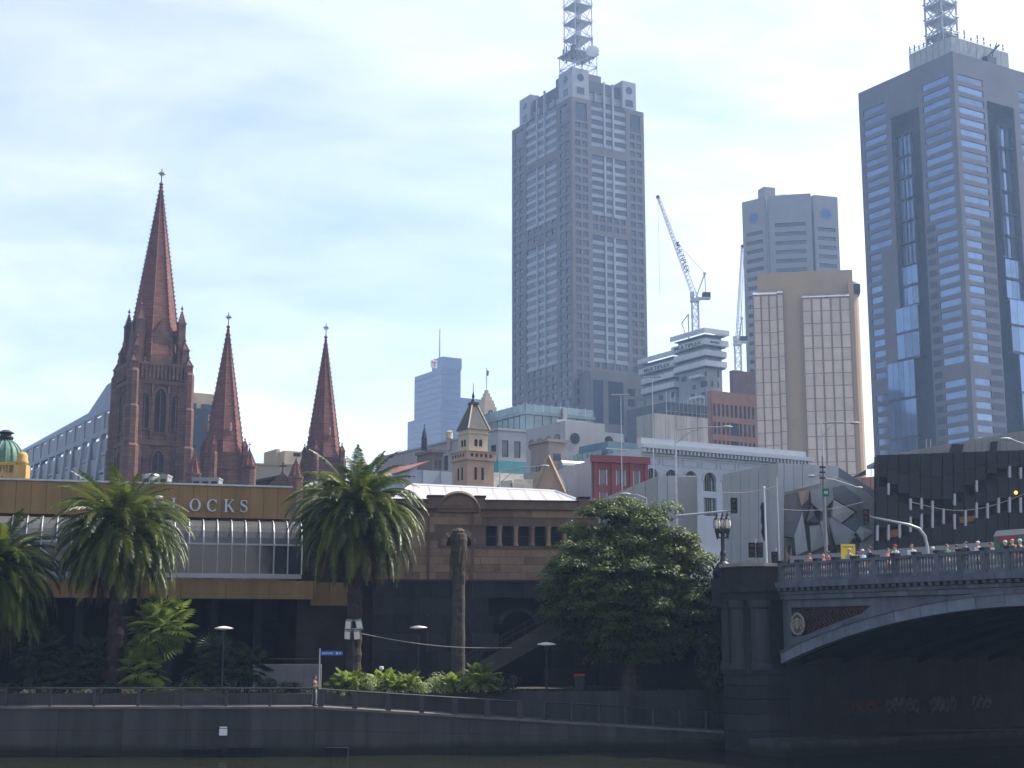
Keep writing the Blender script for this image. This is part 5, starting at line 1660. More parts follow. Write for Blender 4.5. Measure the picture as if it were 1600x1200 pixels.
# glass penthouse
b = Bld('glass_penthouse', 'pale teal glass penthouse with glazed balustrade below the granite tower', 'building', 821, 642, 250, 31)
e = b.e; W, D, Ht = b.w(926), b.d(752), b.H
zb = b.h(676)
MB().box(1, W - .5, 1, D - .5, 0, zb).build('base_storey', m_wht, e)
MB().box(-.4, W + .2, -.4, D, Ht - .6, Ht).build('roof_slab', m_tealglass, e)
for i in range(8):
    piece('glass_panel', e, W * i / 8 + .06, W * (i + 1) / 8 - .06, 0, .08, zb, Ht - .6, m_tealglass)
    piece('glass_panel', e, 0, .08, .1 + D * i / 8 + .06, D * (i + 1) / 8 - .06, zb, Ht - .6, m_tealglass)
    piece('glass_rail', e, W * i / 8 + .04, W * (i + 1) / 8 - .04, -.3, -.26, Ht, Ht + 1.25, m_tealglass)
    piece('glass_rail', e, -.3, -.26, D * i / 8 + .04, D * (i + 1) / 8 - .04, Ht, Ht + 1.25, m_tealglass)
    piece('rail_post', e, W * i / 8 - .04, W * i / 8 + .04, -.3, -.2, Ht, Ht + 1.5, m_steel); piece('rail_post', e, -.3, -.2, D * i / 8 + .06, D * i / 8 + .14, Ht, Ht + 1.5, m_steel)
MB().box(2, W - 2, 2, D - 2, zb, Ht - .7).build('inner_core', m_wdk, e)
MB().box(W * .52, W * .58, -.8, 0, zb - 3, Ht + 1.0).build('pier', m_wht, e)

# white building with portholes
b = Bld('porthole_building', 'white building with round portholes and a large grey panel', 'building', 883, 657, 212, 31)
e = b.e; W, D, Ht = b.w(976), b.d(822), b.H
MB().box(0, W * .66, 0, D, 0, Ht).build('wall', m_wht, e); MB().box(W * .66 + .02, W, .3, D, 0, Ht - 1.2).build('low_wall', m_wht, e)
for i in range(4):
    c = D * (.2 + .22 * i)
    MB().slab([(-.08, c + x, Ht - 2.6 + z) for x, z in arc(0, 0, .85, 0, 340, 18)], (.12, 0, 0)).build('porthole', m_wdk, e)
for x in (W * .16, W * .74):
    MB().slab([(x + u, -.08 if x < W * .5 else .22, Ht - 2.6 + z) for u, z in arc(0, 0, .85, 0, 340, 18)], (0, .12, 0)).build('porthole', m_wdk, e)
MB().box(W * .24, W * .64, -.12, -.02, Ht - 8.6, Ht - 4).build('grey_panel', M('grey_panel', (.15, .155, .165), var=.1), e)
MB().box(-.1, W * .5, D * .2, D * .24, Ht, Ht + .5).build('roof_kerb', m_wht, e)
for i in range(9): piece('fence_bar', e, W * .66 + i * .5, W * .66 + i * .5 + .1, .25, .32, Ht - 6, Ht - 3.6, m_steel)
# blue-teal low box with green glass rail
b = Bld('teal_roof_box', 'blue teal rooftop room with green glass balustrade above the red building', 'building', 950, 689, 200, 31)
e = b.e; W, D, Ht = b.w(1003), b.d(905), b.H
MB().box(0, W, 0, D, 0, Ht).build('wall', M('teal_blue_wall', (.12, .22, .27), var=.1), e)
mgg = G('green_glass', (.10, .28, .22), rough=.15, objvar=.4)
for i in range(6):
    piece('glass_rail', e, W * i / 6 + .08, W * (i + 1) / 6 - .08, -1.1, -1.05, Ht - 3.6, Ht - 1.3, mgg)
    piece('glass_rail', e, -1.1, -1.05, D * i / 6 + .08, D * (i + 1) / 6 - .08, Ht - 3.6, Ht - 1.3, mgg)
MB().box(-1.12, W, -1.14, -1.0, Ht - 1.3, Ht - 1.15).build('hand_rail', m_cream, e)

# red building with white party wall
m_red = M('red_paint', (0.24, 0.065, 0.06), var=.12, scale=.6, streak=.3)
b = Bld('red_building', 'dark red painted facade with white windows and white side wall', 'building', 925, 711, 178, 20)
e = b.e; W, D, Ht = b.w(1012), b.d(862), b.H
MB().box(0, .5, .3, D, 0, Ht - .6).build('party_wall', m_wht, e)
MB().slab([(.5, .3, 0), (W, .3, 0), (W, .3, Ht - .5), (.5, .3, Ht - .5)], (0, D - .3, 0)).build('body', m_wht, e)
ws = [(W * .12, W * .27), (W * .42, W * .60), (W * .73, W * .86)]
hs = []
for (u0, u1) in ws:
    for j in range(4):
        hs.append((u0, u1, Ht - 3.75 - j * 2.85, Ht - 1.75 - j * 2.85))
mb = MB(); holed(mb, 0, W, 0, Ht - .9, hs, -.05, .35, TF); mb.build('red_front', m_red, e)
for h_ in hs:
    piece('window', e, h_[0] + .14, h_[1] - .14, .16, .24, h_[2] + .1, h_[3], m_wdk)
    MB().box(h_[0], h_[0] + .12, .05, .2, h_[2], h_[3]).box(h_[1] - .12, h_[1], .05, .2, h_[2], h_[3]).build('window_frame', m_white, e)
    if h_[1] - h_[0] > 1.2: piece('mullion', e, (h_[0] + h_[1]) / 2 - .03, (h_[0] + h_[1]) / 2 + .03, .1, .2, h_[2], h_[3], m_dark)
    piece('window_spandrel', e, h_[0], h_[1], -.02, .1, h_[2] - .8, h_[2] - .02, m_white)
MB().box(-.15, W + .15, -.5, .3, Ht - .9, Ht).build('cornice', m_red, e)
for u in (.02, .33, .66, .93):
    piece('pilaster', e, W * u, W * u + .45, -.25, -.06, 0, Ht - .9, m_red)

# white arcaded building with concrete box on its roof
b = Bld('arcaded_building', 'long bluish white building with arched windows and dentil cornice', 'building', 1002, 700, 190, 31)
e = b.e; W, Ht = b.w(1262), b.H
n = 9; bw_ = W / n
holes = []
za = Ht - 3.75
for i in range(n):
    c = (i + .5) * bw_
    holes.append(arch_hole(c - bw_ * .34, c + bw_ * .34, za - 1.5, za, n=10))
    holes.append([(c - bw_ * .34, za - 4.9), (c + bw_ * .34, za - 4.9), (c + bw_ * .34, za - 2.4), (c - bw_ * .34, za - 2.4)])
v, f = plate([(0, 0), (W, 0), (W, Ht), (0, Ht)], holes, .5)
MB().add(v, f).build('arcade_wall', m_whtb, e)
MB().box(.1, W - .1, 1.0, 16, 0, Ht - .2).build('body', m_wdk, e)
MB().box(0, .5, .52, 16, 0, Ht).build('side_wall', m_whtb, e)
for i in range(n):
    c = (i + .5) * bw_
    MB().poly([(x, .42, z) for x, z in holes[2 * i]]).build('arched_window', m_wdk, e)
    MB().poly([(x, .42, z) for x, z in holes[2 * i + 1]]).build('window', m_wdk, e)
    for kk in (-.33, 0, .33):
        piece('mullion', e, c + bw_ * .34 * kk * 1.0 - .05, c + bw_ * .34 * kk + .05, .3, .4, za - 4.9, za + bw_ * .28, m_dark)
    for q in range(10):
        a0, a1 = math.pi * q / 10, math.pi * (q + 1) / 10
        r0, r1 = bw_ * .34, bw_ * .34 + .2
        MB().slab([(c + r * math.cos(a), -.12, za + r * math.sin(a)) for r, a in ((r0, a0), (r1, a0), (r1, a1), (r0, a1))], (0, .2, 0)).build('archivolt', m_whtb, e)
    mb = MB(); x0, x1, z0, z1 = c - bw_ * .42, c + bw_ * .42, Ht - 2.1, Ht - 1.1
    mb.box(x0, x1, -.1, .05, z1 - .1, z1).box(x0, x1, -.1, .05, z0, z0 + .1).box(x0, x0 + .1, -.1, .05, z0 + .1, z1 - .1).box(x1 - .1, x1, -.1, .05, z0 + .1, z1 - .1)
    mb.build('frieze_panel', m_whtb, e)
MB().box(-.3, W + .3, -.9, .4, Ht, Ht + .55).build('cornice', m_whtb, e)
MB().box(-.1, W + .1, -.2, .3, Ht - .9, Ht - .7).build('moulding', m_whtb, e)
for i in range(46):
    x = W * i / 46
    piece('dentil', e, x, x + W / 46 * .5, -.75, -.05, Ht - .55, Ht - .03, m_whtb)
MB().box(.2, W, .3, 1.2, Ht + .55, Ht + 1.5).build('parapet', m_whtb, e)
m_rough = M('stained_concrete', (0.40, 0.38, 0.36), var=.22, scale=.5, streak=.8)
b2 = Bld('concrete_roof_box', 'stained concrete box on the roof of the arcaded building', 'building', 1022, 645, 205, 31, base=GZ + 12)
W2, D2 = b2.w(1106), b2.d(994)
hz = b2.H / 2
for i in range(5):
    for j in range(2):
        piece('panel', b2.e, W2 * i / 5 + .03, W2 * (i + 1) / 5 - .03, 0, .3, hz * j + .03, hz * (j + 1) - .03, m_rough)
for i in range(2):
    for j in range(2):
        piece('panel', b2.e, 0, .3, .32 + (D2 - .3) * i / 2, .3 + (D2 - .3) * (i + 1) / 2 - .03, hz * j + .03, hz * (j + 1) - .03, m_rough)
MB().box(.1, W2 - .1, .1, D2 - .1, 0, b2.H - .06).build('core', m_rough, b2.e)

# ================================================================== TURRET AND GABLED ROOFS
m_slate = M('slate_green', (0.105, 0.11, 0.105), var=.2, scale=.8, bump=.3)
m_slatel = M('slate_light', (0.30, 0.285, 0.25), var=.25, scale=1.2, bump=.4)
m_terr = M('terracotta_stone', (0.40, 0.285, 0.20), var=.16, scale=.5, streak=.3)
Yt = 172.0; s = Yt / F
p = P(739, 720, Yt)
t = thing('chateau_turret', 'cream and brown stone turret with a steep slate roof and finial', 'turret', (p.x, Yt, GZ), R(31))
z_ = lambda py: zat(py, Yt) - GZ
h1, h2 = 1.85, 1.32
MB().box(-h1, h1, -h1, h1, 0, z_(722)).build('lower_stage', m_terr, t)
MB().box(-h1 - .2, h1 + .2, -h1 - .2, h1 + .2, z_(722), z_(709)).build('parapet', m_terr, t)
MB().box(-h1 - .3, h1 + .3, -h1 - .3, h1 + .3, z_(709), z_(707.5)).build('coping', m_terr, t)
for (a, kx) in ((0, 0), (1, 0)):
    for i in range(5):
        u = -1.3 + i * .65
        if a == 0: piece('arcade_slot', t, u - .14, u + .14, -h1 - .22, -h1 - .15, z_(717), z_(712), m_cdark)
        else: piece('arcade_slot', t, -h1 - .22, -h1 - .15, u - .14, u + .14, z_(717), z_(712), m_cdark)
    for u in (-.7, .25):
        if a == 0: piece('slit_window', t, u - .12, u + .2, -h1 - .04, -h1 + .05, z_(752), z_(733), m_cdark)
        else: piece('slit_window', t, -h1 - .04, -h1 + .05, u - .12, u + .2, z_(752), z_(733), m_cdark)
MB().box(-h2, h2, -h2, h2, z_(708), z_(672)).build('upper_stage', m_cream, t)
MB().box(-h2 - .12, h2 + .12, -h2 - .12, h2 + .12, z_(680), z_(678)).build('string_course', m_cream, t)
for a in (0, 1):
    for u in (-.55, .1):
        hp = arch_hole(u, u + .42, z_(699), z_(691))
        if a == 0: MB().slab([(x, -h2 - .03, z) for x, z in hp], (0, .1, 0)).build('arched_window', m_cdark, t)
        else: MB().slab([(-h2 - .03, x, z) for x, z in hp], (.1, 0, 0)).build('arched_window', m_cdark, t)
MB().frustum([(-h2 - .2, -h2 - .2), (h2 + .2, -h2 - .2), (h2 + .2, h2 + .2), (-h2 - .2, h2 + .2)], z_(673), z_(633), .24).build('slate_roof', m_slate, t)
for (sx, sy) in ((-1, -1), (1, -1), (1, 1), (-1, 1)):
    MB().bar((sx * (h2 + .2), sy * (h2 + .2), z_(673)), (sx * .37, sy * .37, z_(633)), .14).build('hip_ridge', m_cream, t)
MB().box(-.5, .5, -.5, .5, z_(633), z_(629)).lathe(0, 0, [(.36, z_(629)), (.12, z_(622)), (.2, z_(620)), (.05, z_(612)), (.03, z_(598))], 8).build('finial', m_dark, t)
Yg = 176.0
zg = lambda py: zat(py, Yg) - GZ
def X_(px, py=745): return P(px, py, Yg).x
zgd = lambda py, dy: zat(py, Yg + dy) - GZ
t = thing('gabled_house', 'stone house with pale slate roofs and a pointed gable below the turret', 'building', (X_(757), Yg, GZ), 0)
o0 = X_(757); L = lambda px: X_(px) - o0
MB().box(0, L(890), 1.5, 12, 0, zg(772)).build('body', m_terr, t)
MB().slab([(L(757), 1.2, zgd(772, 1.2)), (L(832), 1.2, zgd(772, 1.2)), (L(818), 4.5, zgd(741, 4.5)), (L(752), 4.5, zgd(737, 4.5))], (0, .3, -.1)).build('light_slate_roof', m_slatel, t)
MB().slab([(L(778), 1.0, zgd(768, 1.0)), (L(802), 1.0, zgd(768, 1.0)), (L(800), 2.6, zgd(750, 2.6)), (L(782), 2.6, zgd(752, 2.6))], (0, .25, -.1)).build('dark_slate_roof', m_slate, t)
MB().slab([(L(800), .9, zgd(772, .9)), (L(832), .9, zgd(772, .9)), (L(833), 2.2, zgd(749, 2.2)), (L(803), 2.2, zgd(749, 2.2))], (0, .25, -.1)).build('dormer_roof', m_slatel, t)
MB().slab([(L(824), 1.0, zgd(772, 1.0)), (L(852), 1.0, zgd(772, 1.0)), (L(856), 3.5, zgd(734, 3.5)), (L(818), 4.5, zgd(741, 4.5))], (0, .3, -.1)).build('dark_slate_roof', m_slate, t)
MB().slab([(L(830), .2, 0), (L(886), .2, 0), (L(886), .2, zgd(778, .2)), (L(857), .2, zgd(714, .2)), (L(830), .2, zgd(778, .2))], (0, .5, 0)).build('gable_wall', m_terr, t)
for (a, c) in (((830, 778), (857, 712)), ((857, 712), (887, 779))):
    MB().bar((L(a[0]), .1, zg(a[1])), (L(c[0]), .1, zg(c[1])), .3).build('gable_coping', m_terr, t)
MB().slab([(L(862) + x, .12, zg(772) + z) for x, z in arc(0, 0, .7, 0, 345, 20)], (0, .1, 0)).build('rose_window', m_cdark, t)
MB().slab([(L(884), 1.5, zgd(776, 1.5)), (L(890), 1.5, zgd(776, 1.5)), (L(880), 6, zgd(742, 6)), (L(870), 6, zgd(742, 6))], (0, .3, -.1)).build('dark_slate_roof', m_slate, t)
# taupe block with duct behind the gable
b = Bld('taupe_block', 'taupe rendered stair block with pipes behind the pointed gable', 'building', 857, 690, 196, 31)
e = b.e; m_taupe = M('taupe_render', (0.29, 0.25, 0.22), var=.15, scale=.5, streak=.5)
MB().box(0, b.w(884), 0, b.d(829), 0, b.H).build('wall', m_taupe, e)
MB().box(-.3, b.w(884) + .3, -.3, b.d(829) + .2, b.H, b.H + .4).build('roof_slab', m_taupe, e)
piece('vent', e, .8, 2.0, -.05, .05, b.H - 2.6, b.H - 1.6, m_wdk)
MB().tube([(b.w(884) * .4, -1.2, b.H - 3.4), (b.w(918), -1.8, b.H - 3.4)], .75, 12).build('duct', m_steel, e)
for i in range(3): MB().tube([(-.4, 1 + i * .8, 0), (-.4, 1 + i * .8, b.H - 3)], .12, 5).build('pipe', M('rust_pipe', (.25, .12, .07), var=.2), e)
# grey wedge walls left of the pale square building
m_zinc = M('zinc_cladding', (0.31, 0.305, 0.295), rough=.6, var=.12, scale=.5, streak=.6)
m_zinc2 = M('zinc_light', (0.40, 0.405, 0.40), rough=.55, var=.12, scale=.5, streak=.6)
def panels_of(par, quad, nu, nv, th, mat, name='panel', gap=.02, jitter=0.0):
    """split a planar quad (4 corners, counter-clockwise) into separate panels"""
    a, b_, c, d = [Vector(q) for q in quad]
    n = (b_ - a).cross(d - a).normalized()
    for i in range(nu):
        for j in range(nv):
            def at(u, v): return (a.lerp(b_, u)).lerp(d.lerp(c, u), v)
            u0, u1, v0, v1 = i / nu, (i + 1) / nu, j / nv, (j + 1) / nv
            gu, gv = gap / max((b_ - a).length, .1), gap / max((d - a).length, .1)
            pts = [at(u0 + gu, v0 + gv), at(u1 - gu, v0 + gv), at(u1 - gu, v1 - gv), at(u0 + gu, v1 - gv)]
            MB().slab(pts, n * -th).build(name, mat, par).location = n * random.uniform(0, jitter)
Yw = 136.0
t = thing('zinc_wedge', 'low grey wedge shaped pavilion of zinc panels behind the tree top', 'building', (P(925, 760, Yw).x, Yw, GZ))
o = Vector((P(925, 760, Yw).x, Yw, GZ))
Q = lambda px, py, Y=Yw: P(px, py, Y) - o
panels_of(t, [Q(915, 880), Q(1027, 880), Q(1027, 743), Q(915, 790)], 6, 1, .3, m_zinc, jitter=.03)
panels_of(t, [Q(1027, 880), Q(1090, 880, 137), Q(1090, 743, 137), Q(1027, 743)], 4, 1, .3, m_zinc2, jitter=.03)
MB().slab([Q(915, 880), Q(1090, 880), Q(1090, 744), Q(1027, 744), Q(915, 791)], (.5, 6, 0)).build('body', m_zinc, t).location = (0, .5, 0)

# ================================================================== FACETED SQUARE BUILDING
m_fz = [M('facet_zinc_a', (0.32, 0.325, 0.32), rough=.55, var=.12, scale=.4, streak=.6), M('facet_zinc_b', (0.39, 0.41, 0.42), rough=.5, var=.12, scale=.4, streak=.6),
        M('facet_stone', (0.42, 0.29, 0.23), var=.18, scale=.9), M('facet_glass', (0.03, 0.035, 0.04), rough=.12, var=.2, spec=.7), M('facet_zinc_c', (0.16, 0.17, 0.18), rough=.55, var=.12, scale=.5, streak=.5),
        M('facet_pale', (0.42, 0.42, 0.40), rough=.6, var=.12, scale=.6)]
Yf = 126.0
o = P(1215, 880, Yf); o.z = GZ
t = thing('faceted_building', 'grey zinc clad square building with angular facets behind the bridge end', 'building', o)
Q = lambda px, py, Y=Yf: P(px, py, Y) - o
panels_of(t, [Q(1129, 905, 131), Q(1215, 905), Q(1215, 723), Q(1129, 741, 131)], 6, 1, .3, m_fz[0], jitter=.04)
panels_of(t, [Q(1215, 905), Q(1225, 905, 126.3), Q(1225, 723.5, 126.3), Q(1215, 723)], 1, 1, .3, m_fz[1])
panels_of(t, [Q(1225, 770, 126.3), Q(1310, 748, 129), Q(1310, 728, 129), Q(1225, 723.5, 126.3)], 6, 1, .3, m_fz[1], jitter=.04)
MB().slab([Q(1131, 905, 132), Q(1380, 905, 132), Q(1380, 775, 132), Q(1310, 730, 132), Q(1217, 725, 132), Q(1131, 743, 132)], (2.9, 14, 0)).build('body', m_fz[4], t)
def facet(pts, mi, off=0.0, Y0=127.3, name='facet', bulge=.10):
    ws = [Q(px, py, Y0 - off) for px, py in pts]
    c = sum(ws, Vector()) / len(ws) + Vector((0, -bulge, 0))
    mb = MB()
    back = [w + Vector((0, 1.2, 0)) for w in ws]
    mb.add([c] + ws + back, [(0, i + 1, (i + 1) % len(ws) + 1) for i in range(len(ws))] + [(i + 1, len(ws) + i + 1, len(ws) + (i + 1) % len(ws) + 1, (i + 1) % len(ws) + 1) for i in range(len(ws))])
    mb.build(name, m_fz[mi], t)
facet([(1226, 905), (1380, 905), (1380, 790), (1345, 762), (1312, 746), (1226, 770)], 0, -1.2, bulge=0)
for pts, mi, off in (([(1228, 773), (1247, 769), (1254, 800), (1240, 840), (1226, 838)], 4, .1), ([(1247, 768), (1265, 765), (1263, 780), (1253, 790)], 2, .5),
    ([(1260, 815), (1269, 788), (1281, 800), (1281, 818)], 3, .25), ([(1303, 781), (1336, 800), (1315, 817), (1301, 807)], 5, .5), ([(1281, 815), (1301, 808), (1337, 832), (1328, 850), (1290, 852)], 1, .3),
    ([(1226, 845), (1229, 862), (1236, 870), (1226, 884)], 2, .4), ([(1236, 852), (1246, 884), (1233, 884)], 3, .3), ([(1241, 838), (1254, 800), (1262, 860), (1244, 868)], 1, .35),
    ([(1293, 806), (1308, 866), (1299, 866), (1291, 815)], 3, .6), ([(1333, 832), (1345, 848), (1334, 842)], 3, .4), ([(1345, 822), (1364, 830), (1348, 845), (1338, 832)], 5, .55), ([(1316, 818), (1336, 803), (1345, 822), (1337, 830)], 4, .2),
    ([(1318, 758), (1345, 778), (1340, 800), (1305, 780), (1290, 765)], 4, .15), ([(1266, 766), (1300, 760), (1303, 780), (1284, 800), (1268, 786)], 0, .2), ([(1345, 846), (1378, 832), (1378, 870), (1340, 866)], 0, .1), ([(1265, 822), (1281, 820), (1290, 852), (1268, 862)], 0, .25)):
    facet(pts, mi, off)
# patterned pink wall right behind
Yp = 146.0
o2 = P(1313, 880, Yp); o2.z = GZ
t2 = thing('pink_stone_wing', 'mottled pink stone wing between the faceted and the black glass buildings', 'building', o2)
Q2 = lambda px, py, Y=Yp: P(px, py, Y) - o2
mpk = M('pink_mosaic', (0.36, 0.20, 0.155), var=.25, scale=1.6, col2=(.22, .13, .11))
panels_of(t2, [Q2(1300, 905), Q2(1372, 905), Q2(1372, 744), Q2(1300, 752)], 6, 9, .25, mpk, 'tile', jitter=.05)
MB().slab([Q2(1298, 905), Q2(1373, 905), Q2(1373, 743), Q2(1298, 751)], (0, 5, 0)).build('body', mpk, t2).location = (0, .4, 0)
MB().slab([Q2(1305, 752), Q2(1326, 749), Q2(1326, 740), Q2(1305, 746)], (0, .5, 0)).build('white_panel', m_white, t2).location = (0, -.4, 0)
MB().slab([Q2(1333, 745), Q2(1353, 742), Q2(1353, 734)], (0, 1.5, 0)).build('roof_fin', m_dark, t2)
MB().tube([Q2(1361, 744), Q2(1361, 726)], .05, 4).build('aerial', m_dark, t2)

# ================================================================== BLACK GLASS BUILDING
m_black = G('black_glass', (0.013, 0.015, 0.019), rough=.35, spec=.22, var=.25, objvar=.35)
m_slot = M('slot_interior', (0.05, 0.045, 0.04), var=.5, scale=1.2)
m_fin = M('pale_fin', (0.42, 0.44, 0.46), rough=.5, var=.1)
m_orange = M('orange_banner', (0.42, 0.17, 0.06), var=.1)
Yb = 118.0
o3 = P(1369, 880, Yb); o3.z = GZ
t = thing('black_glass_building', 'black glass building with stepped bright fins and zinc roof at right', 'building', o3)
a3 = R(-12)
def B3(px, py, dep=0.0):
    # points on the building's front plane, running towards the camera on the right
    k = (px - 800) / F
    x0 = o3.x; y0 = Yb
    z = zat(py, Yb)
    u = ulen(x0, y0, a3, px, z)
    Y = y0 + u * math.sin(a3)
    z = zat(py, Y)
    u = ulen(x0, y0, a3, px, z)
    Y = y0 + u * math.sin(a3)
    return Vector((x0 + u * math.cos(a3), Y + dep, zat(py, Y))) - o3
xs_ = [1369 + 17.2 * i for i in range(0, 23)]
def slot_c(px):   # lower zigzag strip of openings (pixel height of its centre)
    pts = [(1369, 838), (1400, 832), (1440, 816), (1480, 806), (1500, 812), (1530, 800), (1570, 788), (1610, 788), (1800, 770)]
    for (a, c) in zip(pts[:-1], pts[1:]):
        if a[0] <= px <= c[0]: return a[1] + (c[1] - a[1]) * (px - a[0]) / (c[0] - a[0])
    return 790
def slot_u(px):
    pts = [(1369, 748), (1395, 765), (1420, 785), (1480, 789), (1520, 763), (1570, 738), (1800, 720)]
    for (a, c) in zip(pts[:-1], pts[1:]):
        if a[0] <= px <= c[0]: return a[1] + (c[1] - a[1]) * (px - a[0]) / (c[0] - a[0])
    return 740
for i in range(len(xs_) - 1):
    a, c = xs_[i] + .4, xs_[i + 1] - .4
    m_ = (a + c) / 2
    ht = 711 - (0.035 * max(0, a - 1369))
    ys = [905, slot_c(m_) + 11, slot_c(m_) - 11, slot_u(m_) + 8, slot_u(m_) - 8, ht]
    for (y0_, y1_) in ((ys[0], ys[1]), (ys[2], ys[3]), (ys[4], (ys[4] + ys[5]) / 2), ((ys[4] + ys[5]) / 2 - .4, ys[5])):
        if y0_ - y1_ > 2:
            MB().slab([B3(a, y0_), B3(c, y0_), B3(c, y1_), B3(a, y1_)], (0, .25, 0)).build('glass_panel', m_black, t).location = (0, random.uniform(-.04, .04), 0)
    for cc, hh, pr in ((slot_c(m_), 12, 1.0), (slot_u(m_), 9, .6)):
        if random.random() < pr:
            sh = random.uniform(-4, 4)
            MB().slab([B3(a, cc + hh + sh), B3(a + 3.2, cc + hh + sh), B3(a + 3.2, cc - hh + sh), B3(a, cc - hh + sh)], (0, .3, 0)).build('fin', m_fin, t).location = (0, -.12, 0)
MB().slab([B3(1369.5, 905), B3(1720, 905), B3(1720, 703), B3(1369.5, 712)], (4.6, 12, 0)).build('body', m_slot, t).location = (0, .8, 0)
for (q0, q1, y0_, y1_) in ((1388, 1412, 840, 828), (1503, 1528, 817, 807)):
    MB().slab([B3(q0, y0_), B3(q1, y0_ - 4), B3(q1, y1_ - 3), B3(q0, y1_)], (0, .1, 0)).build('orange_banner', m_orange, t).location = (0, .6, 0)
lm = MB().sphere(B3(1586, 770), .14, n=8, m=5).build('lit_lamp', EMIT('lamp_glow', (1.0, .28, .04), 3.0), t); lm.location = (0, -.2, 0)
MB().slab([B3(1369.5, 711), B3(1369.5, 905), B3(1369.5, 905) + Vector((4.6, 12, 0)), B3(1369.5, 711) + Vector((4.6, 12, 0))], (.25, 0, 0)).build('side_glass', m_black, t)
# zinc roof rising behind the black front
m_rz = M('roof_zinc', (0.27, 0.265, 0.25), rough=.55, var=.1, scale=.4, streak=.6)
rp = [(1405, 709), (1405, 703), (1470, 691), (1600, 668), (1720, 652), (1720, 700)]
MB().slab([B3(px, py, 3.0) for px, py in rp], (0, 8, 0)).build('roof', m_rz, t)
for i in range(24):
    px = 1412 + i * 10
    top = 703 - max(0, px - 1405) * .178
    MB().slab([B3(px, 706, 2.97), B3(px + .7, 706, 2.97), B3(px + .7, top, 2.97), B3(px, top, 2.97)], (0, -.06, 0)).build('roof_seam', m_rz, t)
MB().slab([B3(1500, 699, 2.8), B3(1519, 699, 2.8), B3(1523, 687, 2.8), B3(1504, 687, 2.8)], (0, .3, 0)).build('roof_light', m_dark, t)
MB().slab([B3(1565, 698, 2.8), B3(1575, 698, 2.8), B3(1577, 682, 2.8), B3(1567, 683, 2.8)], (0, .3, 0)).build('roof_light', m_dark, t)
for px in (1469, 1476): MB().tube([B3(px, 694, 4), B3(px, 676, 4)], .04, 4).build('aerial', m_steel, t)

# ================================================================== VEGETATION
m_frond = M('palm_green', (0.125, 0.15, 0.022), rough=.42, var=.3, scale=1.2, spec=.4, objvar=.6, trans=.32, col2=(.035, .06, .012))
m_frondd = M('palm_brown', (0.10, 0.065, 0.038), rough=.8, var=.3, scale=1.2, objvar=.4, trans=.1)
m_trunk = M('palm_bark', (0.06, 0.043, 0.032), rough=.95, var=.35, scale=4, bump=.8, bscale=9)
m_leaf = M('tree_leaf', (0.12, 0.16, 0.03), rough=.45, var=.3, scale=.8, spec=.3, trans=.36, col2=(.035, .055, .014))
m_bark = M('tree_bark', (0.07, 0.055, 0.045), rough=.95, var=.3, scale=3, bump=.7)
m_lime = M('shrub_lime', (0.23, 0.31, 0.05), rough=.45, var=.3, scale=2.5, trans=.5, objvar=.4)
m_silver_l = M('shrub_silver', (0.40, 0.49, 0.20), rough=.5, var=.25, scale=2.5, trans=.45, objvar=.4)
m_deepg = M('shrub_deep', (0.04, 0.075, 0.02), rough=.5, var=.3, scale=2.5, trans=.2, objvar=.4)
def frond_mesh(L, e0, e1, seed, mat, nl=46, ll=.72, name='frond', wid=.06):
    rg = random.Random(seed)
    n = 14; pts = [Vector((0, 0, 0))]
    side = rg.uniform(-.12, .12)
    for i in range(n):
        a = R(e0 + (e1 - e0) * (i / n) ** 1.15)
        pts.append(pts[-1] + Vector((math.cos(a), side * (i / n), math.sin(a))) * (L / n))
    mb = MB().tube(pts, [.055 * (1 - .85 * i / n) for i in range(n + 1)], 3, cap=False)
    for i in range(nl):
        t = .14 + .86 * (i + .5) / nl
        k = t * n; j = min(int(k), n - 1); p = pts[j].lerp(pts[j + 1], k - j)
        d = (pts[j + 1] - pts[j]).normalized()
        up = Vector((-d.z, 0, d.x)); up = up if up.z >= 0 or True else -up
        sd = d.cross(up).normalized()
        ln = ll * (math.sin(math.pi * min(1, (t + .08))) ** .5 * .75 + .3) * rg.uniform(.85, 1.1)
        if t > .93: ln *= .7
        for s in (-1, 1):
            dirn = (d * .62 + sd * s * .75 + up * rg.uniform(.05, .3) + Vector((0, 0, -.28))).normalized()
            tip = p + dirn * ln + Vector((0, 0, -.22 * ln))
            mid = p + dirn * ln * .5
            w = d * wid * .5 + up * .01
            mb.add([p - w, p + w, mid + w * 1.2, mid - w * 1.2, tip], [(0, 1, 2, 3), (3, 2, 4)])
    return mb.mesh(name, mat)
BINS = [(84, 25, 7), (77, -8, 11), (68, -40, 16), (57, -66, 20), (44, -82, 23), (30, -92, 25), (14, -98, 25), (-4, -98, 24), (-22, -96, 22)]
DEAD = [(-34, -92, 26), (-50, -92, 28), (-66, -92, 24)]
FM = {}
for bi, (a, c, n) in enumerate(BINS):
    for v in range(2): FM[(bi, v)] = frond_mesh(1.0 * 5.4 * (0.9 if bi < 2 else 1), a, c, bi * 7 + v, m_frond)
for bi, (a, c, n) in enumerate(DEAD):
    for v in range(2): FM[('d', bi, v)] = frond_mesh(4.0, a, c, 90 + bi * 3 + v, m_frondd, nl=22, ll=.45)
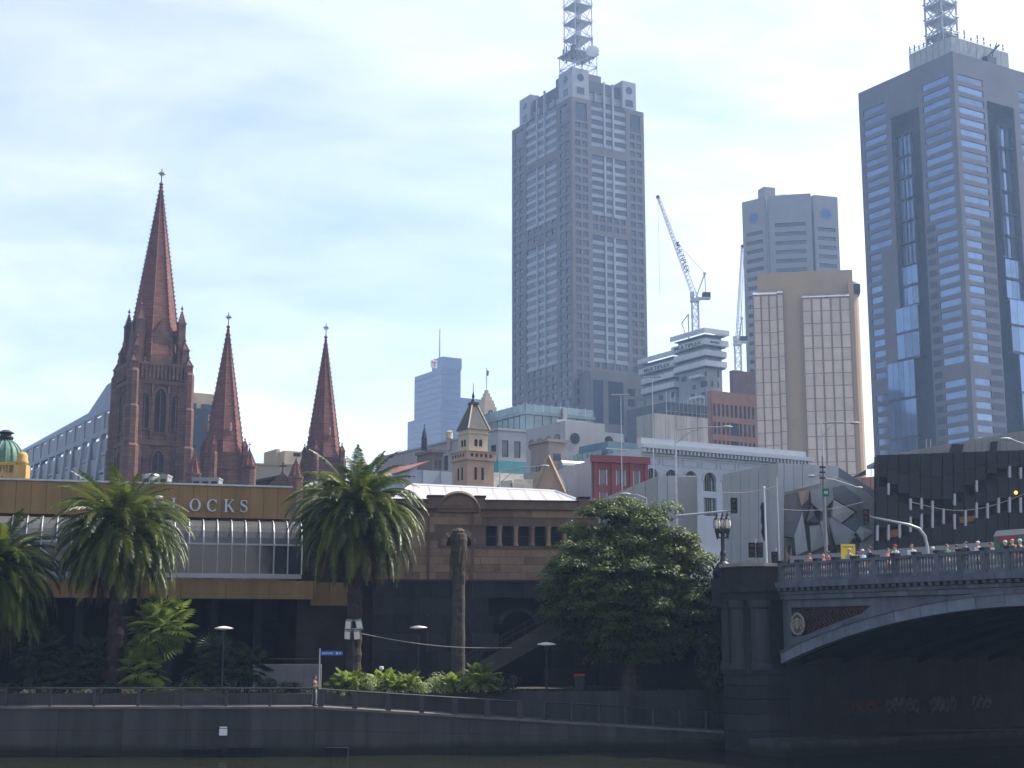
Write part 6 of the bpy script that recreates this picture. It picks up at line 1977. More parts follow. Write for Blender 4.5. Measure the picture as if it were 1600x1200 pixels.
def phoenix_palm(label, px, py_head, Y, scale, seed, lean=0.0, base_z=TZ):
    p = P(px, py_head, Y)
    t = thing('date_palm', label, 'palm tree', (p.x, Y, base_z), 0, 'date palms on the terrace')
    rg = random.Random(seed)
    h = p.z - base_z
    prof = []
    for i in range(25):
        z = h * i / 24
        prof.append((.45 * (1 + .18 * (i % 2)) * (1.25 if i == 0 else 1) , z))
    prof.append((.85, h + .1)); prof.append((.7, h + .6)); prof.append((.2, h + .9))
    MB().lathe(0, 0, prof, 14).build('trunk', m_trunk, t)
    ang = rg.uniform(0, 6)
    for bi, (a, c, n) in enumerate(BINS):
        for i in range(n):
            ang += 2.39996
            k = scale * rg.uniform(.88, 1.08)
            e0r = R(a)
            inst('frond', FM[(bi, rg.randint(0, 1))], t, (.35 * math.cos(ang), .35 * math.sin(ang), h + .55 - bi * .10), (rg.uniform(-.25, .25), rg.uniform(-.12, .12), ang), k)
    for bi, (a, c, n) in enumerate(DEAD):
        for i in range(n):
            ang += 2.39996
            inst('dead_frond', FM[('d', bi, rg.randint(0, 1))], t, (.55 * math.cos(ang), .55 * math.sin(ang), h - .15 - bi * .25), (rg.uniform(-.2, .2), rg.uniform(-.1, .1), ang), scale * rg.uniform(.85, 1.2))
    return t
phoenix_palm('full crowned date palm in front of the lettered fascia, brown skirt of dead fronds', 188, 838, 91, .95, 3)
phoenix_palm('date palm with arching green crown between the station block and the sandstone hall', 557, 808, 94, .98, 5)
phoenix_palm('date palm cut off by the left edge of the view', -12, 905, 89.5, .95, 8)
# dead, headless palm trunk
p = P(717, 832, 95)
t = thing('dead_palm_trunk', 'bare headless palm trunk standing before the sandstone hall', 'dead palm', (p.x, 95, TZ))
h = p.z - TZ
rgt = random.Random(2)
prof = [(.40 * (1 + rgt.uniform(0, .09)) * (1.12 - .12 * i / 40), h * .86 * i / 40) for i in range(41)] + [(.5, h * .88), (.58, h * .95), (.5, h * .99), (.2, h)]
MB().lathe(0, 0, prof, 14).build('trunk', M('dead_palm_bark', (0.085, 0.068, 0.055), rough=.95, var=.3, scale=3, bump=.8, bscale=8), t)
rg = random.Random(4)
for i in range(22):
    a = rg.uniform(0, 6.28)
    inst('hanging_frond', FM[('d', 2, i % 2)], t, (.35 * math.cos(a), .35 * math.sin(a), h * .95), (rg.uniform(-.1, .1), rg.uniform(-.1, .3), a), rg.uniform(.25, .75))
MB().sphere((0, 0, h), .42, .42, .3, n=8, m=5).build('stump_head', m_frondd, t)

# --- big round tree
Yt2 = 94.0
pt = P(985, 1082, 91.5)
tr = thing('round_tree', 'large dense round-crowned evergreen tree beside the bridge abutment', 'tree', (P(985, 1060, Yt2).x, Yt2, TZ))
s = Yt2 / F
cz = P(0, 925, Yt2).z - TZ
rg = random.Random(21)
mb = MB().tube([(0, 0, 0), (.05, 0, 1.5), (-.1, 0, 3.0), (0, 0, 5.5)], [.75, .5, .45, .3], 10)
limbs = []
for i in range(14):
    a = i * 2.4; e = rg.uniform(.35, 1.1); L = rg.uniform(3.2, 4.8)
    st = Vector((0, 0, rg.uniform(2.0, 4.5))); en = st + Vector((math.cos(a) * math.cos(e), math.sin(a) * math.cos(e), math.sin(e))) * L
    md = st.lerp(en, .5) + Vector((0, 0, .4))
    limbs.append((st, md, en)); mb.tube([st, md, en], [.24, .15, .06], 6)
    for k in range(3):
        b2_ = md.lerp(en, rg.uniform(0, .9)); c2_ = b2_ + Vector((rg.uniform(-1, 1), rg.uniform(-1, 1), rg.uniform(-.2, 1))) * 1.3
        mb.tube([b2_, c2_], [.08, .03], 4)
mb.build('trunk', m_bark, tr)
def leaf(mb, c, n, size, rg, asp=.45):
    n = n.normalized()
    a = n.orthogonal().normalized(); a.rotate(Matrix.Rotation(rg.uniform(0, 6.28), 3, n))
    b_ = n.cross(a)
    q = size * rg.uniform(.7, 1.25)
    mb.add([c - a * q, c + b_ * q * asp + n * q * .12, c + a * q, c - b_ * q * asp + n * q * .12], [(0, 1, 2), (0, 2, 3)])
mb = MB()
rx, ry = 5.35, 5.2
lobes = []
for i in range(270):
    u = rg.uniform(-1, 1); a = rg.uniform(0, 6.283)
    d = Vector((math.sqrt(1 - u * u) * math.cos(a), math.sqrt(1 - u * u) * math.sin(a), u))
    k = rg.uniform(.74, .99)
    if u > 0: c = Vector((d.x * rx * k, d.y * ry * k, cz + d.z * 6.1 * k))
    else:     c = Vector((d.x * rx * k, d.y * ry * k, cz + d.z * 5.0 * k))
    lobes.append((c, d, rg.uniform(.65, 1.25)))
for (c, d, r) in lobes:
    for i in range(int(300 * r)):
        v = Vector((rg.gauss(0, 1), rg.gauss(0, 1), rg.gauss(0, 1))).normalized()
        if v.z < -.2: v.z *= -.4
        q = c + Vector((v.x * r * 1.1, v.y * r * 1.1, v.z * r * .62)) * rg.uniform(.75, 1.02)
        n = (v * .6 + Vector((0, 0, .7)) + Vector((rg.gauss(0, .35), rg.gauss(0, .35), rg.gauss(0, .35))))
        leaf(mb, q, n, .135, rg)
for i in range(14000):
    v = Vector((rg.gauss(0, 1), rg.gauss(0, 1), rg.gauss(0, 1))).normalized() * rg.uniform(.2, .85)
    leaf(mb, Vector((v.x * rx, v.y * ry, cz + v.z * 5.4)), Vector((rg.gauss(0, 1), rg.gauss(0, 1), rg.gauss(0, 1))), .24, rg)
mb.build('crown', m_leaf, tr)

# --- shrubs
def shrub(name, label, px, Y, w, h, mat, n, seed, lsize=.11, base=TZ, kind='round', group='terrace shrubs'):
    x = xat(px, Y, base)
    t = thing(name, label, 'shrub', (x, Y, base), 0, group)
    rg = random.Random(seed)
    st = MB()
    for i in range(5):
        a = rg.uniform(0, 6.28)
        st.tube([(0, 0, -.05), (math.cos(a) * w * .2, math.sin(a) * w * .2, h * .4), (math.cos(a) * w * .35, math.sin(a) * w * .35, h * .75)], [.03, .022, .01], 4)
    st.build('stem', m_bark, t)
    mb = MB()
    if kind == 'round':
        cl = [(Vector((rg.uniform(-.8, .8) * w * .45, rg.uniform(-.8, .8) * w * .4, h * rg.uniform(.35, .85))), rg.uniform(.5, 1)) for _ in range(9)]
        for i in range(n):
            c, r = cl[i % 9]; v = Vector((rg.gauss(0, 1), rg.gauss(0, 1), rg.gauss(0, 1))).normalized()
            leaf(mb, c + v * w * .26 * r, v + Vector((0, 0, .6)), lsize, rg)
    elif kind == 'grass':
        for i in range(n):
            a = rg.uniform(0, 6.28); r0 = w * .5 * math.sqrt(rg.random()); b0 = Vector((r0 * math.cos(a), r0 * math.sin(a), 0)); L = h * rg.uniform(.6, 1.1)
            d = Vector((math.cos(a) * .5 + rg.gauss(0, .3), math.sin(a) * .5 + rg.gauss(0, .3), 1)).normalized()
            m1 = b0 + d * L * .6; tip = m1 + Vector((d.x * .9, d.y * .9, .15)) * L * .4; sv = Vector((-math.sin(a), math.cos(a), 0)) * .018
            mb.add([b0 - sv, b0 + sv, m1 + sv, m1 - sv, tip], [(0, 1, 2, 3), (3, 2, 4)])
    o = mb.build('leaves', mat, t)
    return t
fm = [frond_mesh(1.15, a, c, 40 + i, m_lime, nl=16, ll=.30, name='leaf_frond', wid=.06) for i, (a, c) in enumerate(((80, 30), (60, 0), (40, -30), (18, -45)))]
def cycad(label, px, Y, sc_, seed, mats=None, n=26, trunk=.35):
    x = xat(px, Y, TZ); t = thing('feather_palm', label, 'shrub', (x, Y, TZ), 0, 'small feather leaved palms')
    rg = random.Random(seed); ang = rg.uniform(0, 6)
    MB().lathe(0, 0, [(.14, -.05), (.12, trunk), (.08, trunk + .1)], 8).build('stem', m_trunk, t)
    for i in range(n):
        ang += 2.4; inst('leaf_frond', fm[min(3, i * 4 // n)], t, (0, 0, trunk + .05), (rg.uniform(-.2, .2), rg.uniform(-.1, .1), ang), sc_ * rg.uniform(.85, 1.15))
    return t
YP = 89.6
cyc = [(542, 1.25, 'feather palm at the left end of the sunlit planter'), (556, 1.0, 'second feather palm from the left end of the sunlit planter'), (601, 1.2, 'feather palm in the sunlit planter by the white bollard lamp'),
       (618, .95, 'feather palm just right of the white bollard lamp'), (640, 1.05, 'feather palm in the middle of the sunlit planter'), (706, 1.1, 'feather palm in front of the bare palm trunk'), (752, 1.35, 'tallest feather palm at the right end of the sunlit planter')]
for i, (px, k, lab) in enumerate(cyc):
    cycad(lab, px, YP + (i % 3) * .5, k, i, trunk=.55 if px == 752 else .3)
labs = ['lime green shrub at the left foot of the sunlit planter', 'lime leafy shrub beside the leftmost feather palms', 'silvery shrub between the feather palms left of the bollard lamp', 'low silvery shrub near the planter middle', 'bright silver green shrub left of the bare palm trunk',
        'broad silver green shrub right of the planter middle', 'green shrub below the bare palm trunk', 'pale shrub right of the bare palm trunk', 'silvery shrub near the right end of the planter', 'dark green shrub at the right end of the planter']
for i, (px, w, h, mm, n) in enumerate(((528, 1.3, .9, m_lime, 420), (560, 1.5, .8, m_lime, 420), (580, 1.6, .85, m_silver_l, 520), (628, 1.4, .6, m_silver_l, 380), (662, 1.9, .85, m_silver_l, 620), (686, 1.7, .8, m_silver_l, 520),
                                    (716, 1.6, .7, m_lime, 420), (733, 1.6, .95, m_silver_l, 480), (765, 1.5, .9, m_silver_l, 420), (788, 1.9, .75, m_deepg, 420))):
    Ysh = 89.35 + (px - 492) / 693 * 6 * .55
    shrub('planter_shrub', labs[i], px, Ysh, w * 1.15, h * 1.3, mm, int(n * 1.5), 60 + i, lsize=.07 if mm is m_silver_l else .10)
# fan palms on the left terrace
def fan_palm(label, px, Y, h, sc_, n, seed, mat):
    x = xat(px, Y, TZ); t = thing('fan_palm', label, 'palm tree', (x, Y, TZ), 0, 'small fan palms under the date palms')
    rg = random.Random(seed)
    MB().lathe(0, 0, [(.17, -.05), (.13, h * .5), (.12, h)], 8).build('trunk', m_trunk, t)
    key = ('fan', mat.name)
    if key not in FM:
        mb = MB(); mb.tube([(0, 0, 0), (.5, 0, .1), (.9, 0, 0)], .015, 3)
        for i in range(17):
            a = R(-115 + 230 * i / 16); d = Vector((math.cos(a), math.sin(a), 0)); sv = Vector((-math.sin(a), math.cos(a), 0)) * .035
            c = Vector((.9, 0, 0)); m1 = c + d * .45 + Vector((0, 0, .03)); tip = c + d * .82 + Vector((0, 0, -.14))
            mb.add([c, m1 + sv, tip, m1 - sv], [(0, 1, 2), (0, 2, 3)])
        FM[key] = mb.mesh('fan_leaf', mat)
    ang = 0
    for i in range(n):
        ang += 2.4; e = R(72 - 130 * i / n)
        inst('fan_leaf', FM[key], t, (0, 0, h - .1 * i / n), (rg.uniform(-.3, .3), -e, ang), sc_ * rg.uniform(.8, 1.15))
fan_palm('bright fan palm lit by the sun right of the tall palm trunk', 248, 90.5, 4.1, 1.3, 40, 2, m_lime)
fan_palm('sunlit low fan palm at the foot of the brighter one', 224, 89.9, 1.5, 1.05, 22, 3, m_lime)
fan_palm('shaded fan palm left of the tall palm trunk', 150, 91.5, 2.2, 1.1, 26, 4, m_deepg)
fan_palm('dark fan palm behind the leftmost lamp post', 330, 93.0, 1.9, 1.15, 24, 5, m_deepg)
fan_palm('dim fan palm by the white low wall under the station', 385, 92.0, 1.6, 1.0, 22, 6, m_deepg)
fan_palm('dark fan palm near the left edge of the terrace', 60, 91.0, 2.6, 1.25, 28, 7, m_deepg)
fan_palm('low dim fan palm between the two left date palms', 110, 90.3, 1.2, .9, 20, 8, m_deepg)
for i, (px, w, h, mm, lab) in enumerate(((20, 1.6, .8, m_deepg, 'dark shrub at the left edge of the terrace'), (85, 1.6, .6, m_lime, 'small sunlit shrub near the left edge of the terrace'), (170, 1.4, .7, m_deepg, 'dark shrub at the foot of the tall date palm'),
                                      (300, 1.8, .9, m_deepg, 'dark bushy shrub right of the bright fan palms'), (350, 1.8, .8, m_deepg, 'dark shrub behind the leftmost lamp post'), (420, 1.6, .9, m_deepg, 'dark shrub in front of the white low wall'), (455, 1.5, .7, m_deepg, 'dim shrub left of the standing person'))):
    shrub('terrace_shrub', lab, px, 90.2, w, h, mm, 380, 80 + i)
gx0, gx1 = xat(222, 89.3, TZ), xat(345, 89.3, TZ)
rg = random.Random(6); mb = MB()
for i in range(3800):
    x, y = rg.uniform(gx0, gx1), rg.uniform(88.95, 91.2); h = rg.uniform(.12, .34); a = rg.uniform(0, 6.28); sv = Vector((math.cos(a), math.sin(a), 0)) * .014
    b0 = Vector((x, y, TZ)); tip = b0 + Vector((rg.gauss(0, .08), rg.gauss(0, .08), h)); mb.add([b0 - sv, b0 + sv, tip], [(0, 1, 2)])
o = mb.build('terrace_grass', m_lime); o['kind'] = 'stuff'; o['label'] = 'sunlit strip of bright green grass on the terrace edge'; o['category'] = 'grass'
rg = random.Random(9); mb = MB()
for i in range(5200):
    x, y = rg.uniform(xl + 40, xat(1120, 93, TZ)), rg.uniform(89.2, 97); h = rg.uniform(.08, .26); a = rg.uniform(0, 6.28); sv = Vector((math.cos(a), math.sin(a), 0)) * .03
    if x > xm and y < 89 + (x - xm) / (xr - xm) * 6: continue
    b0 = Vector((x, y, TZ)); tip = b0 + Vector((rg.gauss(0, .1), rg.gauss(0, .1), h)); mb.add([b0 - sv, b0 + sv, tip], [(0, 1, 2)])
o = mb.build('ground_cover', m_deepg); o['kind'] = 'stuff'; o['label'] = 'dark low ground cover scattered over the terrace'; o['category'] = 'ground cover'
# ivy mass on the abutment beside the pier
px_, Yi = 1118, 92.0
x = xat(px_, Yi, 8)
t = thing('ivy_bush', 'dark ivy mass hanging on the abutment left of the stone pier', 'shrub', (x, Yi, TZ))
rg = random.Random(31); mb = MB()
cl = [(Vector((rg.uniform(-1.0, 1.1), rg.uniform(-.6, .6), rg.uniform(.4, 8.3))), rg.uniform(.5, .9)) for _ in range(46)]
for c, r in cl:
    for i in range(90):
        v = Vector((rg.gauss(0, 1), rg.gauss(0, 1), rg.gauss(0, 1))).normalized()
        leaf(mb, c + v * r * .8, v + Vector((0, 0, .4)), .12, rg)
mb.build('leaves', m_deepg, t)
MB().tube([(0, .2, 0), (.2, .3, 4), (0, .3, 8)], [.12, .09, .05], 6).build('stem', m_bark, t)

# ================================================================== STREET FURNITURE
m_bulb = M('lamp_shade', (0.62, 0.60, 0.54), rough=.4, var=.08)
m_frost = M('frosted_globe', (0.75, 0.72, 0.62), rough=.4, var=.08)
def disc_lamp(label, px, py, Y, base=TZ):
    p = P(px, py, Y)
    t = thing('path_lamp', label, 'lamp post', (p.x, Y, base), 0, 'disc topped path lamps')
    h = p.z - base
    MB().lathe(0, 0, [(.12, 0), (.12, .5), (.06, .55), (.055, h - .55), (.1, h - .5), (.16, h - .12)], 10).build('pole', m_dark, t)
    MB().lathe(0, 0, [(.1, h - .2), (.57, h - .14), (.56, h - .08), (.3, h - .01), (.05, h + .03)], 20).build('lamp_shade', m_bulb, t, smooth=True)
disc_lamp('path lamp with pale disc shade under the station block', 350, 979, 87.2, 2.75)
disc_lamp('path lamp with pale disc shade left of the bare palm trunk', 654, 978, 93.5)
disc_lamp('path lamp with pale disc shade beside the big round tree', 854, 1004, 89.2, 1.7)
# floodlight mast and cable
p = P(553, 968, 92.6)
t = thing('floodlight_mast', 'mast with a cluster of four grey floodlights beside the middle palm', 'floodlight', (p.x, 92.6, TZ))
h = p.z - TZ
MB().tube([(0, 0, 0), (0, 0, h)], .07, 8).build('pole', m_dark, t)
MB().box(-.6, .6, -.06, .06, h - .62, h - .54).build('cross_arm', m_steel, t)
for i, (x, z, ry_) in enumerate(((-.28, h - .3, .15), (.32, h - .28, -.25), (-.32, h - .95, .1), (.2, h - .95, -.1))):
    o = MB().box(-.2, .2, -.2, .16, -.27, .27).build('floodlight', m_steel, t); o.location = (x, -.12, z); o.rotation_euler = (.25, ry_, .2 * (1 if i % 2 else -1))
    g = MB().box(-.17, .17, -.225, -.205, -.23, .23).build('lens', m_frost, o)
    MB().box(-.24, .24, -.05, .05, .27, .31).build('hood', m_steel, o)
a, c = P(565, 990, 92.5), P(800, 1012, 93.0)
mb = MB(); pts = []
for i in range(15):
    k = i / 14; q = a.lerp(c, k); q.z -= .32 * math.sin(math.pi * k); pts.append(q)
mb.tube(pts, .022, 5)
tag(mb.build('sagging_cable', M('cable', (.35, .33, .28), var=.1)), 'thin cable sagging from the floodlights towards the stair', 'cable')
# street-name sign
p = P(500, 1013, 87.6)
t = thing('street_sign', 'small blue name sign on a grey pole behind the standing person', 'sign', (p.x, 87.6, 2.75))
h = p.z - 2.75
MB().tube([(0, 0, 0), (0, 0, h)], .04, 8).build('pole', m_steel, t)
bl = MB().box(.04, 1.38, -.02, .02, h - .42, h - .16).build('blade', M('sign_blue', (.03, .11, .42), rough=.5, var=.08), t)
mb = MB()
for i in range(7): mb.box(.14 + i * .095, .20 + i * .095, -.026, -.021, h - .33, h - .25)
mb.box(.98, 1.1, -.026, -.021, h - .35, h - .23).box(1.18, 1.28, -.026, -.021, h - .33, h - .25)
mb.build('sign_marks', M('sign_pale', (.45, .52, .65), var=.1), bl)
# bollard lamps
for (px, py, Y, lab) in ((596, 1041, 91.6, 'short white bollard lamp behind the left part of the planter'), (651, 1058, 91.4, 'short white bollard lamp by the planter middle')):
    p = P(px, py, Y); t = thing('bollard_lamp', lab, 'lamp', (p.x, Y, TZ), 0, 'white bollard lamps'); h = p.z - TZ
    MB().lathe(0, 0, [(.05, 0), (.045, h - .25)], 8).build('post', m_steel, t); MB().lathe(0, 0, [(.06, h - .25), (.14, h - .18), (.14, h - .02), (.03, h)], 10).build('lamp_head', m_white, t)
# bin
p = P(906, 1063, 94.2)
t = thing('wheeled_bin', 'dark wheeled rubbish bin with a red lid under the round tree', 'bin', (P(906, 1088, 93.4).x, 94.2, TZ))
MB().frustum([(-.3, -.35), (.3, -.35), (.3, .35), (-.3, .35)], .1, 1.0, 1.12).build('body', M('bin_green', (.03, .05, .04), var=.1), t)
MB().slab([(-.36, -.42, 1.0), (.36, -.42, 1.0), (.36, -.3, 1.1), (-.36, -.3, 1.1)], (0, .75, .05)).build('lid', M('bin_red', (.45, .05, .04), rough=.5, var=.1), t)
for sx in (-1, 1):
    w = MB().tube([(sx * .3, .3, .12), (sx * .36, .3, .12)], .12, 12).build('wheel', m_dark, t)
# low white wall and bench-like wall under the station
p0, p1 = P(395, 1055, 97), P(502, 1038, 97)
t = thing('low_white_wall', 'low pale wall at the back of the terrace under the station', 'wall', (p0.x, 97, TZ))
for i in range(4):
    w = (p1.x - p0.x) / 4; piece('panel', t, i * w + .01, (i + 1) * w - .01, 0, .25, 0, max(.4, p1.z - TZ), M('dim_wall', (.22, .23, .24), var=.15))
MB().tube([(-.2, -.1, p1.z - TZ + .35), (p1.x - p0.x, -.1, p1.z - TZ + .35)], .03, 5).build('hand_rail', m_dark, t)
# ---------------------------------------------------------------- on and around the bridge
Bm = Matrix.Translation((BX, BY, 0)) @ Matrix.Rotation(BA, 4, 'Z')
def BW(x, y, z): return Bm @ Vector((x, y, z))
# triple lantern standard on the pier
q = P(1130, 872, 90.5)
t = thing('lantern_standard', 'ornate black lamp standard with glass lanterns on the bridge pier', 'lamp post', (q.x, 90.5, 9.9), R(-12))
zb, zt_ = 1.2, P(0, 832, 90.5).z - 9.9
MB().box(-.75, .75, -.75, .75, -1.2, .5).build('plinth', m_blue, t)
MB().lathe(0, 0, [(.62, .5), (.66, .75), (.5, .85), (.55, 1.05), (.36, 1.2), (.4, 1.45), (.22, 1.6), (.16, 1.9), (.2, 2.1), (.13, 2.3), (.12, zt_ - .1), (.22, zt_), (.1, zt_ + .25)], 12).build('column', m_dark, t)
for i in range(4):
    a = i * math.pi / 2 + .5; mb = MB().tube([(.5 * math.cos(a), .5 * math.sin(a), .5), (.62 * math.cos(a), .62 * math.sin(a), .9), (.35 * math.cos(a), .35 * math.sin(a), 1.4)], [.14, .16, .08], 6); mb.build('dolphin_scroll', m_dark, t)
for i, a in enumerate((0, math.pi, math.pi / 2)):
    cx, cy = .33 * math.cos(a), .33 * math.sin(a)
    if i == 2: cx, cy = 0, .35
    MB().tube([(0, 0, zt_ - .3), (cx * .6, cy * .6, zt_ - .35), (cx, cy, zt_ - .1), (cx, cy, zt_ + .1)], .05, 6).build('bracket', m_dark, t)
    MB().lathe(cx, cy, [(.03, zt_ - .45), (.07, zt_ - .3), (.16, zt_ + .1), (.17, zt_ + .25)], 8).build('lantern_base', m_dark, t)
    g = MB().lathe(cx, cy, [(.15, zt_ + .25), (.22, zt_ + .4), (.22, zt_ + .62), (.17, zt_ + .82)], 10).build('lantern_glass', m_frost, t)
    mb = MB()
    for k in range(6):
        b_ = k * math.pi / 3; mb.tube([(cx + r * math.cos(b_), cy + r * math.sin(b_), z) for r, z in ((.17, zt_ + .25), (.24, zt_ + .4), (.24, zt_ + .62), (.18, zt_ + .82))], .018, 4)
    mb.build('lantern_cage', m_dark, g)
    MB().lathe(cx, cy, [(.22, zt_ + .82), (.14, zt_ + .95), (.07, zt_ + 1.05), (.09, zt_ + 1.12), (.02, zt_ + 1.3)], 8).build('lantern_cap', m_dark, t)
m_sig = M('signal_black', (.012, .012, .013), rough=.6, var=.1)
m_redl = M('signal_red_lens', (.18, .03, .02), rough=.3, var=.1); m_drk = M('signal_dark_lens', (.03, .03, .03), rough=.3)
def signal_head(par, x, z, h, w=.42):
    hd = MB().box(x - w / 2, x + w / 2, -.15, .15, z, z + h).build('signal_head', m_sig, par)
    for k in range(3):
        zc_ = z + h * (5 - 2 * k) / 6
        MB().slab([(x + u, -.17, zc_ + v_) for u, v_ in arc(0, 0, min(w, h / 3) * .34, 0, 330, 11)], (0, .02, 0)).build('lens', m_redl if k == 0 else m_drk, hd)
        mb = MB()
        for i in range(6):
            a0, a1 = math.pi * i / 6, math.pi * (i + 1) / 6; r = min(w, h / 3) * .4
            mb.add([(x + r * math.cos(a0), -.15, zc_ + r * math.sin(a0)), (x + r * math.cos(a1), -.15, zc_ + r * math.sin(a1)), (x + r * math.cos(a1), -.36, zc_ + r * math.sin(a1)), (x + r * math.cos(a0), -.36, zc_ + r * math.sin(a0))], [(0, 1, 2, 3)])
        mb.build('visor', m_sig, hd)
# curved mast arm signal on the bridge
Ym = 100.0
pb, pe_ = P(1449, 872, Ym), P(1353, 808, Ym)
t = thing('signal_mast_arm', 'pale curved mast arm carrying a traffic signal over the bridge road', 'traffic light', (pb.x, Ym, GZ))
Lq = lambda px, py: P(px, py, Ym) - Vector((pb.x, Ym, GZ))
MB().tube([(0, 0, 0), Lq(1449, 855), Lq(1445, 838), Lq(1436, 826), Lq(1420, 820), Lq(1357, 807)], [.13, .12, .12, .11, .10, .07], 10).build('mast', m_silver, t, smooth=True)
hp = Lq(1353, 820); signal_head(t, hp.x, hp.z, Lq(1353, 796).z - hp.z, .45)
t0_ = t
Ym = 108.0
pb = P(1045, 880, Ym)
t = thing('signal_arm_pole', 'straight lit mast arm holding a traffic signal right of the tree', 'traffic light', (pb.x, Ym, GZ))
Lq = lambda px, py: P(px, py, Ym) - Vector((pb.x, Ym, GZ))
MB().tube([(0, 0, 0), (0, 0, Lq(0, 815).z), Lq(1060, 806), Lq(1142, 798)], [.12, .11, .10, .07], 8).build('mast', m_silver, t)
hp = Lq(1147, 802); signal_head(t, hp.x, hp.z, Lq(0, 778).z - hp.z, .48)
for (px, top, bot, Ys, two, lab) in ((1181, 848, 871, 99, True, 'pair of black traffic signals on a short pole behind the pier'), (1213, 862, 880, 98, False, 'single low traffic signal at the start of the balustrade')):
    p = P(px, bot, Ys); t = thing('traffic_signal', lab, 'traffic light', (p.x, Ys, GZ), 0, 'street level traffic signals')
    zt2 = P(px, top, Ys).z - GZ; zb2 = p.z - GZ
    MB().tube([(0, 0, 0), (0, 0, zt2 + .3)], .055, 8).build('pole', m_steel, t)
    for x in ((-.28, .28) if two else (-.1,)): signal_head(t, x, zb2, zt2 - zb2, .4)
# flagpole with hanging banner
Yq = 104.0
p = P(1198, 880, Yq); t = thing('banner_pole', 'slim white pole with a dark blue banner beside the traffic signals', 'pole', (p.x, Yq, GZ))
tp = P(1194, 762, Yq); dx = tp.x - p.x; hh = tp.z - GZ
MB().tube([(0, 0, 0), (dx, 0, hh)], [.09, .05], 8).build('pole', m_white, t)
MB().sphere((dx, 0, hh), .1, n=8, m=5).build('ball', m_white, t)
zb2, zt2 = P(0, 845, Yq).z - GZ, P(0, 785, Yq).z - GZ
mb = MB(); n = 8
for i in range(n):
    z0, z1 = zt2 - (zt2 - zb2) * i / n, zt2 - (zt2 - zb2) * (i + 1) / n
    w0, w1 = -.15 - .12 * abs(math.sin(i * 1.3)), -.15 - .12 * abs(math.sin((i + 1) * 1.3))
    if i == n - 1: w1 = -.05
    mb.slab([(dx - .06 + w0, .03 * math.sin(i), z0), (dx * .8 - .02, 0, z0), (dx * .8 - .02, 0, z1), (dx - .06 + w1, .03 * math.sin(i + 1), z1)], (0, .04, 0))
mb.build('banner', M('banner_navy', (.02, .025, .06), var=.2), t)
# tall power pole with street lights and green sign
Yp2 = 103.0
p = P(1291, 880, Yp2); t = thing('power_pole', 'tall grey pole with street lights and a small green sign above the bridge', 'pole', (p.x, Yp2, GZ))
Lq = lambda px, py: P(px, py, Yp2) - Vector((p.x, Yp2, GZ))
MB().tube([(0, 0, 0), Lq(1287, 770), Lq(1285, 712)], [.15, .11, .06], 10).build('pole', M('weathered_pole', (.26, .25, .24), var=.2), t)
MB().tube([Lq(1287, 747), Lq(1305, 750), Lq(1342, 762)], [.06, .05, .04], 6).build('arm', m_silver, t)
MB().tube([Lq(1287, 745), Lq(1277, 742), Lq(1268, 744)], [.05, .04, .04], 6).build('arm', m_silver, t)
MB().tube([Lq(1289, 757), Lq(1302, 750)], .03, 5).build('brace', m_silver, t)
for px, py in ((1268, 744), (1342, 762)):
    c = Lq(px, py); MB().sphere(c, .32, .16, .1, n=10, m=6).build('lamp_head', m_silver, t)
c = Lq(1289, 770); MB().box(c.x - .22, c.x + .22, -.3, -.18, c.z - .28, c.z + .28).build('green_sign', M('sign_green', (.03, .14, .08), var=.1), t)
MB().box(c.x - .1, c.x - .03, -.31, -.3, c.z - .1, c.z + .1).box(c.x + .04, c.x + .12, -.31, -.3, c.z - .1, c.z + .1).build('sign_marks', m_white, t)
for py in (738, 747, 730): MB().box(-.2 + Lq(1285, py).x, .2 + Lq(1285, py).x, -.12, .12, Lq(0, py).z - .05, Lq(0, py).z + .05).build('bracket', m_dark, t)
p = P(1218, 880, 101); t = thing('thin_pole', 'very thin pale pole right of the banner pole', 'pole', (p.x, 101, GZ))
MB().tube([(0, 0, 0), (0, 0, P(0, 745, 101).z - GZ)], [.06, .035], 6).build('pole', m_steel, t); MB().box(-.1, .1, -.1, .1, 0, .2).build('base', m_steel, t)
# yellow board
p0, p1 = P(1315, 880, 98), P(1336, 850, 98)
t = thing('yellow_board', 'square yellow roadwork board with black marks on the bridge', 'sign', (p0.x, 98, GZ))
w, h = p1.x - p0.x, p1.z - GZ
MB().box(0, w, 0, .06, h - 1.0, h).build('board', M('sign_yellow', (.75, .58, .03), rough=.5, var=.05), t)
mb = MB()
for i in range(5): mb.slab([(w * (.2 + .15 * i) + u, -.012, h - .2 + v_) for u, v_ in arc(0, 0, .045, 0, 330, 10)], (0, .01, 0))
mb.slab([(w * .5 + u, -.012, h - .4 + v_) for u, v_ in arc(0, 0, .05, 0, 330, 10)], (0, .01, 0)); mb.slab([(w * .44, -.012, h - .7), (w * .56, -.012, h - .7), (w * .53, -.012, h - .48), (w * .47, -.012, h - .48)], (0, .01, 0))
mb.build('board_marks', m_ltr, t)
for x in (.08, w - .14): piece('leg', t, x, x + .06, .06, .12, 0, h, m_steel)
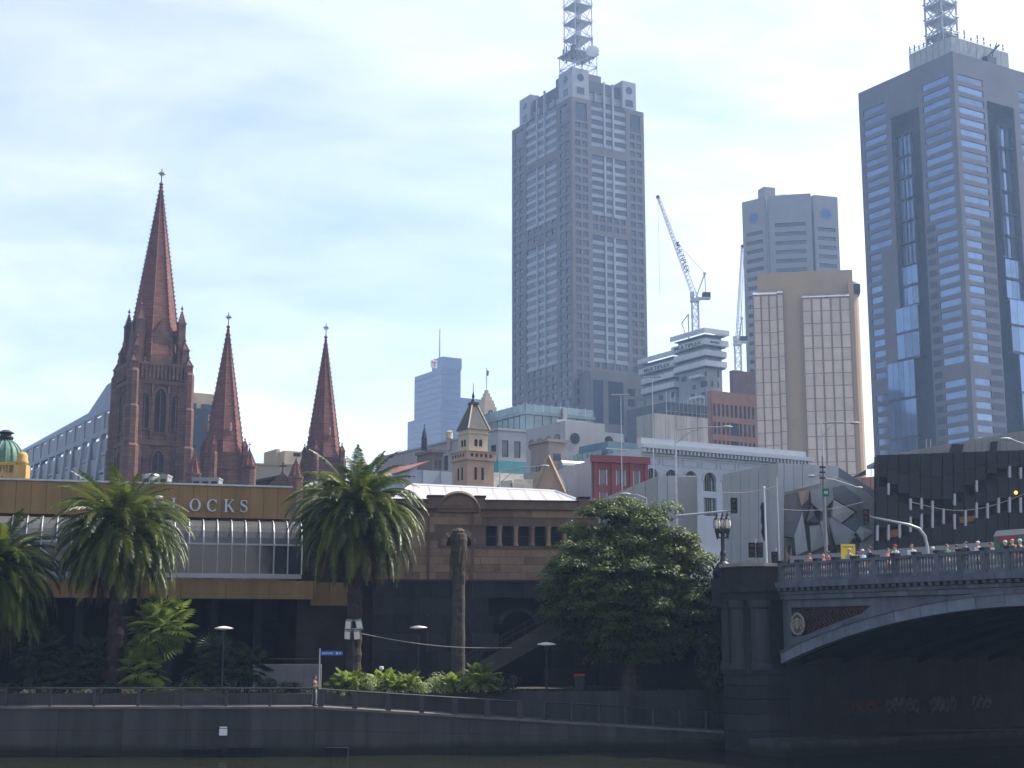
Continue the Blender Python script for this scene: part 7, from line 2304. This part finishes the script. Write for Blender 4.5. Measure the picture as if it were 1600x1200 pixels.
# pale plaza wall behind the crowd
t = thing('plaza_wall', 'low pale concrete wall running behind the people on the bridge', 'wall', (P(1235, 880, 110).x, 110, GZ))
q0, q1 = P(1235, 869, 110), P(1560, 846, 104)
for i in range(10):
    a, c = q0.lerp(q1, i / 10 + .002), q0.lerp(q1, (i + 1) / 10 - .002); o_ = Vector((q0.x, 110, GZ))
    MB().slab([Vector((a.x - o_.x, a.y - o_.y, 0)), Vector((c.x - o_.x, c.y - o_.y, 0)), c - o_, a - o_], (0, .3, 0)).build('panel', M('plaza_concrete', (.27, .28, .285), var=.1), t).location = Vector((P(1235, 880, 110).x, 110, GZ)) * 0 + (o_ - Vector((P(1235, 880, 110).x, 110, GZ)))
# long-arm street lights
def street_light(label, px, py_top, py_base, tipx, tipy, Y, brace=True):
    p = P(px, py_top, Y); t = thing('street_light', label, 'street light', (p.x, Y, GZ), 0, 'long armed street lights')
    h = p.z - GZ; tip = P(tipx, tipy, Y) - Vector((p.x, Y, GZ))
    MB().tube([(0, 0, 0), (0, 0, h)], [.11, .07], 8).build('pole', m_steel, t)
    MB().tube([(0, 0, h), Vector((0, 0, h)).lerp(tip, .5) + Vector((0, 0, .12)), tip], [.06, .055, .05], 6).build('arm', m_silver, t)
    if brace: MB().tube([(0, 0, h - 1.2), Vector((0, 0, h - .4)).lerp(tip, .3), Vector((0, 0, h + .05)).lerp(tip, .55)], .035, 5).build('brace', m_silver, t)
    d = 1 if tip.x > 0 else -1
    MB().sphere((tip.x + d * .3, 0, tip.z), .48, .2, .13, n=10, m=6).build('lamp_head', m_silver, t)
street_light('street light arching right above the arcaded building', 1055, 672, 0, 1131, 667, 125)
street_light('street light beside the gold tower above the faceted building', 1284, 661, 0, 1330, 661, 122)
street_light('street light arching right in front of the slate roofs', 781, 736, 0, 846, 728, 140)
street_light('street light reaching in from the right edge', 1640, 712, 0, 1578, 686, 105, False)
street_light('street light whose head shows above the round tree', 1010, 779, 0, 982, 772, 118, False)
for (px, py, Y, lab) in ((970, 617, 160, 'tall double headed light below the granite tower podium'), (1019, 589, 170, 'tallest double headed light before the construction towers')):
    p = P(px, py, Y); t = thing('high_mast_light', lab, 'street light', (p.x, Y, GZ), 0, 'high double lights')
    h = p.z - GZ; MB().tube([(0, .1, 0), (0, .1, h)], [.07, .045], 8).build('pole', m_steel, t)
    MB().box(-1.05, 1.05, -.16, .3, h - .04, h + .1).build('lamp_bar', m_silver, t)
# overhead tram wires
for k, (a, c, Ya, Yc_, sag, lab) in enumerate(((( 1127, 769), (1222, 757), 104, 104, .25, 'thin overhead span wire left of the power pole'), ((1222, 796), (1350, 784), 104, 103, .3, 'thin overhead span wire crossing the faceted building'), ((1420, 783), (1600, 772), 104, 98, .9, 'long overhead tram wire sagging across the black glass building'))):
    a, c = P(*a, Ya), P(*c, Yc_); pts = []
    for i in range(11):
        q = a.lerp(c, i / 10); q.z -= sag * math.sin(math.pi * i / 10); pts.append(q)
    tag(MB().tube(pts, .02, 4).build('overhead_wire', MATS['cable']), lab, 'wire', 'overhead wires')
# ---------------------------------------------------------------- tram on the bridge
def bl_x(px, y, z):
    """distance along the bridge of the point seen at px, on the line at depth y"""
    q = BW(0, y, z); return ulen(q.x, q.y, BA, px, z)
ty = 9.0; tx0 = bl_x(1553, ty, 12)
t = thing('tram', 'green tram with red stripe and grey roof crossing the bridge at right edge', 'tram', BW(tx0, ty, GZ), BA)
L, Wd, Hh = 14.5, 2.6, 3.15
m_tg2 = M('tram_green', (.03, .13, .06), rough=.4, var=.1, spec=.5); m_tr = M('tram_red', (.30, .03, .035), rough=.4, var=.1); m_tc = M('tram_cream', (.35, .36, .33), rough=.5, var=.1)
MB().box(.02, L - .02, .02, Wd, .35, Hh - .35).build('body', m_tg2, t)
MB().slab([(0, 0, Hh - .35), (0, Wd, Hh - .35), (0, Wd - .3, Hh), (0, .3, Hh)], (L, 0, 0)).build('roof', M('tram_roof', (.22, .225, .22), var=.1), t)
for i in range(7):
    piece('window', t, .5 + i * 2.0, 2.2 + i * 2.0, -.02, .03, 1.35, 2.35, m_wdk)
    if i % 2 == 0: piece('red_stripe', t, .3 + i * 2.0, 1.7 + i * 2.0, -.03, .03, Hh - .66, Hh - .37, m_tr)
piece('door', t, 1.0, 2.1, -.03, .02, .4, 1.3, m_tc); piece('front_window', t, -.02, .04, .3, Wd - .3, 1.3, 2.5, m_wdk)
for x in (2.5, 4.2, 10.2, 12.0):
    w_ = MB().tube([(x, .1, .34), (x, .25, .34)], .33, 14).build('wheel', m_dark, t)

# ================================================================== PEOPLE
def skin_mesh(verts, edges, radii, root, sub=1):
    me = bpy.data.meshes.new('skeleton'); me.from_pydata(verts, edges, [])
    o = bpy.data.objects.new('skeleton', me); COL.objects.link(o)
    m_ = o.modifiers.new('skin', 'SKIN'); m_.use_smooth_shade = True
    lay = me.skin_vertices[0].data if me.skin_vertices else None
    if lay is None:
        bm = bmesh.new(); bm.from_mesh(me); bm.verts.layers.skin.verify(); bm.to_mesh(me); bm.free(); lay = me.skin_vertices[0].data
    for i, r in enumerate(radii):
        lay[i].radius = r if isinstance(r, tuple) else (r, r)
        lay[i].use_root = (i == root)
    sm = o.modifiers.new('sub', 'SUBSURF'); sm.levels = sub; sm.render_levels = sub
    bpy.context.view_layer.update()
    out = bpy.data.meshes.new_from_object(o.evaluated_get(bpy.context.evaluated_depsgraph_get()))
    bpy.data.objects.remove(o); bpy.data.meshes.remove(me)
    return out
def figure(pose):
    """joint positions for a 1.74 m adult; returns body, shirt, trousers, shoes and hair meshes. faces -y"""
    st = pose.get('stride', 0.0); la, ra = pose['arms']
    V = []; E = []; Rr = []
    def v(p, r, par=None):
        V.append(p); Rr.append(r)
        if par is not None: E.append((par, len(V) - 1))
        return len(V) - 1
    pel = v((0, 0, .95), (.15, .105)); sp = v((0, .01, 1.12), (.135, .095), pel); chs = v((0, 0, 1.32), (.155, .105), sp); nb = v((0, .015, 1.46), (.07, .065), chs)
    nk = v((0, .005, 1.53), .052, nb); hd0 = v((0, -.015, 1.60), (.066, .078), nk); hd = v((0, -.005, 1.67), (.078, .095), hd0); tp = v((0, .005, 1.735), (.06, .07), hd)
    nose = v((0, -.115, 1.635), .014, hd0)
    for s in (-1, 1): v((s * .085, .005, 1.64), .016, hd0)
    legs = []
    for s in (-1, 1):
        f = st * s
        hp = v((s * .095, 0, .88), (.09, .09), pel); kn = v((s * .10, -.22 * f - .01, .50), .062, hp); an = v((s * .10, -.33 * f + .06 * abs(f) + .02, .10 + (.05 if f < 0 else 0)), .042, kn)
        ft = v((s * .115, -.33 * f - .13, .045), (.04, .035), an); legs.append((hp, kn, an))
    for s, (el, wr) in ((-1, la), (1, ra)):
        sh = v((s * .185, .01, 1.41), .062, chs); e_ = v(el, .042, sh); w_ = v(wr, .030, e_)
        d = (Vector(wr) - Vector(el)).normalized(); hv_ = Vector(wr) + d * .07
        pm = v(tuple(hv_), (.036, .02), w_)
        sdv = d.cross(Vector((s, 0.2, 0))).normalized()
        for k in range(4):
            q = hv_ + d * (.085 - .012 * abs(k - 1.2)) + sdv * (.022 * (k - 1.5)); v(tuple(q), .0085, pm)
        th = Vector(wr) + d * .05 + sdv * .055; v(tuple(th), .009, w_)
    body = skin_mesh(V, E, Rr, pel)
    TV, TE, TR = [], [], []
    def a_(p, r, par=None):
        TV.append(p); TR.append(r)
        if par is not None: TE.append((par, len(TV) - 1))
        return len(TV) - 1
    p0 = a_((0, 0, .90), (.175, .13)); p1 = a_((0, .01, 1.12), (.155, .115), p0); p2 = a_((0, 0, 1.32), (.172, .125), p1); p3 = a_((0, .01, 1.44), (.085, .08), p2)
    for s, (el, wr) in ((-1, la), (1, ra)):
        q = a_((s * .19, .01, 1.405), .078, p2); m1 = Vector((s * .19, .01, 1.405)).lerp(Vector(el), .85); a_(tuple(m1), .058, q)
    shirt = skin_mesh(TV, TE, TR, 0)
    TV, TE, TR = [], [], []
    r0 = a_((0, 0, .98), (.155, .115)); r1 = a_((0, 0, .90), (.165, .125), r0)
    for s in (-1, 1):
        f = st * s; h_ = a_((s * .098, 0, .82), .105, r1); k_ = a_((s * .10, -.22 * f - .01, .50), .078, h_); a_((s * .10, -.33 * f + .06 * abs(f) + .02, .10 + (.05 if f < 0 else 0)), .062, k_)
    trousers = skin_mesh(TV, TE, TR, 0)
    TV, TE, TR = [], [], []
    # hair cap and shoes
    hm_ = MB().sphere((0, .022, 1.685), .092, .108, .085, n=12, m=8).mesh('hair', None)
    sh_ = MB()
    for s in (-1, 1):
        f = st * s; y = -.33 * f; z0 = .05 if f < 0 else 0
        sh_.lathe(s * .108, y - .03, [(.062, z0), (.066, z0 + .05), (.05, z0 + .1)], 10)
        sh_.sphere((s * .112, y - .12, z0 + .035), .05, .08, .035, n=8, m=5)
    return dict(body=body, shirt=shirt, trousers=trousers, hair=hm_, shoes=sh_.mesh('shoes', None))
poses = [figure(dict(stride=.0, arms=(((-.24, .03, 1.14), (-.22, -.06, .90)), ((.24, .03, 1.14), (.22, -.06, .90))))),
         figure(dict(stride=.9, arms=(((-.25, -.06, 1.15), (-.23, -.22, .96)), ((.25, .12, 1.15), (.24, .06, .92))))),
         figure(dict(stride=-.8, arms=(((-.25, .1, 1.15), (-.24, .05, .92)), ((.24, -.03, 1.14), (.14, -.26, 1.16))))),
         figure(dict(stride=.15, arms=(((-.24, -.02, 1.13), (-.08, -.24, 1.18)), ((.24, -.02, 1.13), (.10, -.26, 1.20)))))]
PM = {}
def pmat(name, c): return M('cloth_' + name, c, rough=.85, var=.12, scale=6)
SK = [M('skin_light', (.50, .31, .22), rough=.6, var=.06), M('skin_mid', (.36, .20, .13), rough=.6, var=.06)]
HAIR = [M('hair_dark', (.025, .018, .014), rough=.6, var=.2), M('hair_fair', (.42, .30, .15), rough=.6, var=.2), M('hair_brown', (.10, .055, .03), rough=.6, var=.2), M('hair_white', (.55, .53, .50), rough=.6, var=.1)]
CL = dict(brown=(.16, .08, .05), pink=(.55, .13, .16), white=(.72, .72, .70), navy=(.02, .025, .06), red=(.55, .04, .05), black=(.02, .02, .022), grey=(.22, .22, .23), blue=(.10, .18, .40), denim=(.07, .10, .18), beige=(.42, .34, .24), green=(.08, .18, .07), salmon=(.60, .25, .17), paleblue=(.35, .47, .60))
def person(label, loc, rz, pose, shirt, trous, hair, skin=0, cap=None, k=1.0, group='people on the bridge'):
    t = thing('person', label, 'person', loc, rz, group)
    t.scale = (k, k, k)
    F_ = poses[pose]
    def part(nm, key, mt):
        kk = (pose, key, mt.name)
        if kk not in PM:
            me = F_[key].copy(); me.materials.clear(); me.materials.append(mt)
            me.polygons.foreach_set('use_smooth', [True] * len(me.polygons)); PM[kk] = me
        inst(nm, PM[kk], t)
    part('body', 'body', SK[skin]); part('shirt', 'shirt', pmat(shirt, CL[shirt])); part('trousers', 'trousers', pmat(trous, CL[trous]))
    part('shoes', 'shoes', pmat('black', CL['black'])); part('hair', 'hair', HAIR[hair])
    if cap:
        MB().lathe(0, 0, [(.1, 1.70), (.105, 1.74), (.07, 1.795), (.01, 1.805)], 12).add([(-.08, -.08, 1.71), (.08, -.08, 1.71), (.06, -.19, 1.70), (-.06, -.19, 1.70)], [(0, 1, 2, 3)]).build('cap', pmat('cap_' + cap, CL.get(cap, (.6, .6, .6))), t)
    return t
FZ = GZ + .13
crowd = [(1265, 1.3, 0, 'salmon', 'denim', 2, None, 'person in salmon top, leftmost above the balustrade'),
         (1287, 1.6, 1, 'pink', 'beige', 1, None, 'fair haired person in pink, left one of a close pair on the bridge'),
         (1294, 1.0, 3, 'pink', 'black', 0, None, 'dark haired person in pink, right one of a close pair on the bridge'),
         (1327, .9, 0, 'beige', 'grey', 1, None, 'blond person in beige standing before the yellow board'),
         (1339, 2.2, 2, 'black', 'black', 0, None, 'dark dressed person just right of the yellow board'),
         (1348, 1.2, 1, 'paleblue', 'white', 3, 'white', 'white capped person in pale blue right of the yellow board'),
         (1359, .8, 0, 'navy', 'navy', 0, None, 'person in navy leaning over the bridge parapet'),
         (1388, 1.4, 1, 'salmon', 'black', 2, None, 'brown haired person in salmon left of the red cap'),
         (1399, 1.0, 3, 'white', 'denim', 2, 'red', 'person with red cap and white shirt on the bridge'),
         (1425, 1.1, 0, 'white', 'beige', 2, None, 'brown haired person in white left of the curved mast'),
         (1458, 1.7, 2, 'grey', 'black', 3, 'white', 'white capped person in grey right of the curved mast'),
         (1480, 2.0, 1, 'green', 'denim', 2, None, 'person in green walking between the mast and the tram'),
         (1494, 1.2, 2, 'beige', 'white', 2, None, 'person in beige with white trousers walking on the bridge'),
         (1509, 1.0, 0, 'navy', 'black', 0, None, 'dark haired person in navy facing the water near the tram'),
         (1528, 1.3, 3, 'white', 'white', 3, None, 'white haired person in white just left of the tram'),
         (1549, 1.6, 1, 'grey', 'denim', 2, None, 'brown haired person in grey at the end of the tram'),
         (1571, 1.0, 2, 'blue', 'white', 3, 'white', 'white hatted person in blue before the green tram'),
         (1582, 1.5, 0, 'salmon', 'black', 1, None, 'fair haired person in salmon before the green tram'),
         (1594, 1.0, 1, 'black', 'grey', 3, 'white', 'white hatted person in black at the right edge before the tram')]
rg = random.Random(77)
for i, (px, yb, pose, shc, trc, hr, cap, lab) in enumerate(crowd):
    x = bl_x(px, yb, 11.3); w = BW(x, yb, FZ)
    k = 1.08 if px in (1327, 1359, 1425, 1399) else rg.uniform(.96, 1.05)
    person(lab, w, BA + (math.pi / 2 * (1 if i % 2 else -1) if pose in (1, 2) else rg.uniform(-.5, .5)) , pose, shc, trc, hr, i % 2 if i % 5 == 0 else 0, cap, k)
# red and pale bags of the crowd seen through the balusters are dropped; person on the far promenade
pz = P(491, 1104, 86.4)
person('person in brown top and pale trousers standing by the railing on the river path', (pz.x, 86.4, 2.76), R(70), 3, 'brown', 'grey', 0, 1, None, 1.0, None)

# ================================================================== HAZE
hm = bpy.data.materials.new('haze')
hm.use_nodes = True
hn = hm.node_tree.nodes; hn.clear()
ho = hn.new('ShaderNodeOutputMaterial'); hv = hn.new('ShaderNodeVolumePrincipled')
hv.inputs['Color'].default_value = (0.42, 0.64, 1.0, 1)
hv.inputs['Density'].default_value = HAZE_D
hv.inputs['Anisotropy'].default_value = 0.35
hm.node_tree.links.new(hv.outputs['Volume'], ho.inputs['Volume'])
hz = MB().box(-1320, 1320, -200, 1520, -1.6, 330).build('haze', hm)
hz['kind'] = 'stuff'
hz['label'] = 'pale blue city haze'
